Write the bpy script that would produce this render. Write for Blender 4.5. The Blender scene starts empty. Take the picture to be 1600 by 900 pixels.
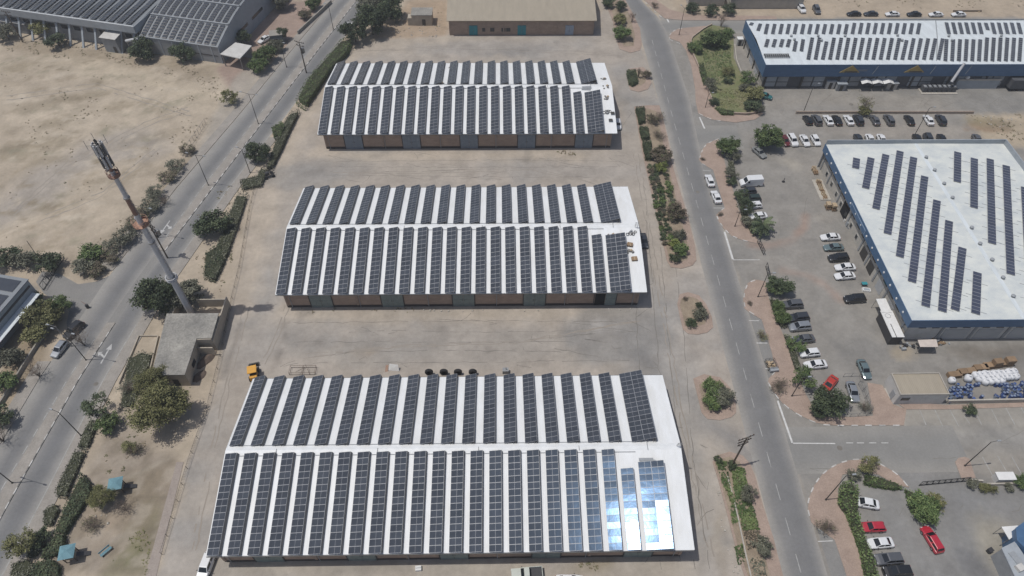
import bpy, math, random
import numpy as np
from mathutils import Vector, Matrix
rnd = random.Random(7)
sc = bpy.context.scene
COL = sc.collection

# ------------------------------------------------------------------ camera, sky, sun, exposure
CAMH = 115.0
FPX, PITCH, YAW, ROLL = 1083.47, math.radians(49.786), math.radians(1.3407), math.radians(0.6082)
_cp, _sp, _cy, _sy = math.cos(PITCH), math.sin(PITCH), math.cos(YAW), math.sin(YAW)
C_F = Vector((_sy*_cp, _cy*_cp, -_sp)); _rt = Vector((_cy, -_sy, 0)); _up = _rt.cross(C_F)
C_R = _rt*math.cos(ROLL) + _up*math.sin(ROLL)
C_U = -_rt*math.sin(ROLL) + _up*math.cos(ROLL)
cam_d = bpy.data.cameras.new('camera'); cam = bpy.data.objects.new('camera', cam_d); COL.objects.link(cam)
cam_d.sensor_width = 36.0; cam_d.lens = FPX/1600*36.0; cam_d.clip_end = 6000; cam_d.clip_start = 0.5
m3 = Matrix((C_R, C_U, -C_F)).transposed()
cam.matrix_world = Matrix.Translation((0, 0, CAMH)) @ m3.to_4x4()
sc.camera = cam

HAZE = 0.00042
SUN_EL, SUN_AZ = math.radians(70.0), math.radians(185.0)       # azimuth of the sun, anticlockwise from +x
sd = Vector((math.cos(SUN_EL)*math.cos(SUN_AZ), math.cos(SUN_EL)*math.sin(SUN_AZ), math.sin(SUN_EL)))
sun_d = bpy.data.lights.new('sun', 'SUN'); sun = bpy.data.objects.new('sun', sun_d); COL.objects.link(sun)
sun_d.energy = 2.6; sun_d.angle = math.radians(0.53); sun_d.color = (1.0, 0.965, 0.91)
sun.rotation_euler = sd.to_track_quat('Z', 'Y').to_euler(); sun.location = (0, 0, 300)
w = bpy.data.worlds.new('World'); sc.world = w; w.use_nodes = True
nt = w.node_tree; nt.nodes.clear()
sky = nt.nodes.new('ShaderNodeTexSky'); sky.sky_type = 'NISHITA'; sky.sun_disc = False
sky.sun_elevation = SUN_EL; sky.sun_rotation = math.pi/2 - SUN_AZ
sky.dust_density = 2.5; sky.altitude = 100
bg = nt.nodes.new('ShaderNodeBackground'); bg.inputs[1].default_value = 0.075
out = nt.nodes.new('ShaderNodeOutputWorld')
nt.links.new(sky.outputs[0], bg.inputs[0]); nt.links.new(bg.outputs[0], out.inputs[0])
sc.view_settings.view_transform = 'Standard'; sc.view_settings.look = 'None'
sc.view_settings.exposure = 0.09; sc.view_settings.gamma = 1.0
sc.view_settings.use_curve_mapping = False
sc.cycles.max_bounces = 5; sc.cycles.diffuse_bounces = 2; sc.cycles.glossy_bounces = 2
sc.cycles.transparent_max_bounces = 4; sc.cycles.caustics_reflective = False

# ------------------------------------------------------------------ survey: picture point -> place on the ground (or at height z)
def g(u, v, z=0.0):
    d = C_F + C_R*((u-800)/FPX) - C_U*((v-450)/FPX)
    t = (z-CAMH)/d.z
    return Vector((d.x*t, d.y*t, z))
def gp(pts, z=0.0):
    return [tuple(g(u, v, z)[:2]) for u, v in pts]

# ------------------------------------------------------------------ materials
MATS = {}
def mat(name, c, c2=None, scale=1.0, rough=0.8, bump=0.0, bscale=None, metal=0.0, spec=0.4, detail=4.0, obj=False,
        coat=0.0, rand=0.0, fine=0.0, stretch=None, tint=None):
    m = bpy.data.materials.new(name); m.use_nodes = True; t = m.node_tree; N = t.nodes; L = t.links
    b = N['Principled BSDF']
    b.inputs['Roughness'].default_value = rough; b.inputs['Metallic'].default_value = metal
    b.inputs['Specular IOR Level'].default_value = spec
    if coat: b.inputs['Coat Weight'].default_value = coat; b.inputs['Coat Roughness'].default_value = 0.06
    if obj: co = N.new('ShaderNodeTexCoord').outputs['Object']
    else: co = N.new('ShaderNodeNewGeometry').outputs['Position']
    if stretch:
        mp = N.new('ShaderNodeMapping'); mp.inputs['Scale'].default_value = stretch
        L.new(co, mp.inputs[0]); co = mp.outputs[0]
    colsock = None
    if c2 is None: c2 = tuple(x*0.82 for x in c)
    nz = N.new('ShaderNodeTexNoise'); nz.inputs['Scale'].default_value = scale; nz.inputs['Detail'].default_value = detail
    nz.inputs['Roughness'].default_value = 0.65
    L.new(co, nz.inputs['Vector'])
    rp = N.new('ShaderNodeValToRGB'); rp.color_ramp.elements[0].position = 0.32; rp.color_ramp.elements[1].position = 0.68
    rp.color_ramp.elements[0].color = (*c2, 1); rp.color_ramp.elements[1].color = (*c, 1)
    L.new(nz.outputs['Fac'], rp.inputs[0]); colsock = rp.outputs[0]
    if fine:
        n2 = N.new('ShaderNodeTexNoise'); n2.inputs['Scale'].default_value = scale*14; n2.inputs['Detail'].default_value = 3
        L.new(co, n2.inputs['Vector'])
        mr = N.new('ShaderNodeMapRange'); mr.inputs[1].default_value = 0.3; mr.inputs[2].default_value = 0.7
        mr.inputs[3].default_value = 1-fine; mr.inputs[4].default_value = 1+fine
        L.new(n2.outputs['Fac'], mr.inputs[0])
        mx = N.new('ShaderNodeVectorMath'); mx.operation = 'SCALE'; L.new(colsock, mx.inputs[0]); L.new(mr.outputs[0], mx.inputs['Scale'])
        colsock = mx.outputs[0]
    if rand:
        oi = N.new('ShaderNodeObjectInfo'); mr = N.new('ShaderNodeMapRange')
        mr.inputs[3].default_value = 1-rand; mr.inputs[4].default_value = 1+rand
        L.new(oi.outputs['Random'], mr.inputs[0])
        mx = N.new('ShaderNodeVectorMath'); mx.operation = 'SCALE'; L.new(colsock, mx.inputs[0]); L.new(mr.outputs[0], mx.inputs['Scale'])
        colsock = mx.outputs[0]
    L.new(colsock, b.inputs['Base Color'])
    if bump:
        nb = N.new('ShaderNodeTexNoise'); nb.inputs['Scale'].default_value = bscale or scale*6; nb.inputs['Detail'].default_value = 3
        L.new(co, nb.inputs['Vector'])
        bp = N.new('ShaderNodeBump'); bp.inputs['Strength'].default_value = bump; bp.inputs['Distance'].default_value = 0.05
        L.new(nb.outputs['Fac'], bp.inputs['Height']); L.new(bp.outputs[0], b.inputs['Normal'])
    if tint: b.inputs['Specular Tint'].default_value = (*tint, 1)
    MATS[name] = m
    return m

def painted_mat(name, attr, nscale, fine, rough=0.92, joints=None):
    """ground material: albedo zones stored per vertex, broken up by several sizes of grain"""
    m = bpy.data.materials.new(name); m.use_nodes = True; t = m.node_tree; N = t.nodes; L = t.links
    b = N['Principled BSDF']; b.inputs['Roughness'].default_value = rough; b.inputs['Specular IOR Level'].default_value = 0.25
    at = N.new('ShaderNodeAttribute'); at.attribute_name = attr
    co = N.new('ShaderNodeNewGeometry').outputs['Position']
    cur = at.outputs['Color']
    for s, a, d in ((nscale, fine*1.2, 5), (nscale*7, fine, 5), (nscale*45, fine*0.9, 3)):
        n2 = N.new('ShaderNodeTexNoise'); n2.inputs['Scale'].default_value = s; n2.inputs['Detail'].default_value = d
        n2.inputs['Roughness'].default_value = 0.62
        L.new(co, n2.inputs['Vector'])
        mr = N.new('ShaderNodeMapRange'); mr.inputs[1].default_value = 0.28; mr.inputs[2].default_value = 0.72
        mr.inputs[3].default_value = 1-a; mr.inputs[4].default_value = 1+a
        L.new(n2.outputs['Fac'], mr.inputs[0])
        mx = N.new('ShaderNodeVectorMath'); mx.operation = 'SCALE'; L.new(cur, mx.inputs[0]); L.new(mr.outputs[0], mx.inputs['Scale'])
        cur = mx.outputs[0]
    L.new(cur, b.inputs['Base Color'])
    nb = N.new('ShaderNodeTexNoise'); nb.inputs['Scale'].default_value = 1.3; nb.inputs['Detail'].default_value = 6
    L.new(co, nb.inputs['Vector'])
    bp = N.new('ShaderNodeBump'); bp.inputs['Strength'].default_value = 0.35; bp.inputs['Distance'].default_value = 0.12
    L.new(nb.outputs['Fac'], bp.inputs['Height']); L.new(bp.outputs[0], b.inputs['Normal'])
    return m

def road_mat(name, dark, light, bands, nscale=0.35):
    """asphalt: dust towards the edges, dark wheel-worn lanes, along UV.x 0..1"""
    m = bpy.data.materials.new(name); m.use_nodes = True; t = m.node_tree; N = t.nodes; L = t.links
    b = N['Principled BSDF']; b.inputs['Roughness'].default_value = 0.88; b.inputs['Specular IOR Level'].default_value = 0.3
    uv = N.new('ShaderNodeUVMap'); sp = N.new('ShaderNodeSeparateXYZ'); L.new(uv.outputs[0], sp.inputs[0])
    co = N.new('ShaderNodeNewGeometry').outputs['Position']
    nz = N.new('ShaderNodeTexNoise'); nz.inputs['Scale'].default_value = nscale; nz.inputs['Detail'].default_value = 5; L.new(co, nz.inputs[0])
    ad = N.new('ShaderNodeMath'); ad.operation = 'MULTIPLY_ADD'; L.new(nz.outputs['Fac'], ad.inputs[0]); ad.inputs[1].default_value = 0.10
    L.new(sp.outputs['X'], ad.inputs[2])
    sb = N.new('ShaderNodeMath'); sb.operation = 'SUBTRACT'; L.new(ad.outputs[0], sb.inputs[0]); sb.inputs[1].default_value = 0.05
    rp = N.new('ShaderNodeValToRGB'); L.new(sb.outputs[0], rp.inputs[0])
    el = rp.color_ramp.elements
    for i, (p, k) in enumerate(bands):
        c = tuple(dark[j]*(1-k)+light[j]*k for j in range(3)) + (1,)
        if i < 2: e = el[i]; e.position = p
        else: e = el.new(p)
        e.color = c
    cur = rp.outputs[0]
    for s, a in ((0.25, 0.07), (2.2, 0.06), (16, 0.08)):
        n2 = N.new('ShaderNodeTexNoise'); n2.inputs['Scale'].default_value = s; n2.inputs['Detail'].default_value = 4
        L.new(co, n2.inputs['Vector'])
        mr = N.new('ShaderNodeMapRange'); mr.inputs[1].default_value = 0.3; mr.inputs[2].default_value = 0.7
        mr.inputs[3].default_value = 1-a; mr.inputs[4].default_value = 1+a
        L.new(n2.outputs['Fac'], mr.inputs[0])
        mx = N.new('ShaderNodeVectorMath'); mx.operation = 'SCALE'; L.new(cur, mx.inputs[0]); L.new(mr.outputs[0], mx.inputs['Scale'])
        cur = mx.outputs[0]
    L.new(cur, b.inputs['Base Color'])
    return m

def sheet_mat(name, c, wave=0.9, rough=0.55, dirt=0.06, axis='X', metal=0.0, tint2=None, bs=0.25, mott=False):
    """profiled roof / wall sheet: ribs as fine relief, weathering streaks"""
    m = bpy.data.materials.new(name); m.use_nodes = True; t = m.node_tree; N = t.nodes; L = t.links
    b = N['Principled BSDF']; b.inputs['Roughness'].default_value = rough; b.inputs['Metallic'].default_value = metal
    co = N.new('ShaderNodeNewGeometry').outputs['Position']
    wv = N.new('ShaderNodeTexWave'); wv.wave_type = 'BANDS'; wv.bands_direction = axis; wv.inputs['Scale'].default_value = wave
    L.new(co, wv.inputs['Vector'])
    bp = N.new('ShaderNodeBump'); bp.inputs['Strength'].default_value = bs; bp.inputs['Distance'].default_value = 0.04
    L.new(wv.outputs['Fac'], bp.inputs['Height']); L.new(bp.outputs[0], b.inputs['Normal'])
    cur = None
    nz = N.new('ShaderNodeTexNoise'); nz.inputs['Scale'].default_value = 0.5; nz.inputs['Detail'].default_value = 6; nz.inputs['Roughness'].default_value = 0.7
    mp = N.new('ShaderNodeMapping'); mp.inputs['Scale'].default_value = (0.45, 0.7, 1) if mott else (1.6, 0.35, 1) if axis == 'X' else (0.35, 1.6, 1)
    L.new(co, mp.inputs[0]); L.new(mp.outputs[0], nz.inputs[0])
    rp = N.new('ShaderNodeValToRGB'); rp.color_ramp.elements[0].position = 0.3; rp.color_ramp.elements[1].position = 0.62
    rp.color_ramp.elements[0].color = (*(tint2 or tuple(x*(1-dirt*3) for x in c)), 1); rp.color_ramp.elements[1].color = (*c, 1)
    L.new(nz.outputs['Fac'], rp.inputs[0]); L.new(rp.outputs[0], b.inputs['Base Color'])
    return m

M = {}
M['roof_white'] = sheet_mat('white_roof_sheet', (0.79, 0.81, 0.825), dirt=0.05, tint2=(0.70, 0.71, 0.705), bs=0.14)
M['roof_grey_white'] = sheet_mat('weathered_white_roof', (0.66, 0.68, 0.645), dirt=0.1, tint2=(0.49, 0.53, 0.545), mott=True)
M['roof_ur'] = sheet_mat('pale_roof_sheet', (0.66, 0.71, 0.735), dirt=0.06)
M['roof_beige'] = sheet_mat('dusty_beige_roof', (0.365, 0.32, 0.25), dirt=0.05)
M['roof_factory'] = sheet_mat('grey_factory_roof', (0.22, 0.24, 0.26), dirt=0.05)
M['ridge'] = mat('ridge_cap_white', (0.78, 0.80, 0.81), (0.68, 0.70, 0.71), 0.8, 0.5)
M['fascia_grey'] = mat('grey_gutter', (0.16, 0.16, 0.16), None, 1, 0.6)
M['wall_brown'] = mat('brown_block_wall', (0.40, 0.30, 0.235), (0.30, 0.225, 0.18), 0.5, 0.92, fine=0.12, stretch=(1, 1, 2.2))
M['pilaster'] = mat('brown_pilaster', (0.36, 0.275, 0.22), (0.29, 0.22, 0.175), 0.8, 0.92)
M['plinth'] = mat('dark_plinth', (0.07, 0.06, 0.055), None, 0.8, 0.95)
M['door_teal'] = mat('faded_teal_steel', (0.22, 0.265, 0.25), (0.17, 0.205, 0.20), 1.2, 0.6, fine=0.1)
M['door_blue'] = mat('grey_blue_steel', (0.22, 0.26, 0.31), (0.175, 0.21, 0.25), 1.2, 0.6, fine=0.1)
M['door_bright_teal'] = mat('bright_teal_steel', (0.04, 0.26, 0.30), (0.03, 0.20, 0.24), 1.2, 0.6)
M['door_light'] = mat('pale_blue_steel', (0.32, 0.38, 0.46), (0.26, 0.31, 0.38), 1.2, 0.6)
M['black_hole'] = mat('dark_interior', (0.012, 0.012, 0.013), None, 1, 0.95)
M['cell'] = mat('solar_cell_glass', (0.064, 0.072, 0.087), (0.052, 0.059, 0.073), 0.6, 0.135, spec=0.16, rand=0.14, bump=0.10, bscale=0.9, tint=(.36, .60, 1.0))
M['cell_blue'] = mat('bluish_cell_glass', (0.066, 0.076, 0.112), (0.054, 0.063, 0.094), 0.6, 0.16, spec=0.4, rand=0.12)
M['alu'] = mat('anodised_aluminium', (0.40, 0.41, 0.43), (0.33, 0.34, 0.36), 1.5, 0.5, metal=0.2)
M['rail'] = mat('galvanised_rail', (0.24, 0.23, 0.22), None, 2, 0.6, metal=0.2)
M['back_sheet'] = mat('panel_back_sheet', (0.20, 0.195, 0.19), None, 2, 0.7)
M['conduit'] = mat('grey_cable_tray', (0.33, 0.35, 0.37), None, 2, 0.5)
M['fascia_blue'] = mat('blue_cladding', (0.075, 0.150, 0.27), (0.055, 0.115, 0.21), 0.6, 0.5, stretch=(1, 1, 3))
M['wall_cream'] = mat('cream_wall', (0.50, 0.47, 0.42), (0.40, 0.38, 0.34), 0.7, 0.9, fine=0.06)
M['wall_white'] = mat('off_white_wall', (0.58, 0.57, 0.55), (0.47, 0.46, 0.44), 0.7, 0.9, fine=0.06)
M['wall_grey'] = mat('grey_wall', (0.30, 0.31, 0.32), (0.23, 0.24, 0.25), 0.6, 0.85, fine=0.06)
M['wall_light_grey'] = mat('light_grey_cladding', (0.36, 0.39, 0.42), (0.29, 0.32, 0.35), 0.5, 0.6)
M['mesh_dark'] = mat('dark_grating', (0.10, 0.105, 0.115), (0.07, 0.072, 0.08), 0.9, 0.7, fine=0.2)
M['shutter'] = sheet_mat('roller_shutter', (0.42, 0.43, 0.44), wave=5, axis='Z', dirt=0.05)
M['glass'] = mat('window_glass', (0.025, 0.03, 0.036), None, 1, 0.08, spec=0.6)
M['frame_white'] = mat('white_window_frame', (0.6, 0.6, 0.58), None, 2, 0.5)
M['frame_dark'] = mat('dark_frame', (0.05, 0.05, 0.055), None, 2, 0.5)
M['concrete'] = mat('weathered_concrete', (0.34, 0.32, 0.28), (0.25, 0.235, 0.21), 0.45, 0.93, bump=0.2, fine=0.12)
M['concrete_light'] = mat('pale_concrete', (0.46, 0.43, 0.38), (0.36, 0.335, 0.295), 0.5, 0.93, fine=0.1)
M['concrete_roof'] = mat('stained_concrete_roof', (0.35, 0.335, 0.30), (0.19, 0.184, 0.172), 0.22, 0.95, fine=0.2, detail=9)
M['plaster'] = mat('beige_plaster', (0.46, 0.41, 0.335), (0.36, 0.32, 0.265), 0.6, 0.92, fine=0.1)
M['kerb'] = mat('kerb_concrete', (0.40, 0.37, 0.33), (0.30, 0.28, 0.25), 1.2, 0.9, fine=0.1)
M['kerb_white'] = mat('kerb_white_paint', (0.60, 0.59, 0.57), (0.40, 0.39, 0.37), 1.5, 0.85, rand=.18)
M['kerb_dark'] = mat('kerb_dark_paint', (0.15, 0.145, 0.14), (0.23, 0.22, 0.205), 1.5, 0.85, rand=.25)
M['pavers'] = mat('pink_grey_pavers', (0.37, 0.285, 0.235), (0.295, 0.225, 0.185), 0.35, 0.92, fine=0.13)
M['pavers_grey'] = mat('grey_pavers', (0.33, 0.305, 0.275), (0.26, 0.24, 0.215), 0.35, 0.92, fine=0.12)
M['soil'] = mat('dry_planting_soil', (0.33, 0.27, 0.20), (0.22, 0.175, 0.13), 0.5, 0.95, bump=0.5, fine=0.2)
M['grass'] = mat('patchy_grass', (0.125, 0.155, 0.06), (0.23, 0.205, 0.125), 0.30, 0.95, bump=0.4, fine=0.25, detail=8)
M['grass2'] = mat('thin_lawn', (0.17, 0.17, 0.085), (0.25, 0.205, 0.14), 0.22, 0.95, bump=0.4, fine=0.2, detail=7)
M['paint'] = mat('worn_road_paint', (0.44, 0.44, 0.425), (0.25, 0.25, 0.24), 1.1, 0.85, detail=7)
M['paint_bold'] = mat('white_road_paint', (0.66, 0.66, 0.64), (0.46, 0.46, 0.45), 1.5, 0.85)
M['steel'] = mat('galvanised_steel', (0.30, 0.30, 0.30), None, 2, 0.45, metal=0.5)
M['steel_dark'] = mat('dark_steel', (0.075, 0.073, 0.07), None, 2, 0.55, metal=0.3)
M['wood_dark'] = mat('weathered_pole_wood', (0.13, 0.10, 0.075), (0.09, 0.07, 0.055), 3, 0.9)
M['ceramic'] = mat('brown_insulator', (0.10, 0.06, 0.045), None, 3, 0.3)
M['tower_white'] = mat('tower_white_paint', (0.56, 0.565, 0.58), (0.44, 0.445, 0.465), 0.8, 0.55)
M['tower_red'] = mat('tower_faded_red', (0.25, 0.145, 0.11), (0.19, 0.115, 0.09), 0.8, 0.7)
M['tower_orange'] = mat('orange_platform', (0.46, 0.27, 0.185), (0.35, 0.205, 0.15), 1.2, 0.7)
M['antenna'] = mat('antenna_shell', (0.46, 0.47, 0.48), None, 2, 0.45)
M['antenna_d'] = mat('antenna_dark', (0.10, 0.10, 0.105), None, 2, 0.5)
M['tyre'] = mat('tyre_rubber', (0.022, 0.022, 0.024), None, 3, 0.85)
M['rim'] = mat('alloy_rim', (0.38, 0.38, 0.39), None, 3, 0.35, metal=0.6)
M['car_glass'] = mat('car_glass', (0.016, 0.019, 0.023), None, 1, 0.06, spec=0.6)
M['lamp_clear'] = mat('headlight_lens', (0.62, 0.64, 0.66), None, 3, 0.12)
M['lamp_red'] = mat('taillight_lens', (0.32, 0.02, 0.018), None, 3, 0.2)
M['teal_canvas'] = mat('teal_shade_roof', (0.165, 0.305, 0.355), (0.13, 0.25, 0.295), 1.5, 0.8)
M['canvas_white'] = mat('white_canopy_fabric', (0.74, 0.74, 0.73), (0.64, 0.64, 0.63), 1.0, 0.75)
M['yellow_machine'] = mat('machine_yellow', (0.68, 0.36, 0.06), (0.58, 0.30, 0.055), 1.5, 0.45)
M['gold_sign'] = mat('gold_sign_panel', (0.36, 0.27, 0.10), (0.29, 0.22, 0.085), 1.5, 0.5)
M['barrel_blue'] = mat('blue_drum_plastic', (0.045, 0.085, 0.24), (0.035, 0.065, 0.18), 2, 0.45, rand=0.4)
M['barrel_grey'] = mat('steel_grey_drum', (0.20, 0.24, 0.31), None, 2, 0.4, rand=0.25)
M['sack'] = mat('white_bulk_bag', (0.70, 0.71, 0.73), (0.58, 0.59, 0.61), 2, 0.8)
M['carton'] = mat('brown_crate_board', (0.30, 0.205, 0.125), (0.225, 0.155, 0.10), 1.5, 0.85, rand=0.2)
M['timber'] = mat('pale_pallet_timber', (0.46, 0.36, 0.24), (0.36, 0.28, 0.19), 2, 0.9)
M['sand_pile'] = mat('brown_earth_heap', (0.16, 0.12, 0.095), (0.11, 0.085, 0.07), 0.9, 0.95, bump=0.8, fine=0.2)
M['trunk'] = mat('grey_brown_bark', (0.15, 0.115, 0.085), (0.10, 0.08, 0.06), 3, 0.95)
M['twig'] = mat('dry_twig', (0.17, 0.135, 0.11), (0.13, 0.105, 0.085), 3, 0.95)
M['red_tile'] = mat('faded_red_roof', (0.34, 0.16, 0.13), None, 1.0, 0.8)
M['teal_roof'] = mat('faded_teal_roof', (0.16, 0.27, 0.34), None, 1.0, 0.6)
M['stone_wall'] = mat('pinkish_stone_wall', (0.42, 0.34, 0.28), (0.32, 0.26, 0.21), 1.4, 0.92, fine=0.15)
def leaf(name, c, rand=0.22):
    g_ = sum(c)/3; c = tuple((x*.88+g_*.12)*1.55 for x in c)
    m = mat(name, c, tuple(x*0.62 for x in c), 0.55, 0.6, spec=0.3, rand=rand)
    return m
LEAF = {
 'dark': [leaf('leaf_dark_a', (0.052, 0.072, 0.034)), leaf('leaf_dark_b', (0.036, 0.052, 0.026)), leaf('leaf_dark_c', (0.078, 0.100, 0.046))],
 'green': [leaf('leaf_green_a', (0.080, 0.120, 0.035)), leaf('leaf_green_b', (0.055, 0.088, 0.028)), leaf('leaf_green_c', (0.125, 0.165, 0.055))],
 'olive': [leaf('leaf_olive_a', (0.140, 0.140, 0.050)), leaf('leaf_olive_b', (0.105, 0.108, 0.040)), leaf('leaf_olive_c', (0.185, 0.180, 0.072))],
 'grey': [leaf('leaf_grey_a', (0.105, 0.108, 0.075)), leaf('leaf_grey_b', (0.072, 0.075, 0.052)), leaf('leaf_grey_c', (0.150, 0.150, 0.105))],
 'brown': [leaf('leaf_brown_a', (0.130, 0.105, 0.072)), leaf('leaf_brown_b', (0.090, 0.075, 0.052)), leaf('leaf_brown_c', (0.115, 0.125, 0.060))],
 'lime': [leaf('leaf_lime_a', (0.150, 0.180, 0.040)), leaf('leaf_lime_b', (0.105, 0.135, 0.032)), leaf('leaf_lime_c', (0.210, 0.230, 0.060))],
}

# ------------------------------------------------------------------ mesh helpers
class MB:
    def __init__(s): s.v = []; s.f = []; s.mi = []; s.smooth = False
    def add(s, vs, fs, mi=0):
        o = len(s.v); s.v += [tuple(p) for p in vs]; s.f += [tuple(i+o for i in f) for f in fs]; s.mi += [mi]*len(fs)
    def box(s, cx, cy, z0, sx, sy, sz, rot=0.0, mi=0, taper=1.0):
        c, n = math.cos(rot), math.sin(rot); vs = []
        for k, zz in ((1.0, z0), (taper, z0+sz)):
            for a, b in ((-1, -1), (1, -1), (1, 1), (-1, 1)):
                x, y = a*sx/2*k, b*sy/2*k
                vs.append((cx+x*c-y*n, cy+x*n+y*c, zz))
        s.add(vs, [(3, 2, 1, 0), (4, 5, 6, 7), (0, 1, 5, 4), (1, 2, 6, 5), (2, 3, 7, 6), (3, 0, 4, 7)], mi)
    def prism(s, poly, z0, z1, mi=0, mi_side=None, cap=True, bottom=False):
        n = len(poly); A = sum(poly[i][0]*poly[(i+1) % n][1]-poly[(i+1) % n][0]*poly[i][1] for i in range(n))
        if A < 0: poly = poly[::-1]
        vs = [(x, y, z0) for x, y in poly]+[(x, y, z1) for x, y in poly]
        s.add(vs, [(i, (i+1) % n, n+(i+1) % n, n+i) for i in range(n)], mi if mi_side is None else mi_side)
        if cap: s.add([(x, y, z1) for x, y in poly], [tuple(range(n))], mi)
        if bottom: s.add([(x, y, z0) for x, y in poly], [tuple(range(n))[::-1]], mi)
    def quad(s, a, b, c, d, mi=0): s.add([a, b, c, d], [(0, 1, 2, 3)], mi)
    def slab(s, a, b, c, d, t, mi=0):
        """quad a,b,c,d thickened downwards along its normal"""
        A, B, C_, D = map(Vector, (a, b, c, d)); n = (B-A).cross(D-A).normalized()*t
        vs = [A, B, C_, D, A-n, B-n, C_-n, D-n]
        s.add(vs, [(0, 1, 2, 3), (7, 6, 5, 4), (4, 5, 1, 0), (5, 6, 2, 1), (6, 7, 3, 2), (7, 4, 0, 3)], mi)
    def tube(s, p0, p1, r0, r1=None, n=8, mi=0, caps=True):
        p0, p1 = Vector(p0), Vector(p1); r1 = r0 if r1 is None else r1
        d = (p1-p0); d = d.normalized() if d.length > 1e-6 else Vector((0, 0, 1))
        a = d.orthogonal().normalized(); b = d.cross(a); vs = []
        for p, r in ((p0, r0), (p1, r1)):
            for k in range(n):
                t = 2*math.pi*k/n; vs.append(p+(a*math.cos(t)+b*math.sin(t))*r)
        s.add(vs, [(k, (k+1) % n, n+(k+1) % n, n+k) for k in range(n)], mi)
        if caps: s.add(vs, [tuple(range(n))[::-1], tuple(range(n, 2*n))], mi)
    def lathe(s, prof, n=16, c=(0, 0, 0), mi=0, axis='z'):
        vs = []
        for r, z in prof:
            for k in range(n):
                t = 2*math.pi*k/n; x, y = r*math.cos(t), r*math.sin(t)
                p = (x, y, z) if axis == 'z' else ((x, z, y) if axis == 'y' else (z, x, y))
                vs.append((p[0]+c[0], p[1]+c[1], p[2]+c[2]))
        fs = []
        for i in range(len(prof)-1):
            for k in range(n): fs.append((i*n+k, i*n+(k+1) % n, (i+1)*n+(k+1) % n, (i+1)*n+k))
        s.add(vs, fs, mi)
        s.add([vs[k] for k in range(n)], [tuple(range(n))[::-1]], mi); s.add([vs[(len(prof)-1)*n+k] for k in range(n)], [tuple(range(n))], mi)
    def mesh(s, name, mats):
        me = bpy.data.meshes.new(name); me.from_pydata(s.v, [], s.f)
        if not isinstance(mats, (list, tuple)): mats = [mats]
        for m in mats: me.materials.append(m)
        if len(mats) > 1: me.polygons.foreach_set('material_index', s.mi)
        if s.smooth: me.polygons.foreach_set('use_smooth', [True]*len(s.f))
        me.update(); return me
    def build(s, name, mats, parent=None, world=False, loc=None):
        if world and parent is not None:
            l = parent.location; s.v = [(x-l.x, y-l.y, z-l.z) for x, y, z in s.v]
        o = bpy.data.objects.new(name, s.mesh(name, mats)); COL.objects.link(o)
        if parent is not None: o.parent = parent
        if loc is not None: o.location = loc
        return o

def link(name, me, parent=None, loc=(0, 0, 0), rot=(0, 0, 0)):
    o = bpy.data.objects.new(name, me); COL.objects.link(o)
    if parent is not None: o.parent = parent
    o.location = loc; o.rotation_euler = rot
    return o
def tag(o, label, cat, group=None):
    o['label'] = label; o['category'] = cat
    if group: o['group'] = group
    return o
def thing(name, label, cat, loc=(0, 0, 0), rz=0.0, group=None):
    o = bpy.data.objects.new(name, None); COL.objects.link(o); o.empty_display_size = 0.5
    o.location = loc; o.rotation_euler = (0, 0, rz)
    return tag(o, label, cat, group)
def struct(o): o['kind'] = 'structure'; return o
def stuff(o): o['kind'] = 'stuff'; return o
CHILD = {}
def copy_tree(o, parent=None):
    c = o.copy(); COL.objects.link(c); c.parent = parent
    for ch in list(o.children): copy_tree(ch, c)
    return c
def swap_mat(o, old, new):
    """give the copied thing its own paint: copy the mesh once per paint"""
    for x in [o]+list(o.children_recursive):
        if x.type == 'MESH' and old.name in [m.name for m in x.data.materials if m]:
            key = (x.data.name, new.name)
            if key not in CHILD:
                me = x.data.copy()
                for i, m in enumerate(me.materials):
                    if m and m.name == old.name: me.materials[i] = new
                CHILD[key] = me
            x.data = CHILD[key]
ORD = ['first','second','third','fourth','fifth','sixth','seventh','eighth','ninth','tenth','eleventh','twelfth','thirteenth','fourteenth',
 'fifteenth','sixteenth','seventeenth','eighteenth','nineteenth','twentieth','twenty-first','twenty-second','twenty-third','twenty-fourth','twenty-fifth',
 'twenty-sixth','twenty-seventh','twenty-eighth','twenty-ninth','thirtieth','thirty-first','thirty-second','thirty-third','thirty-fourth']

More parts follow.
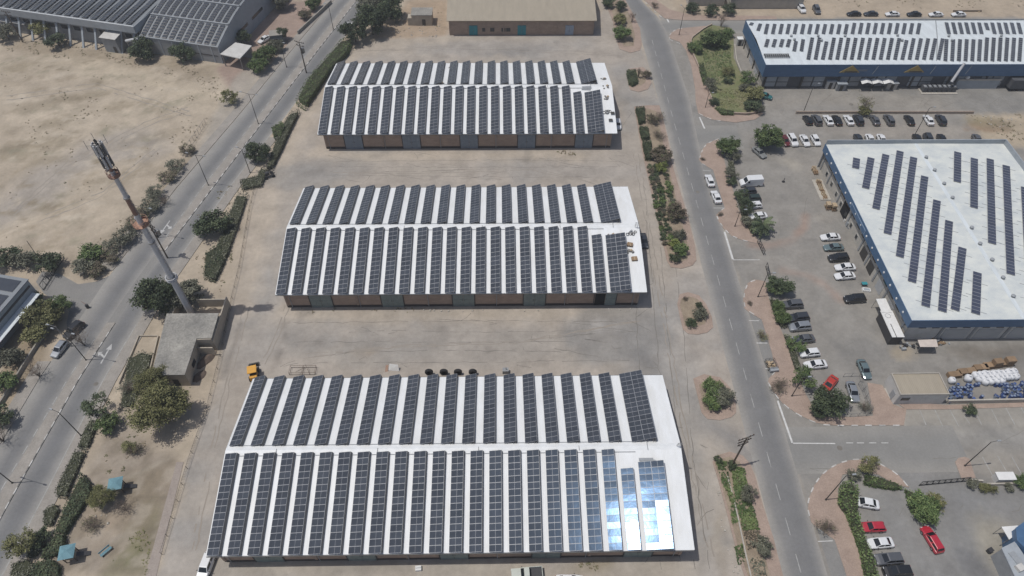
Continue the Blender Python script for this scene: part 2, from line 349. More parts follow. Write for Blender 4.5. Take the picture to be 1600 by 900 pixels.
def vnoise(x, y, cell, seed):
    r = np.random.RandomState(seed); G_ = r.rand(97, 97)
    fx, fy = x/cell, y/cell; ix, iy = np.floor(fx).astype(int), np.floor(fy).astype(int); tx, ty = fx-ix, fy-iy
    tx = tx*tx*(3-2*tx); ty = ty*ty*(3-2*ty)
    a = G_[ix % 97, iy % 97]; b = G_[(ix+1) % 97, iy % 97]; c = G_[ix % 97, (iy+1) % 97]; d = G_[(ix+1) % 97, (iy+1) % 97]
    return (a*(1-tx)+b*tx)*(1-ty)+(c*(1-tx)+d*tx)*ty
def fbm(x, y, cell, seed, o=4):
    s = 0; a = 0.5; t = 0
    for i in range(o): s = s+a*vnoise(x, y, cell/2**i, seed+i); t += a; a *= 0.6
    return s/t
def sdist(x, y, poly):
    """signed distance to polygon, negative inside"""
    d = np.full(x.shape, 1e9); ins = np.zeros(x.shape, bool); n = len(poly)
    for i in range(n):
        ax, ay = poly[i]; bx, by = poly[(i+1) % n]; ex, ey = bx-ax, by-ay
        t = np.clip(((x-ax)*ex+(y-ay)*ey)/(ex*ex+ey*ey+1e-9), 0, 1)
        d = np.minimum(d, np.hypot(x-ax-t*ex, y-ay-t*ey))
        c = ((ay > y) != (by > y)); 
        with np.errstate(divide='ignore', invalid='ignore'):
            xi = ax+(y-ay)*ex/(ey if abs(ey) > 1e-12 else 1e-12)
        ins ^= c & (x < xi)
    return np.where(ins, -d, d)
def pdist(x, y, path):
    d = np.full(x.shape, 1e9)
    for (ax, ay), (bx, by) in zip(path[:-1], path[1:]):
        ex, ey = bx-ax, by-ay
        t = np.clip(((x-ax)*ex+(y-ay)*ey)/(ex*ex+ey*ey+1e-9), 0, 1)
        d = np.minimum(d, np.hypot(x-ax-t*ex, y-ay-t*ey))
    return d
def inpoly(x, y, poly):
    r = False; n = len(poly)
    for i in range(n):
        ax, ay = poly[i]; bx, by = poly[(i+1) % n]
        if (ay > y) != (by > y) and x < ax+(y-ay)*(bx-ax)/(by-ay): r = not r
    return r
def smooth_path(pts, k=4):
    """Catmull-Rom through the points"""
    P = [Vector((p[0], p[1])) for p in pts]; P = [P[0]*2-P[1]]+P+[P[-1]*2-P[-2]]; o = []
    for i in range(1, len(P)-2):
        for j in range(k):
            t = j/k; a, b, c, d = P[i-1], P[i], P[i+1], P[i+2]
            o.append(0.5*((2*b)+(c-a)*t+(2*a-5*b+4*c-d)*t*t+(3*b-a-3*c+d)*t**3))
    o.append(P[-2]); return [tuple(p) for p in o]
def smooth_loop(pts, k=3):
    n = len(pts); P = [Vector(p[:2]) for p in pts]; o = []
    for i in range(n):
        a, b, c, d = P[i-1], P[i], P[(i+1) % n], P[(i+2) % n]
        for j in range(k):
            t = j/k; o.append(tuple(0.5*((2*b)+(c-a)*t+(2*a-5*b+4*c-d)*t*t+(3*b-a-3*c+d)*t**3)))
    return o
def resample(path, step):
    o = [Vector(path[0])]; acc = 0; 
    P = [Vector(p) for p in path]
    for a, b in zip(P[:-1], P[1:]):
        L_ = (b-a).length; s = step-acc
        while s <= L_: o.append(a+(b-a)*(s/L_)); s += step
        acc = L_-(s-step)
    return o
# ------------------------------------------------------------------ the ground: one sheet, albedo zones stored per vertex
LY = [0, 20, 50, 75, 100, 130, 160, 190, 224, 270, 330]
RL = [-94, -93.5, -92, -90, -86.3, -79.8, -71.5, -64, -55, -43, -27]
ML = [-89.6, -88.8, -86.9, -84.1, -79.8, -73.3, -65.8, -58.2, -49.6, -38, -22.5]
MR = [-87.4, -86.4, -84.5, -82.2, -78.2, -70.9, -63.5, -56, -47.3, -36, -20.5]
RR = [-83.5, -81.5, -79, -77.3, -73.6, -66.8, -58.6, -51, -42, -30.5, -15]
def lx(arr, y): return float(np.interp(y, LY, arr))
FENCE = gp([(545, 82), (500, 130), (455, 200), (425, 260), (398, 300), (375, 420), (363, 470), (345, 560), (325, 640), (297, 720), (245, 895)]) + [(-55.6, 5)]
X0, X1, Y0, Y1, RES = -178.0, 193.0, 4.0, 246.0, 0.75
gx = np.arange(X0, X1+.01, RES); gy = np.arange(Y0, Y1+.01, RES)
GX, GY = np.meshgrid(gx, gy)
C = np.zeros(GX.shape+(3,))
def setc(mask, c): 
    C[:] = C*(1-mask[..., None])+np.array(c)*mask[..., None]
def soft(d, w=1.0, n=1.5, cell=6, seed=3):
    return np.clip(0.5-(d+n*(fbm(GX, GY, cell, seed)-0.5)*2)/w, 0, 1)
def ell(x, y, rx, ry, a=0):
    c, s = math.cos(a), math.sin(a); dx, dy = GX-x, GY-y
    return (np.hypot((dx*c+dy*s)/rx, (-dx*s+dy*c)/ry)-1)*min(rx, ry)
n1 = fbm(GX, GY, 26, 11, 5); n2 = fbm(GX, GY, 7, 21, 4); n3 = fbm(GX, GY, 2.5, 31, 3)
C[:] = np.array((0.425, 0.362, 0.283))
setc(np.clip((n1-0.47)*3, 0, 0.7), (0.35, 0.295, 0.23))
setc(np.clip((n2-0.62)*5, 0, 0.35), (0.27, 0.225, 0.165))
setc(np.clip((0.36-n1)*4, 0, 0.6), (0.45, 0.39, 0.31))
# grey compacted sweep across the sandy lot
setc(0.75*soft(pdist(GX, GY, gp([(10, 330), (90, 270), (150, 235), (225, 225)]))-6, 6, 3, 9, 5), (0.315, 0.285, 0.255))
setc(0.5*soft(pdist(GX, GY, gp([(0, 110), (120, 95), (250, 130), (320, 150)]))-3, 6, 3, 9, 6), (0.45, 0.385, 0.29))
setc(0.6*soft(pdist(GX, GY, gp([(330, 245), (240, 330), (150, 405)]))-3.5, 4, 3, 6, 7), (0.25, 0.215, 0.16))
setc(0.55*soft(pdist(GX, GY, gp([(30, 70), (150, 85), (250, 100), (330, 115)]))-3.0, 4, 3, 6, 8), (0.24, 0.195, 0.14))
for (u, v, a, b, s) in ((90, 190, 5, 3, .5), (140, 150, 6, 2, .5), (50, 230, 9, 4, .5), (185, 165, 3, 2, .4), (25, 105, 4, 3, .5), (150, 130, 3, 2, .5), (70, 250, 4, 2, .45), (230, 215, 7, 1.2, .4), (60, 165, 7, 3, .35)):
    x, y, _ = g(u, v); setc(s*soft(ell(x, y, a, b, 0.3), 2.5, 2.5, 3, 9), (0.20, 0.165, 0.11))
# warehouse yard: worn concrete
yard = [(x, y) for x, y in FENCE]+[(46, 5), (46, 150), (44, 200), (38, 221), (34, 223), (32, 206), (-28, 207)]
my = soft(sdist(GX, GY, yard), 1.2, 1.2, 5, 13)
yc = np.array((0.358, 0.319, 0.277))*np.ones_like(C)
k = np.clip((fbm(GX, GY, 18, 41, 4)-0.48)*3.2, 0, 0.85)[..., None]; yc = yc*(1-k)+np.array((0.305, 0.290, 0.272))*k
k = np.clip((fbm(GX*0.35, GY, 8, 43, 4)-0.55)*3, 0, 0.45)[..., None]; yc = yc*(1-k)+np.array((0.385, 0.345, 0.295))*k
C[:] = C*(1-my[..., None])+yc*my[..., None]
def st(path, w, c, s, soften=2.5, nn=1.2, seed=50):
    setc(s*soft(pdist(GX, GY, gp(path))-w, soften, nn, 3, seed), c)
def bl(u, v, a, b, c, s, rot=0.0, soften=2.5, seed=60):
    x, y, _ = g(u, v); setc(s*soft(ell(x, y, a, b, rot), soften, 2.0, 3.5, seed), c)
SANDY = (0.42, 0.36, 0.29); GREYC = (0.245, 0.238, 0.228); DUST = (0.40, 0.35, 0.295); DK = (0.16, 0.145, 0.13)
st([(540, 90), (470, 190), (420, 290), (398, 380), (375, 480)], 3.2, SANDY, 0.75, 4, 2)
st([(500, 240), (560, 245), (640, 243), (780, 242), (900, 243)], 2.4, SANDY, 0.6, 3, 2)
st([(445, 490), (600, 490), (760, 490), (990, 487)], 2.0, SANDY, 0.55, 3, 2)
st([(690, 65), (600, 70), (520, 90)], 4, SANDY, 0.5, 5, 3)
bl(470, 275, 9, 5, GREYC, 0.55); bl(520, 262, 10, 4, GREYC, 0.35); bl(760, 75, 22, 4, (0.285, 0.268, 0.25), 0.6); bl(800, 82, 5, 2, GREYC, .5)
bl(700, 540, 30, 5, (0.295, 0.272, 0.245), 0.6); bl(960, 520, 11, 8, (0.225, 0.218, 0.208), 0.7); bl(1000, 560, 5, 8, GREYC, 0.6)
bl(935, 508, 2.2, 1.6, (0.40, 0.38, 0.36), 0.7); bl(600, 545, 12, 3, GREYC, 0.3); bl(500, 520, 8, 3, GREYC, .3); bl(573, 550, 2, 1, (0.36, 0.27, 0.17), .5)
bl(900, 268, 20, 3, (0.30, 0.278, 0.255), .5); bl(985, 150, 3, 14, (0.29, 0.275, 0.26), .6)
for (pp, ww) in (([(446, 503), (443, 515), (446, 530)], .5), ([(436, 548), (431, 565), (427, 580)], .3), ([(439, 552), (436, 570)], .3), ([(375, 505), (372, 525), (358, 560), (347, 590)], .45)):
    st(pp, ww, DK, 0.55, 1.0, .5)
bl(340, 180, .1, .1, DK, 0)
# tyre sweep from the side gate past the corner of the front warehouse
st([(1010, 560), (1040, 590), (1075, 620), (1105, 660), (1150, 690), (1175, 715)], 2.0, (0.205, 0.20, 0.195), 0.72, 3.5, 1.2)
st([(960, 150), (1010, 160), (1040, 170)], 2.0, (0.22, 0.215, 0.205), 0.55, 3, 1)
st([(1000, 400), (1030, 470), (1040, 550), (1060, 640), (1085, 720)], 1.0, (0.27, 0.262, 0.25), 0.5, 2, 1)
st([(1085, 840), (1110, 838), (1130, 842)], 1.1, (0.23, 0.228, 0.222), .6, 1.5, .8)
st([(1050, 560), (1070, 650), (1085, 760), (1100, 900)], 3.0, (0.345, 0.325, 0.30), 0.5, 4, 2)
st([(330, 880), (600, 893), (900, 893), (1080, 885)], 1.6, (0.37, 0.33, 0.275), 0.6, 3, 2)
st([(520, 895), (560, 885), (640, 885)], .5, DK, 0.4, 1.4, 1); st([(905, 885), (950, 878)], .8, (0.22, .18, .11), .6, 1.5, 1)
bl(1100, 700, 1, 1, DK, 0)
st([(1130, 800), (1120, 850), (1132, 900)], .7, (0.30, .26, .21), .6, 1.5, 1.5)
for i, (y0, dy) in enumerate(((80, 0), (133, 0))):
    pass
# scattered dark drips over the yard
r_ = np.random.RandomState(5)
for i in range(70):
    u, v = r_.uniform(450, 1090), r_.choice([r_.uniform(238, 286), r_.uniform(486, 585), r_.uniform(60, 95)])
    bl(u, v, r_.uniform(.3, 1.3), r_.uniform(.25, .7), (0.20, 0.18, 0.16), r_.uniform(.2, .55), r_.uniform(0, 3), 0.9, 70+i)
# asphalt service area on the right-hand side
lot = [(52, 3), (52, 213), (190, 215), (190, 3)]
ml = soft(sdist(GX, GY, lot), .6, .3, 5, 15)
lc = np.array((0.255, 0.241, 0.220))*np.ones_like(C)
k = np.clip((fbm(GX, GY, 20, 91, 4)-0.5)*3.0, 0, 0.8)[..., None]; lc = lc*(1-k)+np.array((0.285, 0.265, 0.238))*k
k = np.clip((fbm(GX, GY, 9, 95, 4)-0.56)*3.5, 0, 0.5)[..., None]; lc = lc*(1-k)+np.array((0.205, 0.20, 0.19))*k
C[:] = C*(1-ml[..., None])+lc*ml[..., None]
bl(1400, 160, 40, 3, (0.30, 0.275, 0.24), .5); bl(1560, 160, 14, 4, (0.21, 0.208, 0.20), .6); bl(1420, 205, 26, 3, (0.30, 0.27, 0.235), .6); bl(1290, 170, 8, 3, GREYC, .3)
st([(1110, 168), (1200, 200), (1260, 205)], 3, (0.235, 0.23, 0.222), .4, 5, 2)
RW_ = (0.33, 0.22, 0.17)
st([(1175, 383), (1210, 383), (1240, 374), (1256, 355), (1258, 337)], 1.0, RW_, 0.55, 1.4, .7)
st([(1225, 423), (1262, 430), (1290, 445), (1315, 470)], 1.0, RW_, 0.42, 1.4, .7)
bl(1236, 258, 1.6, 1.8, (0.36, .33, .28), .7); bl(1280, 340, 2.0, 1.2, (0.35, 0.32, .28), .6); bl(1262, 400, 10, 6, (0.265, .248, .225), .5)
bl(1330, 520, 14, 8, (0.262, .248, .225), .55); bl(1400, 560, 12, 4, (0.225, .215, .20), .5); bl(1350, 545, 6, 3, (.21, .205, .195), .4)
bl(1560, 552, 6, 1.6, (0.15, .13, .105), .8); bl(1415, 550, 3, 1.5, (0.33, .28, .21), .7, 0, 1.2); bl(1590, 560, 5, 2, (0.17, .165, .16), .5)
st([(1450, 668), (1470, 690), (1490, 720), (1500, 745)], .9, (0.165, 0.163, 0.16), 0.65, 1.4, .8)
st([(1425, 690), (1432, 720), (1447, 740)], .6, (0.29, 0.235, 0.205), 0.5, 1.4, .8)
bl(1520, 680, 24, 2.6, (0.268, .258, .24), .7); bl(1560, 725, 14, 3, (0.30, .275, .24), .7); bl(1520, 652, 22, 2.4, (0.305, .285, .25), .7)
bl(1470, 820, 12, 12, (0.205, .205, .203), .75, 0, 6); bl(1580, 780, 10, 4, (0.19, .19, .19), .6, 0, 3); bl(1520, 885, 2.0, 4.5, (0.15, .15, .152), .7, .2, 1)
bl(1562, 850, 4, 5, (0.33, .30, .24), .6, 0, 3); bl(1390, 830, 8, 10, (0.245, .24, .23), .5, 0, 4)
st([(1440, 740), (1420, 790), (1400, 840)], 1, (.25, .245, .24), .4, 3, 1)
for i in range(60):
    u, v = r_.uniform(1220, 1590), r_.uniform(150, 895)
    bl(u, v, r_.uniform(.3, 1.2), r_.uniform(.3, .9), (0.16, 0.155, 0.15), r_.uniform(.15, .45), r_.uniform(0, 3), 0.9, 170+i)
# earth bank at the far right and behind the upper-right warehouse
setc(0.95*soft(sdist(GX, GY, gp([(1512, 180), (1530, 178), (1640, 178), (1660, 230), (1560, 228), (1535, 214)])), 2.5, 2, 4, 16), (0.40, 0.335, 0.25))
bl(1545, 198, 6, 2.5, (0.25, .17, .11), .7, 0, 2); bl(1530, 190, 4, 1.5, (0.22, .19, .12), .7)
bl(1575, 195, 5, 2, (0.26, .22, .16), .6)
setc(0.95*soft(sdist(GX, GY, [(58, 211.5), (190, 211.5), (190, 260), (58, 260)]), 1.5, 1.2, 4, 17), (0.385, 0.32, 0.245))
setc(0.8*soft(sdist(GX, GY, [(88, 196.5), (190, 196.5), (190, 200.5), (88, 200.5)]), 1.5, 1.0, 4, 18), (0.26, 0.25, 0.235))
# strip park at the lower left and the verge beyond the left carriageway
setc(0.9*soft(sdist(GX, GY, gp([(178, 640), (240, 700), (285, 720), (240, 900), (60, 900), (120, 780)])), 2, 1.5, 4, 19), (0.285, 0.243, 0.198))
setc(0.75*soft(sdist(GX, GY, gp([(205, 740), (275, 715), (232, 860), (175, 870)])), 4, 2.5, 4, 20), (0.205, 0.168, 0.118))
setc(0.7*soft(sdist(GX, GY, gp([(245, 800), (232, 900), (160, 900), (195, 850)])), 4, 3, 3, 22), (0.155, 0.152, 0.078))
st([(198, 748), (235, 731), (265, 716)], .35, (0.34, .30, .24), .7, .6, .2); st([(152, 895), (185, 862), (205, 830)], .35, (0.31, .26, .20), .6, .6, .2)
bl(165, 815, 4, 3, (0.37, .30, .225), .6)
setc(0.9*soft(sdist(GX, GY, gp([(340, 110), (430, 0), (520, 0), (455, 62), (400, 120), (365, 150)])), 2, 1.5, 4, 23), (0.30, 0.225, 0.19))
setc(0.9*soft(sdist(GX, GY, gp([(300, 250), (345, 160), (362, 128), (400, 92), (420, 100), (390, 150), (330, 230)])), 2, 1.0, 4, 24), (0.35, 0.315, 0.27))
setc(0.9*soft(sdist(GX, GY, gp([(580, 60), (640, 0), (700, 0), (700, 55), (640, 60)])), 2, 1.5, 3, 25), (0.35, 0.27, 0.195))
setc(0.7*soft(sdist(GX, GY, gp([(0, 470), (50, 470), (105, 480), (70, 560), (0, 650)])), 2, 1.5, 3, 26), (0.24, 0.19, 0.13))
setc(0.9*soft(sdist(GX, GY, gp([(-30, 480), (30, 440), (60, 450), (20, 530), (-30, 600)])), 1.5, 1.0, 3, 27), (0.17, 0.17, 0.165))
# rough patches: dry growth, turned earth and stones with ragged edges
for i_ in range(230):
    u, v = r_.uniform(0, 330), r_.uniform(70, 400)
    if u > 330-(v-110)*.75: continue
    x, y, _ = g(u, v); kk = fbm(GX, GY, 1.6, 300+i_ % 7, 3)
    c_ = [(0.235, 0.195, 0.14), (0.30, 0.25, 0.185), (0.46, 0.40, 0.32), (0.27, 0.245, 0.18)][i_ % 4]
    if kk[int(np.clip((y-Y0)/RES, 0, GY.shape[0]-1)), int(np.clip((x-X0)/RES, 0, GX.shape[1]-1))] > -1: setc(r_.uniform(.55, 1.0)*np.clip((0.5-ell(x, y, r_.uniform(1.2, 5), r_.uniform(.5, 1.8), r_.uniform(-.2, .6))/1.6), 0, 1)*np.clip((kk-.46)*7, 0, 1), c_)
pk = sdist(GX, GY, gp([(178, 640), (240, 700), (285, 720), (240, 900), (60, 900), (120, 780)])); kk = fbm(GX, GY, 2.2, 333, 3)
setc(np.clip(-pk, 0, 1)*np.clip((kk-.52)*4, 0, .55), (0.36, 0.315, 0.26)); setc(np.clip(-pk, 0, 1)*np.clip((.44-kk)*5, 0, .5), (0.19, 0.16, 0.12))
C *= (1+0.16*(n3-0.5)*2)[..., None]
ny, nx = GX.shape
B = 2500.0
gv = [(float(a), float(b), 0.0) for a, b in zip(GX.ravel(), GY.ravel())]
gf = [(j*nx+i, j*nx+i+1, (j+1)*nx+i+1, (j+1)*nx+i) for j in range(ny-1) for i in range(nx-1)]
base_n = len(gv); XE, YE = float(gx[-1]), float(gy[-1])
gv += [(-B, -B, 0), (B, -B, 0), (B, B, 0), (-B, B, 0)]
c00, c10, c11, c01 = 0, nx-1, ny*nx-1, (ny-1)*nx
a0, a1, a2, a3 = base_n, base_n+1, base_n+2, base_n+3
gf += [(a0, a1)+tuple(range(c10, c00-1, -1)), (a1, a2)+tuple(range(c11, c10-1, -nx)), (a2, a3)+tuple(range(c01, c11+1)), (a3, a0)+tuple(range(c00, c01+1, nx))]
me = bpy.data.meshes.new('ground'); me.from_pydata(gv, [], gf)
at = me.attributes.new('zone', 'FLOAT_COLOR', 'POINT')
full = np.ones((len(gv), 4), np.float32); full[:base_n, :3] = C.reshape(-1, 3); full[base_n:, :3] = (0.37, 0.315, 0.245)
at.data.foreach_set('color', full.ravel())
M['ground'] = painted_mat('ground_zones', 'zone', 0.16, 0.095)
me.materials.append(M['ground']); me.update()
ground = struct(link('ground', me))

# ------------------------------------------------------------------ roads
def ribbon(name, ys, xl, xr, z, m, thick=0.0):
    vs, fs, uv = [], [], []
    for i, y in enumerate(ys):
        vs += [(xl(y), y, z), (xr(y), y, z)]
    for i in range(len(ys)-1): fs.append((2*i, 2*i+1, 2*i+3, 2*i+2))
    me = bpy.data.meshes.new(name); me.from_pydata(vs, [], fs); me.materials.append(m)
    ul = me.uv_layers.new(name='UVMap')
    for p in me.polygons:
        for li in p.loop_indices:
            vi = me.loops[li].vertex_index; ul.data[li].uv = (vi % 2, vs[vi][1]/10)
    me.update(); return struct(link(name, me))
DARK, LIGHT = (0.155, 0.157, 0.161), (0.305, 0.293, 0.273)
m_left = road_mat('left_asphalt', DARK, LIGHT, [(0.0, 1.0), (1.0, 0.75), (0.22, 0.72), (0.42, 0.35), (0.56, 0.15), (0.70, 0.12), (0.84, 0.35)])
m_right = road_mat('right_asphalt', DARK, LIGHT, [(0.0, 0.55), (1.0, 0.95), (0.18, 0.22), (0.38, 0.05), (0.62, 0.12), (0.80, 0.50)])
m_mid = road_mat('estate_asphalt', (0.158, 0.160, 0.164), (0.300, 0.285, 0.262), [(0.0, 1.0), (1.0, 0.95), (0.10, 0.75), (0.22, 0.35), (0.40, 0.20), (0.58, 0.16), (0.72, 0.12), (0.86, 0.35)])
m_side = road_mat('side_asphalt', (0.20, 0.20, 0.195), (0.285, 0.272, 0.25), [(0.0, 0.9), (1.0, 0.8), (0.3, 0.35), (0.65, 0.30)])
ys = [0+3*i for i in range(111)]
ribbon('carriageway', ys, lambda y: lx(RL, y), lambda y: lx(ML, y), 0.008, m_left)
ribbon('carriageway', ys, lambda y: lx(MR, y), lambda y: lx(RR, y), 0.008, m_right)
# gap in the median at the junction
jm = MB(); 
for i in range(6):
    y0, y1 = 88.6+i*3.4, 88.6+(i+1)*3.4
    jm.quad((lx(ML, y0), y0, .006), (lx(MR, y0), y0, .006), (lx(MR, y1), y1, .006), (lx(ML, y1), y1, .006))
M['asphalt_plain'] = mat('plain_asphalt', (0.245, 0.238, 0.225), (0.20, 0.196, 0.19), 0.25, 0.9, fine=0.08, detail=6)
struct(jm.build('road', M['asphalt_plain']))
sj = MB(); pl = gp([(56, 440), (66, 424), (92, 427), (122, 444), (150, 440), (186, 424), (205, 425), (128, 520), (108, 530), (104, 505), (108, 486), (68, 458)])
sj.prism(pl, -0.05, 0.004); struct(sj.build('side_road', M['asphalt_plain']))
CYS = [0, 60, 140, 158, 166, 190, 204, 212, 223, 240, 300]
CLX = [45.2, 44.9, 44.8, 44.8, 44.7, 44.4, 44.0, 43.2, 41.3, 37.5, 20]
CRX = [52.2, 52.3, 52.0, 53.0, 53.6, 53.2, 52.8, 51.6, 47.6, 43.8, 28]
cys = [3*i for i in range(100)]
ribbon('road', cys, lambda y: float(np.interp(y, CYS, CLX)), lambda y: float(np.interp(y, CYS, CRX)), 0.008, m_mid)
# side road along the top
def rect_sheet(name, x0, x1, y0, y1, z, m, along='x'):
    me = bpy.data.meshes.new(name); me.from_pydata([(x0, y0, z), (x1, y0, z), (x1, y1, z), (x0, y1, z)], [], [(0, 1, 2, 3)])
    me.materials.append(m); ul = me.uv_layers.new(name='UVMap'); q = [(0, x0/10), (0, x1/10), (1, x1/10), (1, x0/10)]
    for li in range(4): ul.data[li].uv = q[li]
    me.update(); return struct(link(name, me))
rect_sheet('side_road', 51.5, 90, 202.0, 209.8, 0.006, m_side)
rect_sheet('side_road', 51.8, 64, 144.5, 154.5, 0.005, m_side)
rect_sheet('side_road', 52.0, 84, 53.5, 62.8, 0.005, m_side)
# asphalt of the two lay-bys
for a in ([(1097, 256), (1114, 266), (1132, 325), (1119, 336)], [(1170, 487), (1190, 500), (1206, 552), (1211, 580), (1201, 592)], [(1277, 826), (1304, 844), (1325, 905), (1300, 905)]):
    b = MB(); b.prism(gp(a), -0.05, 0.012); struct(b.build('lay_by', M['asphalt_plain']))

# ------------------------------------------------------------------ road markings (flat paint)
mk = MB(); Z = 0.013
def dash(p, q, w, z=Z, B_=None):
    B_ = B_ or mk; p, q = Vector(p[:2]), Vector(q[:2]); d = (q-p).normalized(); n = Vector((-d.y, d.x))*w/2
    B_.add([(*(p-n), z), (*(p+n), z), (*(q+n), z), (*(q-n), z)], [(3, 2, 1, 0)])
y = 6.0
while y < 200:
    x = float(np.interp(y, [0, 60, 160, 205, 225], [48.3, 47.9, 47.4, 47.6, 44.0])); 
    dash((x, y), (x-0.02, y+3.0), 0.14); y += 6.1
def pxline(pts, w, z=Z, B_=None):
    P = gp(pts)
    for a, b in zip(P[:-1], P[1:]): dash(a, b, w, z, B_)
y = 8.0
while y < 222:
    if not 86 < y < 108:
        a = (lx(ML, y)-0.35, y); b = (lx(ML, y+1.6)-0.35, y+1.6); dash(a, b, 0.16)
    y += 3.4
for y0, y1 in ((4, 88), (108, 180)):
    yy = y0
    while yy < y1: dash((lx(RR, yy)-0.25, yy), (lx(RR, yy+4)-0.25, yy+4), 0.12); yy += 4.0
for s in ([(1437, 640), (1447, 664)], [(1460, 639), (1473, 666)], [(1483, 638), (1498, 666)], [(1507, 650), (1515, 662)], [(1526, 648), (1534, 664)], [(1548, 637), (1562, 665)],
          [(1571, 636), (1586, 664)], [(1595, 636), (1610, 664)], [(1535, 714), (1552, 745)], [(1559, 713), (1576, 742)], [(1581, 714), (1597, 742)], [(1604, 713), (1621, 742)]):
    pxline(s, 0.13, 0.006)
struct(mk.build('road_marking', M['paint']))
mb_ = MB(); pxline([(1132, 362), (1145, 405)], 0.45, Z, mb_); pxline([(1145, 406), (1187, 406)], 0.16, Z, mb_)
pxline([(1215, 626), (1238, 692)], 0.36, Z, mb_); pxline([(1239, 692.5), (1305, 693)], 0.2, Z, mb_)
for u in (1322, 1339, 1358, 1377): pxline([(u, 692), (u+11, 692)], 0.13, .010, mb_)
pxline([(1093, 183), (1101, 201)], 0.4, .010, mb_); pxline([(1041, 27), (1045, 35)], 0.45, Z, mb_)
pxline([(1170, 501), (1186, 501)], 0.12, .016, mb_); pxline([(1182, 536), (1199, 536)], 0.2, .016, mb_); pxline([(1196, 576), (1203, 576)], 0.15, .016, mb_)
pxline([(1098, 266), (1110, 267)], 0.1, .016, mb_); pxline([(1106, 285), (1119, 286)], .1, .016, mb_); pxline([(1115, 325), (1130, 325)], 0.12, .016, mb_)
pxline([(1278, 846), (1301, 845)], 0.14, .016, mb_)
struct(mb_.build('road_marking', M['paint_bold']))
M['arrow'] = mat('faded_arrow_paint', (0.52, 0.52, 0.51), (0.34, 0.34, 0.335), 1.5, .85)
# turn arrows on the left road: straight-on shaft with a side branch
def turn_arrow(x, y, ang, s=1.0, flip=1):
    P = [(-0.13, -2.2), (0.13, -2.2), (0.13, 1.0), (0.55, 1.0), (0, 2.4), (-0.55, 1.0), (-0.13, 1.0)]
    Q = [(-0.13, -0.9), (-0.13, -0.5), (-1.0, 0.1), (-0.85, 0.45), (-1.75, 0.2), (-1.25, -0.65), (-1.1, -0.3)]
    b = MB()
    for poly in (P, Q):
        vs = []
        for px, py in poly:
            px *= flip*s; py *= s; vs.append((x+px*math.cos(ang)-py*math.sin(ang), y+px*math.sin(ang)+py*math.cos(ang), .014 if poly is P else .0145))
        b.add(vs, [tuple(range(len(vs)))])
    return struct(b.build('road_marking', M['arrow']))
a = g(166, 553); turn_arrow(a.x, a.y, -0.10, 1.05)
a = g(258, 355); turn_arrow(a.x, a.y, math.pi-0.2, 1.0)

# ------------------------------------------------------------------ median strip with painted kerb stones
def along_kerb(parent, path, n_dark, n_white, L_, w, h, z, step, name='kerb_stone', off=0.0):
    """separate kerb stones, painted in turn"""
    P = resample(path, step)
    for i, (p, q) in enumerate(zip(P[:-1], P[1:])):
        m = M['kerb_white'] if i % 2 == 0 else M['kerb_dark']
        if m is M['kerb_dark'] and n_dark == 0: continue
        d = q-p; key = ('kerb', round(L_, 2), w, h, m.name)
        if key not in CHILD:
            b = MB(); b.box(0, 0, 0, L_*0.97, w, h, taper=0.97); CHILD[key] = b.mesh('kerb_stone', m)
        mid = (p+q)/2
        link(name, CHILD[key], parent, (mid.x-parent.location.x, mid.y-parent.location.y, z-parent.location.z), (0, 0, math.atan2(d.y, d.x)))
for seg, (y0, y1) in enumerate(((2, 88.5), (109, 236))):
    yy = np.linspace(y0, y1, 40)
    poly = [(lx(ML, y), y) for y in yy]+[(lx(MR, y), y) for y in yy[::-1]]
    b = MB(); b.prism(poly, 0, 0.13, 0, 1); md = struct(b.build('median_strip', [M['pavers_grey'], M['kerb']]))
    along_kerb(md, [(lx(MR, y)-0.08, y) for y in yy], 1, 1, 1.25, 0.2, 0.15, 0.0, 1.3)

# ------------------------------------------------------------------ pavements and planted islands
def pavement(name, px, m, kerb_px=None, world=None, h=0.12, step=1.25, loop_smooth=0):
    poly = world or gp(px)
    if loop_smooth: poly = smooth_loop(poly, loop_smooth)
    b = MB(); b.prism(poly, 0, h, 0, 1); o = struct(b.build(name, [m, M['kerb']]))
    if kerb_px:
        for kp in kerb_px: along_kerb(o, smooth_path(gp(kp), 4), 0, 1, step*0.96, 0.22, h+0.025, 0.0, step)
    return o
pavement('pavement', [(1045, 60), (1048, 52), (1060, 45), (1100, 41), (1112, 42), (1104, 50), (1080, 62), (1079, 80), (1090, 105), (1102, 133), (1112, 160), (1117, 171), (1130, 179), (1170, 181), (1184, 177), (1190, 171), (1192, 178), (1180, 187), (1150, 192), (1110, 187), (1091, 178), (1087, 160), (1086, 140), (1080, 104), (1072, 80), (1062, 66)], M['pavers'],
         [[(1046, 62), (1047, 54), (1058, 46), (1075, 44)], [(1046, 62), (1055, 66), (1064, 69)], [(1092, 178), (1112, 187), (1130, 190)]], step=1.3)
pavement('pavement', [(1122, 217), (1104, 225), (1096, 236), (1092, 250), (1097, 256), (1114, 266), (1132, 325), (1119, 336), (1122, 345), (1130, 357), (1143, 369), (1160, 376), (1180, 380), (1186, 380), (1176, 362), (1160, 343), (1154, 328), (1146, 300), (1136, 268), (1130, 245), (1125, 230)], M['pavers'],
         [[(1123, 217), (1105, 225), (1097, 236), (1093, 248)], [(1097, 256), (1114, 266)], [(1132, 325), (1119, 335)], [(1120, 338), (1123, 345), (1131, 357), (1144, 369), (1162, 376), (1180, 380)]], step=1.2)
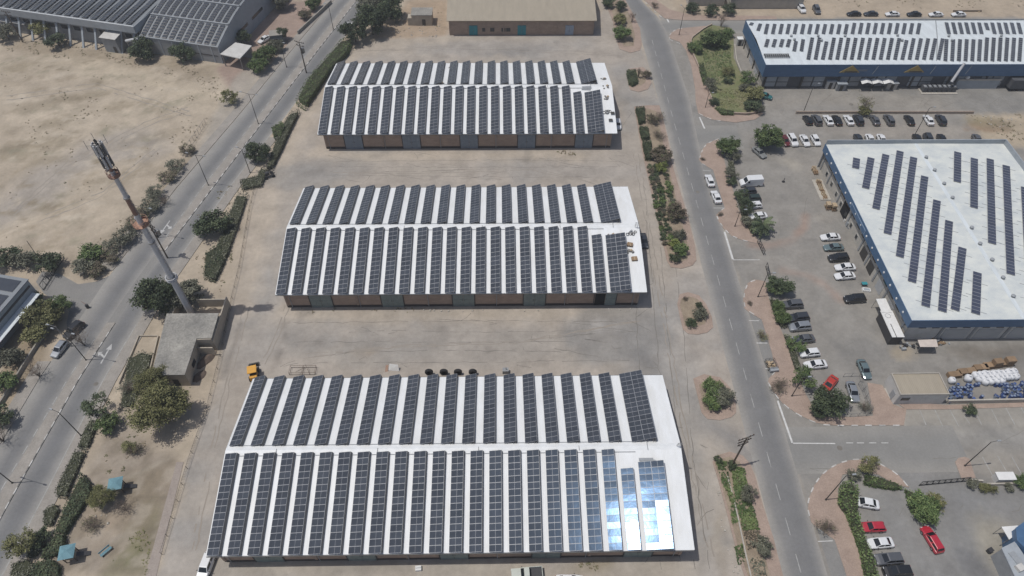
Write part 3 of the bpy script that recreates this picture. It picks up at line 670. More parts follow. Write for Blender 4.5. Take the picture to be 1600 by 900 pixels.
pavement('pavement', [(1178, 437), (1168, 443), (1163, 455), (1161, 468), (1163, 482), (1170, 488), (1190, 500), (1206, 552), (1211, 580), (1201, 592), (1200, 598), (1208, 612), (1222, 630), (1245, 647), (1275, 661), (1300, 665), (1412, 665), (1416, 640), (1395, 632), (1378, 602), (1355, 598), (1362, 640), (1364, 650), (1330, 652), (1287, 650), (1270, 635), (1258, 615), (1245, 583), (1233, 548), (1222, 520), (1208, 490), (1200, 462), (1196, 440)], M['pavers'],
         [[(1180, 438), (1169, 443), (1164, 455), (1162, 468), (1164, 481)], [(1170, 487), (1190, 499)], [(1211, 581), (1202, 592)], [(1200, 598), (1208, 612), (1222, 630), (1245, 647), (1275, 661), (1300, 665), (1350, 665), (1410, 665)]], step=1.3)
pavement('pavement', [(1420, 762), (1402, 741), (1382, 729), (1360, 720), (1340, 718), (1325, 720), (1305, 727), (1285, 741), (1272, 759), (1264, 778), (1262, 795), (1267, 816), (1277, 826), (1304, 844), (1325, 908), (1353, 908), (1345, 860), (1336, 830), (1325, 798), (1312, 780), (1308, 768), (1316, 742), (1345, 736), (1372, 742), (1398, 757)], M['pavers'],
         [[(1418, 760), (1402, 742), (1382, 729), (1360, 720), (1340, 718), (1325, 720), (1305, 727), (1285, 741), (1272, 759), (1264, 778), (1262, 795), (1267, 816)], [(1277, 826), (1304, 844)]], step=1.15)
# pavement across the top beyond the side road
pavement('pavement', None, M['pavers'], world=[(53.6, 211), (60, 209.9), (90, 209.9), (90, 212.4), (62, 213.5), (56, 217), (50, 228), (44, 245), (40, 244), (44.5, 238), (48.2, 224)])
along_kerb(bpy.data.objects[[o.name for o in COL.objects if o.name.startswith('pavement')][-1]], smooth_path([(43.9, 239), (47.8, 224.5), (52.0, 213.2), (54, 211)], 5), 0, 1, 1.4, .22, .145, 0, 1.5)
# left road: pavements both sides
yy = np.linspace(2, 79, 26)
pavement('pavement', None, M['pavers_grey'], world=[(lx(RL, y), y) for y in yy]+[(lx(RL, y)-2.6, y) for y in yy[::-1]])
yy = np.linspace(103, 236, 40)
pavement('pavement', None, M['pavers_grey'], world=[(lx(RL, y)-0.1, y) for y in yy]+[(lx(RL, y)-2.7-1.2*math.exp(-((y-112)/12)**2), y) for y in yy[::-1]])
yy = np.linspace(2, 150, 40)
pavement('pavement', None, M['pavers_grey'], world=[(lx(RR, y), y) for y in yy]+[(lx(RR, y)+2.4, y) for y in yy[::-1]])
pavement('path', [(287, 722), (276, 722), (226, 905), (243, 905)], mat('greyish_pink_path', (0.345, 0.30, 0.265), (0.28, 0.24, 0.215), 0.3, .92, fine=.1), h=0.06)
# islands between the yard and the estate road: paver rim, soil heart
ISL = {
 1: ([(936, -12), (950, 15), (958, 35), (962, 60), (968, 77), (985, 83), (1000, 79), (1003, 70), (1000, 45), (988, 20), (970, -12)], [(944, -12), (954, 12), (962, 35), (967, 60), (975, 73), (990, 72), (992, 55), (984, 25), (966, -12)]),
 2: ([(982, 108), (1005, 105), (1014, 115), (1018, 130), (1012, 140), (998, 144), (985, 141), (981, 130)], [(979.5, 110), (1000, 109), (1008, 117), (1009, 128), (1002, 134), (990, 134), (982, 132)]),
 3: ([(991, 167), (1012, 165), (1030, 165), (1036, 185), (1044, 220), (1050, 255), (1060, 290), (1075, 340), (1086, 385), (1088, 407), (1082, 415), (1065, 420), (1048, 418), (1042, 408), (1029, 350), (1017, 300), (1007, 255), (999, 215)], [(993, 170), (1012, 170), (1026, 175), (1032, 200), (1037, 230), (1046, 265), (1056, 310), (1066, 350), (1075, 385), (1075, 405), (1062, 411), (1049, 409), (1044, 400), (1033, 350), (1021, 300), (1011, 255), (1002, 215)]),
 4: ([(1062, 460), (1075, 457), (1092, 462), (1103, 475), (1112, 495), (1114, 512), (1105, 520), (1090, 523), (1075, 522), (1067, 515), (1062, 495), (1058, 475)], [(1064, 467), (1078, 464), (1090, 468), (1099, 480), (1105, 496), (1101, 507), (1085, 511), (1070, 510), (1067, 495), (1062, 478)]),
 5: ([(1083, 592), (1100, 585), (1125, 590), (1140, 605), (1150, 630), (1150, 645), (1143, 652), (1125, 657), (1105, 655), (1096, 645), (1090, 620)], [(1092, 602), (1105, 594), (1125, 596), (1140, 612), (1147, 630), (1135, 638), (1115, 641), (1100, 641), (1096, 622)]),
 6: ([(1113, 722), (1120, 712), (1140, 706), (1160, 712), (1172, 725), (1180, 745), (1192, 790), (1208, 840), (1226, 910), (1166, 910), (1150, 860), (1135, 800), (1122, 750)], [(1116, 724), (1124, 718), (1140, 714), (1155, 722), (1163, 735), (1170, 770), (1183, 815), (1190, 850), (1205, 910), (1172, 910), (1154, 860), (1139, 800), (1125, 750)]),
}
for k_, (ring, heart) in ISL.items():
    o = pavement('island', ring, M['pavers'])
    b = MB(); b.prism(gp(heart), 0.05, 0.15); h_ = b.build('planting_bed', M['soil'], o)
# garden by the upper-right warehouse: grass raised inside a low wall
GARDEN = [(1079, 62), (1100, 46), (1112, 40), (1140, 44), (1146, 60), (1146, 90), (1155, 112), (1172, 135), (1190, 160), (1190, 170), (1183, 177), (1170, 180), (1130, 178), (1117, 170), (1112, 158), (1102, 131), (1090, 103), (1080, 80)]
b = MB(); b.prism(gp(GARDEN), 0, 0.22); struct(b.build('lawn', M['grass']))
GW = gp(GARDEN); gw_root = thing('garden_wall', 'low pinkish stone wall curving round the grassy garden by the road', 'wall', (*GW[0], 0))
def wall_along(root, path, t, h, m, name='wall_segment', z0=0.0):
    P = resample(path, 2.2)
    if (P[-1]-Vector(path[-1])).length > 0.3: P.append(Vector(path[-1]))
    for p, q in zip(P[:-1], P[1:]):
        d = q-p; b = MB(); b.box(0, 0, 0, d.length-0.01, t, h); mid = (p+q)/2
        o = b.build(name, m, root, loc=(mid.x-root.location.x, mid.y-root.location.y, z0)); o.rotation_euler.z = math.atan2(d.y, d.x)
wall_along(gw_root, GW[13:]+GW[:2] if False else [GW[i] for i in (2, 1, 0, 17, 16, 15, 14, 13, 12, 11, 10, 9)], 0.3, 0.7, M['stone_wall'])

# cracks, slab joints and tyre tracks worn into the yard and the car parks: thin flat strips on the ground
def scribble(name, lines, m, seed, jit):
    r = random.Random(seed); b = MB(); z = 0.0045
    for pts, w_ in lines:
        P = resample([tuple(p) for p in gp(pts)], 1.5)
        if len(P) < 2: continue
        Q = []
        for i, p in enumerate(P):
            d = (P[min(i+1, len(P)-1)]-P[max(i-1, 0)]).normalized(); n_ = Vector((-d.y, d.x)); c_ = p+n_*r.gauss(0, jit); h_ = w_*r.uniform(.35, 1.0)/2; Q.append((c_-n_*h_, c_+n_*h_))
        for (a, c), (e, f) in zip(Q[:-1], Q[1:]):
            if r.random() < .88: b.add([(*a, z), (*c, z), (*f, z), (*e, z)], [(3, 2, 1, 0)])
        z += 0.00004
    return stuff(b.build(name, m))
R_ = random.Random(17); L1, L2_ = [], []
for v in (251, 262, 274, 503, 517, 532, 548, 565, 78): L1.append(([(R_.uniform(450, 560), v+R_.uniform(-2, 2)), (R_.uniform(700, 800), v+R_.uniform(-3, 3)), (R_.uniform(880, 1000), v+R_.uniform(-3, 3))], .13))
for u0, u1 in ((985, 1010), (1010, 1040), (1028, 1062), (1046, 1085)): L1.append(([(u0, 330), ((u0+u1)/2+R_.uniform(-3, 3), 520), (u1+R_.uniform(-4, 4), 720), (u1+24, 890)], .16))
for k in range(26):
    u, v = R_.uniform(960, 1085), R_.uniform(150, 880); u += (v-500)*.09; L1.append(([(u, v), (u+R_.uniform(-25, 25), v+R_.uniform(-25, 25)), (u+R_.uniform(-40, 40), v+R_.uniform(-40, 40))], .12))
for k in range(34):
    u, v = R_.uniform(460, 980), R_.choice([R_.uniform(242, 284), R_.uniform(492, 578)]); L1.append(([(u, v), (u+R_.uniform(-40, 40), v+R_.uniform(-8, 8)), (u+R_.uniform(-70, 70), v+R_.uniform(-14, 14))], .11))
for k in range(34):
    u, v = R_.uniform(1220, 1590), R_.choice([R_.uniform(290, 560), R_.uniform(680, 890), R_.uniform(152, 172)]); L1.append(([(u, v), (u+R_.uniform(-30, 30), v+R_.uniform(-14, 14)), (u+R_.uniform(-50, 50), v+R_.uniform(-26, 26))], .10))
M['crack'] = mat('dark_joint_dust', (0.20, 0.185, 0.165), (0.15, 0.14, 0.125), 1, .95)
scribble('ground_crack', L1, M['crack'], 3, .10)
for dx in (0, 7):
    L2_ += [([(445+dx, 478), (432+dx, 520), (405+dx, 575)], .35), ([(520+dx, 300-30), (640, 268+dx*.5), (830, 262+dx*.5), (985, 300)], .3), ([(470+dx, 560-dx), (620, 540+dx*.4), (820, 532+dx*.4), (1000+dx, 500)], .3), ([(990+dx, 240), (1020+dx, 420), (1060+dx, 640), (1110+dx, 880)], .3), ([(560+dx, 80), (700, 72+dx*.4), (960, 84+dx*.4)], .3), ([(330+dx, 700), (352+dx, 600), (385+dx, 470)], .35), ([(300+dx, 860), (322+dx, 740)], .35)]
    L2_ += [([(20, 330+dx), (110, 250+dx), (230, 190+dx), (300, 165+dx)], .4), ([(10, 150+dx), (150, 130+dx), (300, 175+dx)], .4), ([(60, 340+dx), (160, 300+dx), (250, 225+dx)], .35)]
M['track'] = mat('tyre_track_dust', (0.305, 0.272, 0.235), (0.265, 0.237, 0.205), 1, .95)
scribble('tyre_track', L2_, M['track'], 4, .12)
for i, (px, r_m, lab) in enumerate((((1120, 640), .45, 0), ((1175, 780), .45, 0), ((1090, 300), .45, 0), ((1312, 700), .5, 0), ((150, 600), .45, 0), ((1330, 163), .6, 0))):
    p = g(*px); b = MB(); b.lathe([(r_m, .006), (r_m, .02), (r_m*.8, .022)], 16, (p.x, p.y, 0)); struct(b.build('manhole_cover', M['crack']))
# ------------------------------------------------------------------ solar modules
def module_mesh(name, L_, W_, cell, halves=True, t=0.035, fr=0.032):
    """framed module lying in its own plane, origin at the corner; L along x, W along y"""
    b = MB(); z = t
    b.add([(0, 0, 0), (L_, 0, 0), (L_, W_, 0), (0, W_, 0)], [(3, 2, 1, 0)], 2)
    b.add([(0, 0, 0), (L_, 0, 0), (L_, W_, 0), (0, W_, 0), (0, 0, z), (L_, 0, z), (L_, W_, z), (0, W_, z)], [(0, 1, 5, 4), (1, 2, 6, 5), (2, 3, 7, 6), (3, 0, 4, 7)], 1)
    xs = [0, fr, L_/2-fr*0.45, L_/2+fr*0.45, L_-fr, L_] if halves else [0, fr, L_-fr, L_]
    ysq = [0, fr, W_-fr, W_]
    for i in range(len(xs)-1):
        for j in range(3):
            cellq = j == 1 and i in ((1, 3) if halves else (1,))
            zz = z-0.004 if cellq else z
            b.add([(xs[i], ysq[j], zz), (xs[i+1], ysq[j], zz), (xs[i+1], ysq[j+1], zz), (xs[i], ysq[j+1], zz)], [(0, 1, 2, 3)], 0 if cellq else 1)
    return b.mesh(name, [cell, M['alu'], M['back_sheet']])
PL, PW, PP = 2.10, 1.045, 1.068
TILT = math.radians(15.35)
MOD = module_mesh('solar_panel', PL, PW, M['cell'])
def rack_mesh(n, double):
    """rails, rear posts and clamps of one row"""
    b = MB(); ln = n*PP
    for k in range(2 if double else 1):
        x0 = k*(PL*math.cos(TILT)+0.02); z0 = k*PL*math.sin(TILT)
        for fx in (0.25, 0.78):
            x = x0+PL*fx*math.cos(TILT); z = 0.20+z0+PL*fx*math.sin(TILT)
            b.box(x, ln/2, z-0.085, 0.05, ln+0.1, 0.07)
            for i in range(0, n+1, 3):
                yy = min(i*PP, ln)
                b.box(x, yy if yy > 0 else 0.05, 0.0, 0.05, 0.05, z-0.085)
    xb = (2 if double else 1)*PL*math.cos(TILT)-0.03; zb = 0.20+(2 if double else 1)*PL*math.sin(TILT)
    for i in range(0, n+1, 3):
        yy = min(max(i*PP, 0.04), ln-0.04)
        b.box(xb-0.03, yy, 0.0, 0.05, 0.05, zb-0.03)
    return b.mesh('mounting_rack', M['rail'])
def shade_sheet_mesh(n, double):
    """dull sheet on the high rear side, standing in for the dark shadow strip there"""
    ln = n*PP; k = 2 if double else 1
    xb = k*PL*math.cos(TILT)+0.02; zb = 0.20+k*PL*math.sin(TILT)-0.02; b = MB()
    b.slab((xb+0.16, 0.02, 0.03), (xb+0.16, ln-0.02, 0.03), (xb, ln-0.02, zb), (xb, 0.02, zb), 0.012)
    return b.mesh('rear_shade_sheet', M['back_sheet'])
RACK = {}; SHADE_SHEET = {}
def solar_row(label, group, loc, rx, n, double, prng):
    t = thing('solar_panel_row', label, 'solar panels', loc, 0, group); t.rotation_euler.x = rx
    if (n, double) not in RACK: RACK[(n, double)] = rack_mesh(n, double); SHADE_SHEET[(n, double)] = shade_sheet_mesh(n, double)
    link('mounting_rack', RACK[(n, double)], t)
    link('rear_shade_sheet', SHADE_SHEET[(n, double)], t)  # sheet imitates the dark shadow strip to the right of the row
    for k in range(2 if double else 1):
        jr = math.radians(prng.gauss(0, 0.45))
        for i in range(n):
            x = k*(PL*math.cos(TILT)+0.02); z = 0.20+k*PL*math.sin(TILT)
            link('solar_panel', MOD, t, (x, i*PP, z), (math.radians(prng.gauss(0, 0.38)), -TILT+jr+math.radians(prng.gauss(0, 0.16)), 0))
    return t

# ------------------------------------------------------------------ the three long warehouses
WW, WD, HE, HR = 76.25, 32.57, 5.3, 8.6
SL = math.atan2(HR-HE, WD/2)
def warehouse(x0, y0, which, label, door_m, open_leaf):
    root = thing('warehouse', label, 'warehouse', (x0, y0, 0), 0, 'long brown warehouses under solar rows')
    ix, iy = 1.05, 0.95
    # walls
    zf = HE+(iy)/(WD/2)*(HR-HE)-0.16
    for nm, yv, sgn in (('front_wall', iy, 1), ('back_wall', WD-iy, -1)):
        b = MB(); b.box(WW/2, yv+sgn*0.15, 0.7, WW-2*ix, 0.3, zf-0.7); wl = b.build(nm, M['wall_brown'], root)
        b = MB(); b.box(WW/2, yv+sgn*0.13, 0, WW-2*ix-0.02, 0.32, 0.7); b.build('plinth', M['plinth'], wl)
    for xv, sgn in ((ix, 1), (WW-ix, -1)):
        b = MB(); pts = [(iy+0.31, 0), (WD-iy-0.31, 0), (WD-iy-0.31, zf-0.03), (WD/2, HR-0.16), (iy+0.31, zf-0.03)]
        xa, xb = (xv, xv+0.3*sgn); n = 5
        vs = [(xa, p[0], p[1]) for p in pts]+[(xb, p[0], p[1]) for p in pts]
        fs = [tuple(range(n)) if sgn < 0 else tuple(range(n))[::-1], tuple(range(n, 2*n))[::-1] if sgn < 0 else tuple(range(n, 2*n))]
        fs += [(i, (i+1) % n, n+(i+1) % n, n+i) for i in range(n)]
        b.add(vs, fs); b.build('gable_wall', M['wall_brown'], root)
    # pilasters and doors along the front
    doors = [8.5+14.9*i for i in range(5)]
    for i in range(11):
        xp = 1.3+i*(WW-2.6)/10
        if min(abs(xp-d) for d in doors) > 2.5:
            b = MB(); b.box(xp, iy-0.06, 0.7, 0.45, 0.13, zf-0.75); b.build('pilaster', M['pilaster'], root)
    for i, d in enumerate(doors):
        b = MB(); b.box(d, iy-.06, 4.45, 4.95, .14, .22)
        for s in (-1, 1): b.box(d+s*2.36, iy-.06, .02, .16, .14, 4.43)
        b.build('door_frame', M['frame_dark'], root)
        for s in (-1, 1):
            if i == open_leaf and s == -1:
                b = MB(); b.box(d-1.1, iy-0.02, 0.02, 2.1, 0.06, 4.2); b.build('doorway', M['black_hole'], root)
                continue
            b = MB(); b.box(d+s*1.13, iy-0.07, 0.06, 2.2, 0.10, 4.35); dl = b.build('door', door_m, root)
            b = MB()
            for zz in (0.5, 2.2, 3.9): b.box(d+s*1.13, iy-0.135, zz, 2.1, 0.03, 0.12)
            b.box(d+s*1.13, iy-0.14, 0.45, 0.12, 0.045, 3.6)
            b.build('door_brace', door_m, dl)
            b = MB(); b.box(d+s*0.2, iy-0.15, 1.9, 0.05, 0.06, 0.4); b.build('handle', M['steel_dark'], dl)
    for i in range(6):
        b = MB(); b.tube((2.2+i*14.35, iy-.14, .1), (2.2+i*14.35, iy-.14, HE-.3), .06, n=6); b.build('downpipe', M['conduit'], root)
    # roof
    for nm, (ya, za), (yb, zb) in (('roof_slope', (0, HE), (WD/2, HR)), ('roof_slope', (WD/2, HR), (WD, HE))):
        b = MB(); b.slab((0, ya, za), (WW, ya, za), (WW, yb, zb), (0, yb, zb), 0.12); rs = b.build(nm, M['roof_white'], root)
    b = MB()
    for s in (-1, 1):
        ya = WD/2+s*0.55; za = HR-0.55*math.tan(SL)+0.02
        p = [(0.02, WD/2, HR+0.05), (WW-0.02, WD/2, HR+0.05), (WW-0.02, ya, za), (0.02, ya, za)]
        b.slab(*(p if s < 0 else p[::-1])[::-1], 0.015)
    b.build('ridge_cap', M['ridge'], root)
    b = MB()
    for yv, s in ((-0.07, 1), (WD+0.07, -1)): b.box(WW/2, yv, HE-0.22, WW-0.04, 0.13, 0.16)
    b.build('gutter', M['fascia_grey'], root)
    for xv in (-0.03, WW+0.03):
        for s in (0, 1):
            b = MB(); ya, yb = (0.02, WD/2) if s == 0 else (WD/2, WD-0.02)
            za, zb = (HE+0.03, HR+0.03) if s == 0 else (HR+0.03, HE+0.03)
            b.slab((xv-0.06, ya, za), (xv+0.06, ya, za), (xv+0.06, yb, zb), (xv-0.06, yb, zb), 0.2); b.build('barge_board', M['ridge'], root)
    # cable trays along the inner ends of the rows
    b = MB()
    for yv in (WD/2-0.95, WD/2+0.95):
        z = HR-0.95*math.tan(SL)+0.05; b.box(WW/2-3.2, yv, z, WW-9, 0.10, 0.07)
    b.box(WW-5.6, WD/2+0.1, HR+0.07, 0.10, 1.6, 0.05)
    b.build('cable_tray', M['conduit'], root)
    b = MB()
    for xv in (8.4, 25.3, 42.2, 59.1): b.box(xv, WD/2-0.2, HR+0.06, 0.07, 0.8, 0.05)
    b.build('lifeline_anchor', M['steel'], root)
    return root
places = {3: (-46.26, 38.5, 'nearest'), 2: (-46.29, 91.34, 'middle'), 1: (-46.43, 144.25, 'farthest')}
prng = random.Random(99)
for k_ in (3, 2, 1):
    bx, by, nm = places[k_]
    lab = {3: 'low brown warehouse nearest the camera, white solar roof filling the bottom centre',
           2: 'low brown warehouse, middle of three with white solar roofs, one teal door open',
           1: 'low brown warehouse with grey-blue doors, farthest of the three solar-roofed ones'}[k_]
    warehouse(bx, by, nm, lab, M['door_teal'] if k_ > 1 else M['door_blue'], 4 if k_ == 2 else -1)
    fx = [0.12+3.135*i for i in range(21)]+[0.12+3.135*20+2.93]
    for i, x in enumerate(fx):
        n = 15 if i < 21 else (13 if k_ != 3 else 12)
        xs = 'short ' if n < 15 else ''
        solar_row(f'{ORD[i]} {xs}solar row from the left on the front slope of the {nm} warehouse', f'front slope solar rows of the {nm} warehouse',
                  (bx+x, by+0.05, HE+0.05*math.tan(SL)+0.0), SL, n, False, prng)
    solar_row(f'short double-width solar row at the right end of the front slope of the {nm} warehouse', f'front slope solar rows of the {nm} warehouse',
              (bx+68.75, by+0.05, HE), SL, 13, True, prng)
    bxs = [0.35+3.55*i for i in range(19)]
    for i, x in enumerate(bxs):
        y = by+WD/2+0.75; z = HR-0.75*math.tan(SL)
        solar_row(f'{ORD[i]} solar row from the left on the rear slope of the {nm} warehouse', f'rear slope solar rows of the {nm} warehouse',
                  (bx+x, y, z), -SL, 15, False, prng)
    solar_row(f'double-width solar row at the right end of the rear slope of the {nm} warehouse', f'rear slope solar rows of the {nm} warehouse',
              (bx+68.15, by+WD/2+0.75, HR-0.75*math.tan(SL)), -SL, 15, True, prng)

# things lying on those roofs
def roof_z(y, k_):
    by = places[k_][1]; return HR-abs(y-by-WD/2)*math.tan(SL)
def on_roof(u, v, k_):
    p = g(u, v, 7.0)
    for _ in range(5): p = g(u, v, roof_z(p.y, k_)+0.02)
    return p
def clutter(name, label, cat, u, v, k_, kind, group=None):
    p = on_roof(u, v, k_); by = places[k_][1]
    t = thing(name, label, cat, tuple(p), 0, group); t.rotation_euler.x = SL if p.y < by+WD/2 else -SL
    r = random.Random(int(u*7+v)); b = MB()
    if kind == 'carton':
        b.box(0, 0, 0.0, 1.2, 0.9, 0.45, r.uniform(-.3, .3)); b.build('carton', M['carton'], t)
        b = MB(); b.box(0, 0, 0.451, 0.16, 0.88, 0.01, 0.1); b.build('tape', M['timber'], t)
    elif kind == 'coil':
        for q in range(5):
            rr = r.uniform(.25, .5); cx, cy = r.uniform(-.9, .9), r.uniform(-.7, .7); n = 12
            for a in range(n):
                t0, t1 = 2*math.pi*a/n, 2*math.pi*(a+1)/n
                b.tube((cx+rr*math.cos(t0), cy+rr*math.sin(t0), .06+.03*q), (cx+rr*math.cos(t1), cy+rr*math.sin(t1), .06+.03*q), .06, n=5, caps=False)
        b.build('cable_coil', M['steel_dark'], t)
        b = MB(); b.box(r.uniform(-.4, .4), r.uniform(-.4, .4), 0, .5, .35, .3, r.uniform(0, 3)); b.build('toolbox', M['conduit'], t)
    elif kind == 'plates':
        for q in range(4): b.box(r.uniform(-.25, .25), q*.28, 0.02+.05*q, 2.4, .5, .04, r.uniform(-.12, .12))
        b.build('sheet_offcut', M['conduit'], t)
    elif kind == 'hatch':
        b.box(0, 0, 0, .9, .7, .35); b.build('upstand', M['conduit'], t); b = MB(); b.box(0, 0, .352, 1.0, .8, .06); b.build('lid', M['steel_dark'], t)
    elif kind == 'mast':
        for dx in (-.25, .25): b.tube((dx, 0, 0), (dx, 0, 1.9), .03, n=6)
        b.build('upright', M['steel'], t); b = MB()
        for q in range(5): b.tube((-.45, 0, .4+.35*q), (.45, 0, .4+.35*q), .025, n=5)
        b.build('rung', M['steel'], t)
    elif kind == 'bags':
        for q in range(6): b.box(r.uniform(-.8, .8), r.uniform(-.6, .6), 0, r.uniform(.3, .7), r.uniform(.25, .5), r.uniform(.1, .35), r.uniform(0, 3), taper=.8)
        b.build('wrapped_bundle', M['rail'], t); b = MB(); b.box(.3, .4, 0, .5, .4, .3, .4); b.build('carton', M['timber'], t)
clutter('carton', 'brown carton lying at the right edge of the middle warehouse roof, upper of two', 'carton', 984, 383, 2, 'carton')
clutter('carton', 'brown carton lying at the right edge of the middle warehouse roof, lower of two', 'carton', 991, 405, 2, 'carton')
clutter('cable_pile', 'dark pile of cables and tools at the ridge end of the middle warehouse roof', 'cables', 986, 363, 2, 'coil')
clutter('cable_pile', 'small dark heap of fixings beside cartons on the middle warehouse roof', 'cables', 984, 394, 2, 'bags')
clutter('roof_ladder', 'short metal ladder frame at the right ridge end of the middle warehouse', 'ladder', 994, 355, 2, 'mast')
clutter('fixings_pile', 'scattered fixings on the bare white patch of the middle warehouse roof', 'fixings', 956, 369, 2, 'bags')
clutter('roof_ladder', 'metal ladder frame standing at the right ridge end of the nearest warehouse', 'ladder', 1060, 697, 3, 'mast')
clutter('offcut_stack', 'grey stack of sheet offcuts above the short rows on the nearest roof', 'metal sheets', 1012, 726, 3, 'plates')
clutter('fixings_pile', 'dark bundle on the upper right corner of the farthest solar roof', 'fixings', 943, 124, 1, 'bags')
clutter('fixings_pile', 'dark bundles along the right edge of the farthest solar roof, above the ridge', 'fixings', 947, 136, 1, 'bags')
clutter('cable_pile', 'brown tangle of cables at the right edge of the farthest solar roof', 'cables', 948, 176, 1, 'coil')
clutter('fixings_pile', 'row of dark bundles just below the ridge at the right of the farthest solar roof', 'fixings', 948, 153, 1, 'bags')
clutter('roof_hatch', 'upper of two small dark roof hatches at the right edge of the farthest solar roof', 'roof hatch', 957, 178, 1, 'hatch')
clutter('roof_hatch', 'lower of two small dark roof hatches at the right edge of the farthest solar roof', 'roof hatch', 954, 189, 1, 'hatch')
clutter('offcut_stack', 'pale stack of sheets on the bare patch of the farthest solar roof', 'metal sheets', 917, 140, 1, 'plates')
clutter('fixings_pile', 'dark bundle in a gap of the rear rows of the farthest solar roof', 'fixings', 706, 106, 1, 'bags')
clutter('fixings_pile', 'dark bundle near the ridge at the middle of the farthest solar roof', 'fixings', 689, 131, 1, 'bags')

# ------------------------------------------------------------------ beige warehouse at the top, without panels
x0, y0, L_ = -16.3, 200.4, 46.3
root = thing('warehouse', 'brown warehouse with bare dusty beige roof, ridge vents and bright teal doors', 'warehouse', (x0, y0, 0))
D_, he, hr = 30.0, 5.2, 8.4
b = MB(); b.box(L_/2, 0.95, 0, L_-1.2, 0.3, he+0.02); wl = b.build('front_wall', M['wall_brown'], root)
b = MB(); b.box(L_/2, D_-0.95, 0, L_-1.2, 0.3, he+0.02); b.build('back_wall', M['wall_brown'], root)
for xv in (0.75, L_-0.75):
    b = MB(); pts = [(1.12, 0), (D_-1.12, 0), (D_-1.12, he), (D_/2, hr-.15), (1.12, he)]; vs = [(xv-.15, *p) for p in pts]+[(xv+.15, *p) for p in pts]
    b.add(vs, [(4, 3, 2, 1, 0), (5, 6, 7, 8, 9)]+[(i, (i+1) % 5, 5+(i+1) % 5, 5+i) for i in range(5)]); b.build('gable_wall', M['wall_brown'], root)
for ya, za, yb, zb in ((0, he, D_/2, hr), (D_/2, hr, D_, he)):
    b = MB(); b.slab((0, ya, za), (L_, ya, za), (L_, yb, zb), (0, yb, zb), 0.15); b.build('roof_slope', M['roof_beige'], root)
for i in range(6):
    xv = 4.1+i*7.6; b = MB(); b.box(xv, D_/2, hr-.1, 1.0, 1.0, .6); vt = b.build('ridge_vent', M['wall_cream'], root)
    b = MB(); b.box(xv, D_/2, hr+.502, 1.2, 1.2, .12); b.box(xv, D_/2-.53, hr+.1, .7, .05, .3); b.build('cowl', M['mesh_dark'], vt)
for xv, m_ in ((8.1, M['door_bright_teal']), (23.2, M['door_bright_teal']), (38.1, M['door_light'])):
    for s in (-1, 1):
        b = MB(); b.box(xv+s*0.66, 0.74, 0.05, 1.28, 0.1, 3.2); dl = b.build('door', m_, root)
        b = MB(); b.box(xv+s*0.12, 0.66, 1.3, 0.05, 0.05, 0.3); b.build('handle', M['steel_dark'], dl)
for xv in (11.5, 14.0, 17.5, 19.0):
    b = MB(); b.box(xv, 0.77, 1.2, 1.3, 0.05, 1.2); wf = b.build('window', M['frame_dark'], root); b = MB(); b.box(xv, 0.735, 1.27, 1.15, 0.03, 1.06); b.build('pane', M['glass'], wf)
for i in range(9):
    b = MB(); b.box(0.9+i*(L_-1.8)/8, 0.76, 0, 0.4, 0.12, he-.25); b.build('pilaster', M['pilaster'], root)

# small stone store beside it
a = gp([(640, 40), (676, 40)]); cx = (a[0][0]+a[1][0])/2
root = thing('storage_hut', 'small flat-roofed stone hut with a lean-to beside the beige warehouse', 'hut', (cx, a[0][1]+2.2, 0))
b = MB(); b.box(0.4, 0, 0, 6.4, 4.6, 3.4); b.build('wall', M['plaster'], root)
b = MB(); b.box(0.4, 0, 3.4, 6.7, 4.9, 0.22); b.build('roof', M['concrete_roof'], root)
b = MB(); b.box(-3.45, -0.9, 0, 1.28, 2.6, 2.5); b.build('lean_to', M['plaster'], root)
b = MB(); b.box(1.0, -2.33, 0.05, 1.1, 0.06, 2.1); b.build('door', M['steel_dark'], root)

# ------------------------------------------------------------------ blue and cream warehouse on the right
RX0, RY0, RX1, RY1, RH = 80.7, 81.9, 125.6, 137.4, 7.0
XR, HRR = 103.2, 7.22
root = thing('blue_clad_warehouse', 'wide cream warehouse with deep blue fascia and weathered white roof on the right', 'warehouse', (RX0, RY0, 0))
def L2(x, y): return x-RX0, y-RY0
def rz(x): return RH+(HRR-RH)*(1-abs(x-XR)/(XR-RX0))
for xa, xb in ((RX0+.12, XR), (XR, RX1-.12)):
    b = MB(); b.slab((xa, RY0+.12, rz(xa)), (xb, RY0+.12, rz(xb)), (xb, RY1-.2, rz(xb)), (xa, RY1-.2, rz(xa)), 0.15); b.build('roof_slope', M['roof_grey_white'], root, world=True)
b = MB(); b.box(XR, (RY0+RY1)/2, HRR-0.02, 0.9, RY1-RY0-.6, 0.06); b.build('ridge_cap', M['roof_ur'], root, world=True)
ox, oy = 0.85, 0.75
def wallbox(nm, x0, x1, y0, y1, z0, z1, m): 
    b = MB(); b.box((x0+x1)/2, (y0+y1)/2, z0, x1-x0, y1-y0, z1-z0); return b.build(nm, m, root, world=True)
wallbox('side_wall', RX0+ox, RX0+ox+.3, RY0+oy, RY1-.3, 0, 6.6, M['wall_cream'])
wallbox('front_wall', RX0+ox+.3, RX1-.3, RY0+oy, RY0+oy+.3, 0, 6.6, M['wall_white'])
wallbox('back_wall', RX0+.3, RX1-.3, RY1-.5, RY1-.2, 0, 6.6, M['wall_grey'])
wallbox('east_wall', RX1-.5, RX1-.2, RY0+.5, RY1-.55, 0, 6.6, M['wall_grey'])
wallbox('fascia', RX0, RX0+.12, RY0+.12, RY1, 5.0, 7.1, M['fascia_blue'])
wallbox('fascia', RX0, RX1, RY0, RY0+.12, 4.97, 7.26, M['fascia_blue'])
wallbox('soffit', RX0+.12, RX0+ox, RY0+.14, RY1-.2, 5.02, 5.1, M['wall_grey'])
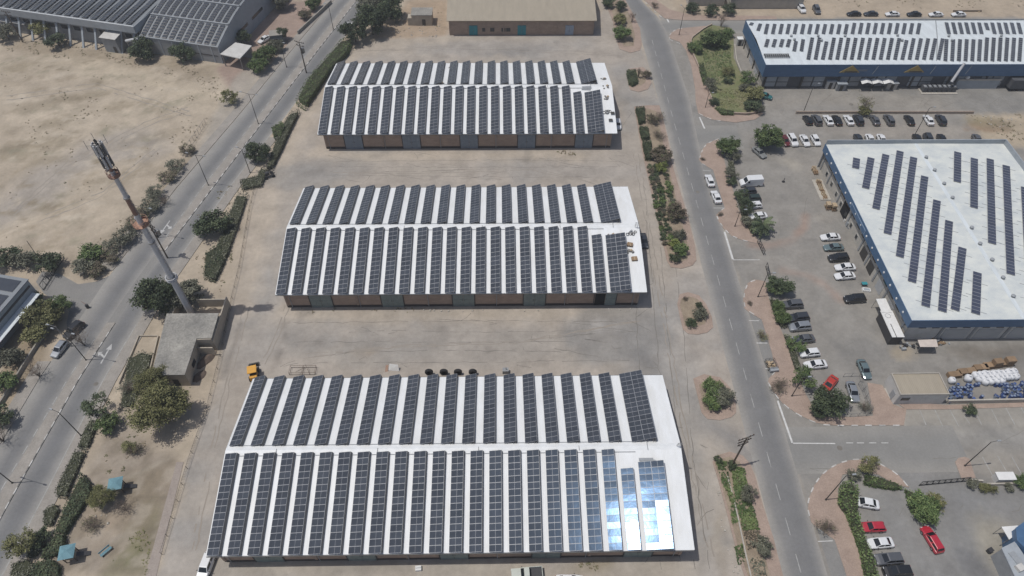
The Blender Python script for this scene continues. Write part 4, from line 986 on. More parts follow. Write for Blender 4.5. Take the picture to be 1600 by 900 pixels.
wallbox('soffit', RX0+ox+.01, RX1-.2, RY0+.12, RY0+oy, 5.02, 5.1, M['wall_grey'])
wallbox('back_parapet', RX0+.12, RX1, RY1-.2, RY1, 5.0, 8.3, M['wall_light_grey'])
wallbox('side_parapet', RX1-.2, RX1, RY0+.12, RY1-.2, 5.0, 8.3, M['wall_light_grey'])
for i in range(15):           # round white fascia lights
    y = RY0+3.2+i*3.55
    b = MB(); b.lathe([(0.01, 0), (0.26, 0), (0.24, 0.10), (0.05, 0.13)], 10, axis='x'); o = b.build('fascia_lamp', M['canvas_white'], root, loc=(0-.0, y-RY0, 5.95)); o.scale.x = -1
# upper windows and ground-floor openings along the left wall
for i in range(16):
    y = RY0+2.6+i*3.4
    b = MB(); b.box(RX0+ox-.03, y, 3.5, .06, 2.0, 1.1); wf = b.build('window', M['frame_dark'], root, world=True)
    b = MB()
    for s in (-.5, .5): b.box(-.075, s, 0, .03, .9, .96)
    b.build('pane', M['glass'], wf, loc=(RX0+ox-RX0, y-RY0, 3.57))
for i, y in enumerate((110.5, 114.2, 118.0, 121.5, 125.0, 128.6, 132.4)):
    b = MB(); b.box(RX0+ox-.03, y, 0.95, .06, 1.1, 1.3); wf = b.build('window', M['frame_white'], root, world=True)
    b = MB(); b.box(-.065, 0, 0, .03, .95, 1.14); b.build('pane', M['glass'], wf, loc=(ox, y-RY0, 1.03))
for y in (89.8, 95.6, 101.2, 105.4):
    b = MB(); b.box(RX0+ox-.03, y, 0.02, .06, 2.6, 2.7); dl = b.build('door', M['steel_dark'] if y > 100 else M['shutter'], root, world=True)
b = MB(); b.box(RX0+ox-.03, 118.9, .02, .06, 3.4, 3.6); b.build('doorway', M['black_hole'], root, world=True)
for y in (84.0, 92.8, 98.4, 103.3, 107.6, 116.0, 123.4, 130.6, 136.0):
    b = MB(); b.box(RX0+ox-.09, y, 0, .18, .45, 4.98); b.build('pilaster', M['wall_grey'], root, world=True)
# front: shutters, high windows
for i, x in enumerate((92.2, 99.0, 106.0, 112.9, 119.8)):
    b = MB(); b.box(x, RY0+oy-.04, .03, 5.0, .07, 3.3); b.build('roller_shutter', M['shutter'], root, world=True)
for x in (84.6, 87.3, 90.9, 93.6, 97.6, 100.4, 104.4, 107.4, 111.4, 114.4):
    b = MB(); b.box(x, RY0+oy-.03, 3.75, 1.5, .06, .8); wf = b.build('window', M['frame_dark'], root, world=True)
    b = MB(); b.box(0, -.07, 0, 1.36, .03, .68); b.build('pane', M['glass'], wf, loc=(x-RX0, oy, 3.81))
for x in (88.9, 95.6, 102.5, 109.5, 116.4):
    b = MB(); b.box(x, RY0+oy-.08, 0, .5, .16, 4.96); b.build('pilaster', M['wall_grey'], root, world=True)
b = MB(); b.box(RX0-.04, 112.0, 5.3, .05, 9.0, 1.2); b.build('fascia_sign', mat('pale_sign_outline', (0.32, 0.42, 0.55), None, 1, .5), root, world=True)
b = MB(); b.box(RX0-.075, 112.0, 5.42, .03, 8.7, .96); b.build('sign_field', M['fascia_blue'], root, world=True)
# turbine vents along its ridge
for i, (u, v) in enumerate(((1447, 246), (1460, 266), (1475, 287), (1488, 309), (1518, 356), (1531, 381), (1550, 406), (1567, 434), (1583, 463))):
    p = g(u, v, rz(105.0)+.2); t = thing('roof_vent', f'{ORD[i]} round turbine vent from the rear along the ridge of the blue-fascia roof', 'roof vent', (p.x, p.y, rz(p.x)), 0, 'turbine vents on the blue-fascia roof')
    b = MB(); b.lathe([(.36, -.1), (.36, .22), (.30, .24)], 10); b.build('collar', M['steel'], t)
    b = MB(); b.lathe([(.30, .245), (.42, .36), (.42, .5), (.28, .62), (.05, .66)], 10); b.build('turbine_head', M['conduit'], t)
# skewed rows of single modules lying near flat on it
MOD2 = module_mesh('solar_panel', 1.66, 0.99, M['cell_blue'], halves=False, fr=0.04)
def skew_row(label, pa, pb, group):
    """pa, pb: picture points of the left edge, far end and near end"""
    A = g(*pa, 7.7); B_ = g(*pb, 7.7); ang = math.atan2(A.y-B_.y, A.x-B_.x); n = max(3, int(round((A-B_).length/1.01)))
    t = thing('solar_panel_row', label, 'solar panels', (B_.x, B_.y, 0), ang-math.pi/2, group)
    r = random.Random(n+int(pa[0])); ca, sa = math.cos(ang-math.pi/2), math.sin(ang-math.pi/2)
    b = MB()
    for i in range(n):
        y = i*1.01; pz = []
        for (lx_, ly_) in ((0, y), (1.66, y)):
            wx = B_.x+lx_*ca-ly_*sa; pz.append(rz(wx)+0.16)
        link('solar_panel', MOD2, t, (0, y, pz[0]), (math.radians(r.gauss(0, .4)), -math.atan2(pz[1]-pz[0], 1.66)+math.radians(r.gauss(0, .3)), 0))
    for fx in (.35, 1.3):
        z0 = rz(B_.x+fx*ca)+.03; z1 = rz(B_.x+fx*ca-n*1.01*sa)+.03
        b.slab((fx-.03, -.1, z0+.09), (fx+.03, -.1, z0+.09), (fx+.03, n*1.01+.1, z1+.09), (fx-.03, n*1.01+.1, z1+.09), .06)
    b.build('mounting_rail', M['rail'], t)
    b = MB()
    for i in range(1, n, 4):
        for xa, xb in ((-1.1, -.02), (1.68, 2.9)):
            za, zb = rz(B_.x+xa*ca-i*1.01*sa)+.06, rz(B_.x+xb*ca-i*1.01*sa)+.06; b.slab((xa, i*1.01-.04, za), (xb, i*1.01-.04, zb), (xb, i*1.01+.04, zb), (xa, i*1.01+.04, za), .05)
    stuff(b.build('cross_rail', M['conduit'], t))
SK = [((1334, 245), (1332.5, 259)), ((1357, 241), (1348, 290)), ((1380, 236), (1364, 322)), ((1402, 233), (1382, 361)), ((1423, 243), (1401, 397)), ((1440, 273), (1420, 436)), ((1459, 311), (1441, 474)), ((1478, 341), (1467, 482)), ((1499, 381), (1487, 480)), ((1522, 421), (1519, 486))]
for i, (pa, pb) in enumerate(SK):
    skew_row(f'{ORD[i]} skewed bluish solar row from the left on the left half of the blue-fascia roof', pa, pb, 'skewed rows left of the blue-fascia ridge')
for i, (pa, pb) in enumerate((((1492, 233), (1491, 281)), ((1518, 243), (1517, 321)), ((1543, 245), (1545, 377)), ((1568, 253), (1574, 425)), ((1597, 290), (1606, 470)))):
    skew_row(f'{ORD[i]} skewed bluish solar row from the ridge on the right half of the blue-fascia roof', pa, pb, 'skewed rows right of the blue-fascia ridge')

# ------------------------------------------------------------------ long warehouse at the upper right
UX0, UY0, UX1, UY1, UH = 74.2, 171.3, 166.0, 195.6, 7.8
root = thing('grating_front_warehouse', 'long pale-roofed warehouse with dark blue fascia and grating front, at the upper right', 'warehouse', (UX0, UY0, 0))
URZ = lambda y: UH+0.9*(1-abs(y-(UY0+UY1)/2)/((UY1-UY0)/2))
ym = (UY0+UY1)/2
def wb(nm, x0, x1, y0, y1, z0, z1, m, p=None):
    b = MB(); b.box((x0+x1)/2, (y0+y1)/2, z0, x1-x0, y1-y0, z1-z0); return b.build(nm, m, p or root, world=True)
for ya, yb in ((UY0+.1, ym), (ym, UY1-.1)):
    b = MB(); b.slab((UX0+.1, ya, URZ(ya)), (UX1, ya, URZ(ya)), (UX1, yb, URZ(yb)), (UX0+.1, yb, URZ(yb)), .15); b.build('roof_slope', M['roof_ur'], root, world=True)
p, q = g(1463, 95, UH+.1), g(1462, 31, UH+.1); b = MB()
for i in range(8):
    a, c = p.lerp(q, i/8), p.lerp(q, (i+1)/8); b.slab((a.x-.12, a.y, URZ(a.y)+.14), (a.x+.12, a.y, URZ(a.y)+.14), (c.x+.12, c.y, URZ(c.y)+.14), (c.x-.12, c.y, URZ(c.y)+.14), .1)
b.build('cable_tray', M['conduit'], root, world=True)
wb('fascia', UX0, UX1, UY0, UY0+.1, 4.2, UH+.15, M['fascia_blue']); wb('fascia', UX0, UX0+.1, UY0+.1, UY1, 4.2, UH+.15, M['fascia_blue'])
wb('rear_parapet', UX0+.1, UX1, UY1-.1, UY1, 4.2, UH+.4, M['wall_grey'])
wb('front_wall', UX0+1.3, UX1, UY0+.9, UY0+1.2, 0, 4.6, M['mesh_dark']); wb('side_wall', UX0+1.0, UX0+1.3, UY0+1.2, UY1-.3, 0, 4.6, M['wall_cream'])
wb('soffit', UX0+.1, UX1, UY0+.1, UY0+.9, 4.25, 4.35, M['mesh_dark'])
wb('rear_wall', UX0+1.3, UX1, UY1-.5, UY1-.2, 0, 4.6, M['wall_grey']); wb('soffit', UX0+.1, UX0+1.0, UY0+1.2, UY1-.2, 4.22, 4.3, M['wall_grey'])
for i in range(9):
    x = UX0+1.5+i*10.6; wb('column', x-.25, x+.25, UY0+.55, UY0+.88, 0, 4.2, M['steel_dark'])
for i in range(26):
    x = UX0+3.2+i*3.45
    if i % 3 == 2: continue
    p_ = wb('grille_panel', x-1.5, x+1.5, UY0+.80, UY0+.87, .5, 3.6, M['wall_grey'] if i % 4 else M['wall_light_grey'])
    wb('grille_bar', x-1.52, x+1.52, UY0+.74, UY0+.80, 1.9, 2.05, M['steel_dark'], None)
for y in (176.0, 182.0, 188.0, 193.0): wb('column', UX0+.75, UX0+.98, y-.2, y+.2, 0, 4.2, M['steel_dark'])
for y in (179, 185): wb('door', UX0+.93, UX0+.99, y-1.6, y+1.6, .02, 3.4, M['shutter'])
for u in (1327, 1428):
    p = g(u, 104, 6.6); b = MB(); s = 1
    vs = [(-2.9, -.16, 5.55), (2.9, -.16, 5.55), (0.2, -.16, 7.75), (-2.9, -.04, 5.55), (2.9, -.04, 5.55), (0.2, -.04, 7.75)]
    b.add(vs, [(0, 1, 2), (5, 4, 3), (0, 3, 4, 1), (1, 4, 5, 2), (2, 5, 3, 0)]); o = b.build('gable_sign', M['gold_sign'], root, loc=(p.x-UX0, 0, 0))
    b = MB(); b.box(0.3, -.19, 5.62, 3.6, .05, .35); b.build('sign_base', M['steel_dark'], o)
b = MB(); b.box(0, -.03, 5.9, 2.6, .06, .5); o = b.build('sign_lettering', mat('grey_sign_letters', (0.16, 0.19, 0.24), None, 1, .6), root, loc=(g(1341, 103, 6.6).x+.9-UX0, -.04, 0))
for u, v0, v1 in ((1372, 100, 112), (1462, 100, 112), (1518, 100, 113)):
    p, q = g(u, v0, UH), g(u-5, v1, 5.2); b = MB(); b.tube((p.x-UX0, -.14, 7.6), (q.x-UX0-1.0, -.14, 5.0), .06, n=6); b.build('cable', M['conduit'], root)
p = g(1503, 97, UH); q = g(1487, 122, 3.6)
b = MB(); b.tube((p.x-UX0, .3, UH+.4), (q.x-UX0-.6, -1.6, 3.4), .38, n=10); b.build('duct', M['tower_white'], root)
# its many short rows
def strip_mesh(n, wdt, ln):
    key = ('strip', n, round(wdt, 2), round(ln, 1))
    if key not in CHILD:
        b = MB(); pp = ln/n
        for i in range(n):
            y0, y1 = i*pp+.03, (i+1)*pp-.03; z = .22
            b.add([(0, y0, z-.03), (wdt, y0, z+.02), (wdt, y1, z+.02), (0, y1, z-.03)], [(0, 1, 2, 3)], 1)
            b.add([(.05, y0+.05, z-.022), (wdt-.05, y0+.05, z+.024), (wdt-.05, y1-.05, z+.024), (.05, y1-.05, z-.022)], [(0, 1, 2, 3)], 0)
            b.add([(0, y0, z-.07), (wdt, y0, z-.02), (wdt, y1, z-.02), (0, y1, z-.07)], [(3, 2, 1, 0)], 2)
            b.add([(0, y0, z-.07), (wdt, y0, z-.02), (wdt, y0, z+.02), (0, y0, z-.03)], [(0, 1, 2, 3)], 1)
            b.add([(0, y1, z-.07), (wdt, y1, z-.02), (wdt, y1, z+.02), (0, y1, z-.03)], [(3, 2, 1, 0)], 1)
            b.add([(wdt, y0, z-.02), (wdt, y1, z-.02), (wdt, y1, z+.02), (wdt, y0, z+.02)], [(0, 1, 2, 3)], 1)
        b.box(wdt*.25, ln/2, 0, .06, ln, .13); b.box(wdt*.75, ln/2, 0, .06, ln, .15, mi=2)
        CHILD[key] = b.mesh('panel_bank', [M['cell'], M['alu'], M['back_sheet']])
    return CHILD[key]
def short_row(label, group, ub, vb, ut, vt, wpx):
    B_ = g(ub, vb, UH+.5); A = g(ut, vt, UH+.5); sl = math.atan2(URZ(A.y)-URZ(B_.y), A.y-B_.y)
    ln = round((A-B_).length/1.0); wdt = 1.05
    t = thing('solar_panel_row', label, 'solar panels', (B_.x, B_.y, URZ(B_.y)), -math.atan2(A.x-B_.x, A.y-B_.y), group); t.rotation_euler.x = sl
    stuff(link('panel_bank', strip_mesh(max(2, int(ln)), wdt, float(max(2, ln))), t))
GLF, GLR, GRF, GRR = 'front rows left of the upper-right roof gap', 'rear rows left of the upper-right roof gap', 'front rows right of the upper-right roof gap', 'rear rows right of the upper-right roof gap'
for i, x in enumerate((370, 435, 500, 560)): short_row(f'{ORD[i]} stubby solar row from the left corner of the upper-right roof', 'stubby rows by the left corner', 1130+(355+(x-370))/5.625, 74, 1130+(x+5)/5.625, 62, 5)
for i in range(21):
    u = 1237.5+11.3*i; short_row(f'{ORD[i]} front solar row from the left, left of the upper-right roof gap', GLF, u, (80 if i < 2 else 91.5), u+(2.5 if i < 2 else 5), (66 if i in (0, 4, 15) else 62.3), 5)
for i in range(12):
    u = 1474.5+10.5*i; short_row(f'{ORD[i]} front solar row right of the upper-right roof gap', GRF, u, 93.5, u, 62.5, 5)
for i in range(24):
    u = 1170+i*11.3; short_row(f'{ORD[i]} rear solar row from the left, left of the upper-right roof gap', GLR, u, (38 if i == 0 else 48 if i == 1 else 54), u+(2 if i == 0 else 4.5), 35.2, 5)
for i in range(12):
    u = 1479+10.2*i; short_row(f'{ORD[i]} rear solar row right of the upper-right roof gap', GRR, u, (47 if i == 6 else 54), u-2.5, 34.2, 5)
p = g(1213, 90, UH); t = thing('roof_rack', 'dark louvred frame lying near the front left corner of the upper-right roof', 'roof frame', (p.x, p.y, URZ(p.y)))
b = MB()
for i in range(12): b.box(-3.4+i*.6, 0, .45, .35, 1.5, .06)
b.build('louvre', M['steel_dark'], t); b = MB()
for s in (-1, 1): b.box(0, s*.8, .3, 7.2, .08, .15); b.box(s*3.5, -.6, 0, .08, .08, .3); b.box(s*3.5, .6, 0, .08, .08, .3)
b.build('frame', M['steel'], t)
for i, (u, v) in enumerate(((1236, 57), (1278, 57), (1320, 57), (1402, 56), (1482, 57), (1564, 57), (1241, 63), (1283, 64), (1409, 64), (1487, 64))):
    p = g(u, v, UH+.9); t = thing('roof_vent', f'{ORD[i] if i < 6 else ORD[i-6]} ridge vent from the left, {"rear" if i < 6 else "front"} line on the upper-right roof', 'roof vent', (p.x, p.y, URZ(p.y)))
    b = MB(); b.lathe([(.3, -.1), (.3, .25)], 8); b.build('collar', M['steel'], t); b = MB(); b.lathe([(.28, .252), (.42, .4), (.4, .55), (.05, .68)], 8); b.build('turbine_head', M['conduit'], t)
# ------------------------------------------------------------------ factory at the upper left: stepped hall with a vaulted end bay
FA = math.atan2(184.2-190.6, -81.8+107.2)
fx_, fy_ = math.cos(FA), math.sin(FA)
root = thing('vaulted_factory', 'grey factory with a low vaulted roof of solar rows beside the upper left road', 'factory', (-82.2, 185.2, 0), FA)
VP = [(0, 5.4), (2.5, 6.25), (5.5, 7.2), (9, 8.2), (13, 9.1), (18, 9.8), (24, 10.2), (34, 10.3), (46, 10.2)]
VL = 25.6
vs = [(0, y, z) for y, z in VP]+[(-VL, y, z) for y, z in VP]; n = len(VP); b = MB()
b.add(vs, [(i, i+1, n+i+1, n+i) for i in range(n-1)]); b.build('vault_roof', M['roof_factory'], root)
b = MB(); b.box(-VL/2, .3, 0, VL-.6, .3, 5.3); b.build('front_wall', M['wall_grey'], root)
b = MB(); pts = [(.15, 0)]+[(y+(.15 if i == 0 else 0), z-.06) for i, (y, z) in enumerate(VP)]+[(46, 0)]; m_ = len(pts)
vs = [(-.35, *p) for p in pts]+[(-.02, *p) for p in pts]
b.add(vs, [tuple(range(m_)), tuple(range(m_, 2*m_))[::-1]]+[(i, i+m_, (i+1) % m_+m_, (i+1) % m_) for i in range(m_)]); b.build('end_wall', M['wall_light_grey'], root)
for yb in (8.2, 16.3, 24.6):
    zz = float(np.interp(yb, [p[0] for p in VP], [p[1] for p in VP])); b = MB(); b.box(-VL/2, yb, zz+.02, VL-.2, .5, .35); b.build('walkway', M['conduit'], root)
for yv in (14, 24): 
    b = MB(); b.box(.0, yv, 3.0, .08, 7.0, .9); b.build('strip_window', M['glass'], root)
b = MB(); b.box(-8.5, .11, 2.2, 15, .06, .3); b.build('cladding_band', M['frame_dark'], root)
for i in range(6):
    b = MB(); b.box(-2.5-i*4.2, .10, 0, .35, .1, 5.2); b.build('pilaster', M['wall_light_grey'], root)
def vault_row_mesh(y0, y1):
    b = MB(); nn = 7; yy = [y0+(y1-y0)*i/nn for i in range(nn+1)]; f = lambda y: float(np.interp(y, [p[0] for p in VP], [p[1] for p in VP]))+.22
    for i in range(nn):
        a, c = yy[i]+.04, yy[i+1]-.04
        b.slab((0, a, f(a)), (1.5, a, f(a)+.02), (1.5, c, f(c)+.02), (0, c, f(c)), .04, 1)
        b.quad((.05, a+.05, f(a)+.012), (.73, a+.05, f(a)+.024), (.73, c-.05, f(c)+.024), (.05, c-.05, f(c)+.012), 0)
        b.quad((.78, a+.05, f(a)+.022), (1.45, a+.05, f(a)+.034), (1.45, c-.05, f(c)+.034), (.78, c-.05, f(c)+.022), 0)
    for x in (.3, 1.2):
        for y in yy[::2]: b.box(x, y, f(y)-.25, .05, .05, .22, mi=2)
    return b.mesh('panel_bank', [M['cell'], M['rail'], M['timber']])
def flat(o_loc, ang, p): return (o_loc.x+p[0]*math.cos(ang)-p[1]*math.sin(ang), o_loc.y+p[0]*math.sin(ang)+p[1]*math.cos(ang), p[2])
for bnd, (y0, y1, nm) in enumerate(((.4, 7.7, 'lowest'), (8.7, 15.8, 'middle'), (16.9, 24.0, 'uppermost'))):
    vm = vault_row_mesh(y0, y1)
    for i in range(11):
        x = -VL+.5+i*2.28
        t = thing('solar_panel_row', f'{ORD[i]} curved solar row from the left in the {nm} band of the vaulted factory roof', 'solar panels', flat(root.location, FA, (x, 0, 0)), FA, f'{nm} band of curved solar rows')
        stuff(link('panel_bank', vm, t))
# stepped hall to its left
hall = thing('factory_hall', 'long grey factory hall with a pale fascia and dark striped roof, top left corner', 'factory', (-107.7, 192.0, 0), FA)
HL = 62
b = MB(); b.slab((-HL, 0, 8), (0, 0, 8), (0, 30, 9.2), (-HL, 30, 9.2), .2); b.build('roof', M['roof_factory'], hall)
b = MB(); b.box(-HL/2, -.08, 6.0, HL, .16, 2.15); b.box(.08, 14.9, 6.0, .16, 30, 2.15); b.build('fascia', M['wall_light_grey'], hall)
b = MB(); b.box(-HL/2-.3, 1.2, 0, HL-.6, .3, 7.7); b.build('front_wall', M['wall_grey'], hall)
b = MB(); b.box(-.2, 15, 0, .3, 27, 7.7); b.build('end_wall', M['wall_grey'], hall)
b = MB(); b.box(-HL/2, .0, 8.16, HL, .2, .12); b.build('coping', M['ridge'], hall)
for i in range(14):
    b = MB(); b.slab((-1.5-i*4.4-.3, -2.6, .0), (-1.5-i*4.4+.3, -2.6, .0), (-1.5-i*4.4+.3, 1.0, 6.0), (-1.5-i*4.4-.3, 1.0, 6.0), .4); b.build('buttress', M['wall_light_grey'], hall)
for i in range(10):
    b = MB(); b.box(-4-i*4.4, 1.02, 3.4, 2.2, .06, 1.4); wf = b.build('window', M['frame_dark'], hall); b = MB(); b.box(-4-i*4.4, .98, 3.5, 2.0, .03, 1.2); b.build('pane', M['glass'], wf)
def hall_row():
    b = MB(); nn = 22
    for i in range(nn):
        y0 = .8+i*1.3; z = 8+y0*.04+.12; y1 = y0+1.24; z1 = 8+y1*.04+.12
        b.slab((0, y0, z), (1.9, y0, z+.32), (1.9, y1, z1+.32), (0, y1, z1), .05, 1)
        b.quad((.06, y0+.05, z+.016), (1.84, y0+.05, z+.316), (1.84, y1-.05, z1+.316), (.06, y1-.05, z1+.016), 0)
    b.box(.1, 15, 8.4, .05, 28, .2, mi=2)
    return b.mesh('panel_bank', [M['cell'], M['rail'], M['rail']])
hr_ = hall_row()
for i in range(20):
    t = thing('solar_panel_row', f'{ORD[i]} long dark solar row from the right on the striped roof of the factory hall', 'solar panels', flat(hall.location, FA, (-3.2-i*2.95, 0, 0)), FA, 'long rows on the factory hall')
    stuff(link('panel_bank', hr_, t))
# entrance canopy
ca = [(-81.5, 183.8), (-78.6, 190.1), (-73.3, 188.3), (-75.2, 181.4)]
t = thing('entrance_canopy', 'flat white canopy on dark walls at the front corner of the vaulted factory', 'canopy', (-77.2, 186, 0))
b = MB(); b.prism(ca, 3.9, 4.15, bottom=True); b.build('roof', M['wall_white'], t, world=True)
ins = [(x*.9+-77.2*.1, y*.9+186*.1) for x, y in ca]
for x, y in ins: b = MB(); b.box(x, y, 0, .25, .25, 3.9); b.build('post', M['steel'], t, world=True)
b = MB(); b.box((ins[1][0]+ins[2][0])/2, (ins[1][1]+ins[2][1])/2, 0, 4.4, .2, 3.88, -.33); b.build('wall', M['wall_grey'], t, world=True)
# guard booth by the factory drive
p = gp([(432, 66)])[0]
t = thing('guard_booth', 'small grey-green booth with a flat roof between trees by the factory drive', 'booth', (p[0]+.5, p[1], 0), .2)
b = MB(); b.box(0, 0, 0, 3.6, 3.0, 3.0); b.build('wall', mat('grey_green_wall', (0.17, 0.20, 0.20), None, 1, .8), t); b = MB(); b.box(0, 0, 3.0, 3.9, 3.3, .2); b.build('roof', M['concrete'], t)
b = MB(); b.box(-.2, -1.52, 1.1, 1.6, .05, 1.0); wf = b.build('window', M['frame_white'], t); b = MB(); b.box(-.2, -1.555, 1.17, 1.44, .03, .86); b.build('pane', M['glass'], wf)
# sheds in front of the hall
for (u, v, sx, sy, h, m_, lab) in ((26, 47, 12, 4.5, 3.4, 'wall_white', 'pale low shed with a sloping roof under trees at the top left edge'), (182, 80, 5.0, 3.6, 4.6, 'wall_light_grey', 'square grey block shed with a rubbish-strewn roof at the sandy lot edge')):
    p = gp([(u, v)])[0]
    t = thing('block_shed', lab, 'shed', (p[0], p[1]+1, 0), FA)
    b = MB(); b.box(0, 0, 0, sx, sy, h); b.build('wall', M['wall_grey'], t); b = MB(); b.slab((-sx/2-.2, -sy/2-.3, h+.15), (sx/2+.2, -sy/2-.3, h+.15), (sx/2+.2, sy/2+.2, h+.5), (-sx/2-.2, sy/2+.2, h+.5), .14); b.build('roof', M['wall_white'], t)
    b = MB(); b.box(sx*.2, -sy/2-.03, .05, 1.0, .06, 2.0); b.build('door', M['steel_dark'], t)
p0, p1 = g(197, 64, 4.2), g(217, 60, 5.6)
t = thing('roof_pipe', 'fat pale pipe running from the grey shed to the factory wall', 'pipe', (p0.x, p0.y, 0)); b = MB(); d = p1-p0; b.tube((0, 0, 4.2), (d.x, d.y, 5.6), .42, n=10); b.build('pipe_run', M['tower_white'], t)
b = MB(); b.box(.2, 0, 0, .2, .2, 3.8); b.build('support', M['steel'], t)

# ------------------------------------------------------------------ low concrete building under the tower
t = thing('flat_roof_building', 'low L-shaped building with stained bare concrete roof at the foot of the tower', 'building', (-62, 80, 0))
LB = [(-67.6, 87.5), (-57.5, 87.5), (-57.3, 81.3), (-60.2, 81.2), (-60.1, 73.1), (-66.0, 73.1)]
b = MB(); b.prism(LB, 0, 3.85); b.build('wall', M['plaster'], t, world=True)
b = MB(); cxm, cym = -62.3, 80.5; b.prism([(x+.18*(1 if x > cxm else -1), y+.18*(1 if y > cym else -1)) for x, y in LB], 3.85, 4.06, bottom=True); b.build('roof', M['concrete_roof'], t, world=True)
b = MB(); b.box(-60.07, 77, 1.3, .06, 1.6, 1.1); wf = b.build('window', M['frame_dark'], t, world=True)
b = MB(); b.box(-60.04+62, 77-80, 1.38, .03, 1.45, .95); b.build('pane', M['glass'], wf)
b = MB(); b.box(-62.5, 73.07, .05, 1.1, .06, 2.1); b.build('door', M['steel_dark'], t, world=True)
t = thing('courtyard_wall', 'plastered yard wall round the shaded court behind the concrete building', 'wall', (-57.3, 90, 0))
for (xa, ya, xb, yb, h) in ((-57.25, 81.35, -57.25, 92.6, 3.3), (-57.4, 92.7, -63.8, 92.7, 2.4), (-67.75, 87.7, -67.75, 92.6, 2.2), (-57.1, 80.2, -60.0, 80.2, 2.6)):
    b = MB(); d = math.hypot(xb-xa, yb-ya); b.box((xa+xb)/2, (ya+yb)/2, 0, d, .22, h, math.atan2(yb-ya, xb-xa)); b.build('wall_segment', M['plaster'], t, world=True)
t = thing('garden_kerb', 'low bordered strip of reddish gravel beside the concrete building', 'planter', (*gp([(215, 535)])[0], 0))
for a, c in (((218, 526), (248, 526)), ((218, 526), (187, 600)), ((248, 526), (235, 580))):
    A, B_ = gp([a, c]); b = MB(); d = math.hypot(B_[0]-A[0], B_[1]-A[1]); b.box((A[0]+B_[0])/2, (A[1]+B_[1])/2, 0, d, .18, .45, math.atan2(B_[1]-A[1], B_[0]-A[0])); b.build('edging', M['plaster'], t, world=True)
for i, (u, v, a, c, h) in enumerate(((322, 563, 2.6, 1.0, .9), (312, 588, 1.6, 1.0, .7))):
    p = gp([(u, v)])[0]; t_ = thing('earth_heap', ['long brown earth heap along the wall of the concrete building', 'small brown earth heap at the front corner of the concrete building'][i], 'earth heap', (*p, 0), .95)
    b = MB(); b.smooth = True; R_ = random.Random(i); rings = 7; seg = 18; vs = []
    for q in range(rings+1):
        rr = 1-q/rings
        for k in range(seg):
            th = 2*math.pi*k/seg; j = 1+R_.uniform(-.12, .12); vs.append((a*rr*j*math.cos(th), c*rr*j*math.sin(th), h*(1-rr**1.7)*R_.uniform(.85, 1.1)-.02))
    b.add(vs, [(q*seg+k, q*seg+(k+1) % seg, (q+1)*seg+(k+1) % seg, (q+1)*seg+k) for q in range(rings) for k in range(seg)]); stuff(b.build('earth', M['sand_pile'], t_))

# ------------------------------------------------------------------ telecom tower
TX, TY = -65.1, 90.9
t = thing('telecom_tower', 'tall tapering telecom mast in faded red and white bands, ringed by platforms and antennas', 'tower', (TX, TY, 0))
segs = [(0, 11.6, .68, .60, 'tower_white'), (11.6, 21.5, .60, .53, 'tower_white'), (21.5, 26.0, .53, .50, 'tower_white'), (26.0, 28.6, .50, .47, 'tower_white'), (28.6, 32.6, .47, .42, 'tower_red'),
        (32.6, 37.2, .42, .37, 'tower_white'), (37.2, 38.6, .37, .36, 'tower_white'), (38.6, 41.0, .30, .28, 'tower_red'), (41.0, 45.0, .22, .2, 'steel_dark')]
for z0, z1, r0, r1, m_ in segs:
    b = MB(); b.smooth = True; b.tube((0, 0, z0), (0, 0, z1), r0, r1, 20, caps=False); b.build('mast_section', M[m_], t)
for z in (11.6, 21.5, 32.6):
    b = MB(); r = {11.6: .60, 21.5: .53, 32.6: .42}[z]; b.lathe([(r+.002, z-.12), (r+.16, z-.12), (r+.16, z+.12), (r+.002, z+.12)], 20); b.build('flange', M['steel'], t)
b = MB()
for k in range(3):
    z = 11.0+.35*k; rr = 1.05
    for q in range(20):
        a0, a1 = 2*math.pi*q/20, 2*math.pi*(q+1)/20; b.tube((rr*math.cos(a0), rr*math.sin(a0), z), (rr*math.cos(a1), rr*math.sin(a1), z), .09, n=5, caps=False)
for q in range(6): a0 = math.pi*q/3; b.tube((.6*math.cos(a0), .6*math.sin(a0), 11.2), (1.1*math.cos(a0), 1.1*math.sin(a0), 11.2), .06, n=5)
b.build('ring_frame', M['tower_white'], t)
for z, R_, m_ in ((26.2, 1.4, 'tower_orange'), (37.6, 1.0, 'tower_red')):
    b = MB(); b.lathe([(.40, z-.12), (R_, z-.12), (R_, z), (.40, z)], 24); pf = b.build('platform', M[m_], t)
    b = MB()
    for zz in (z+.55, z+1.1):
        for q in range(24):
            a0, a1 = 2*math.pi*q/24, 2*math.pi*(q+1)/24; b.tube((R_*math.cos(a0), R_*math.sin(a0), zz), (R_*math.cos(a1), R_*math.sin(a1), zz), .035, n=5, caps=False)
    for q in range(12): a0 = 2*math.pi*q/12; b.tube((R_*math.cos(a0), R_*math.sin(a0), z), (R_*math.cos(a0), R_*math.sin(a0), z+1.1), .03, n=5)
    b.build('railing', M[m_], pf)
    b = MB()
    for q in range(24):
        a0, a1 = math.radians(-60)+math.radians(200)*q/24, math.radians(-60)+math.radians(200)*(q+1)/24
        b.quad((R_*1.01*math.cos(a0), R_*1.01*math.sin(a0), z+.02), (R_*1.01*math.cos(a1), R_*1.01*math.sin(a1), z+.02), (R_*1.01*math.cos(a1), R_*1.01*math.sin(a1), z+.62), (R_*1.01*math.cos(a0), R_*1.01*math.sin(a0), z+.62))
    b.build('toe_guard', M['tower_red'], pf)
b = MB()
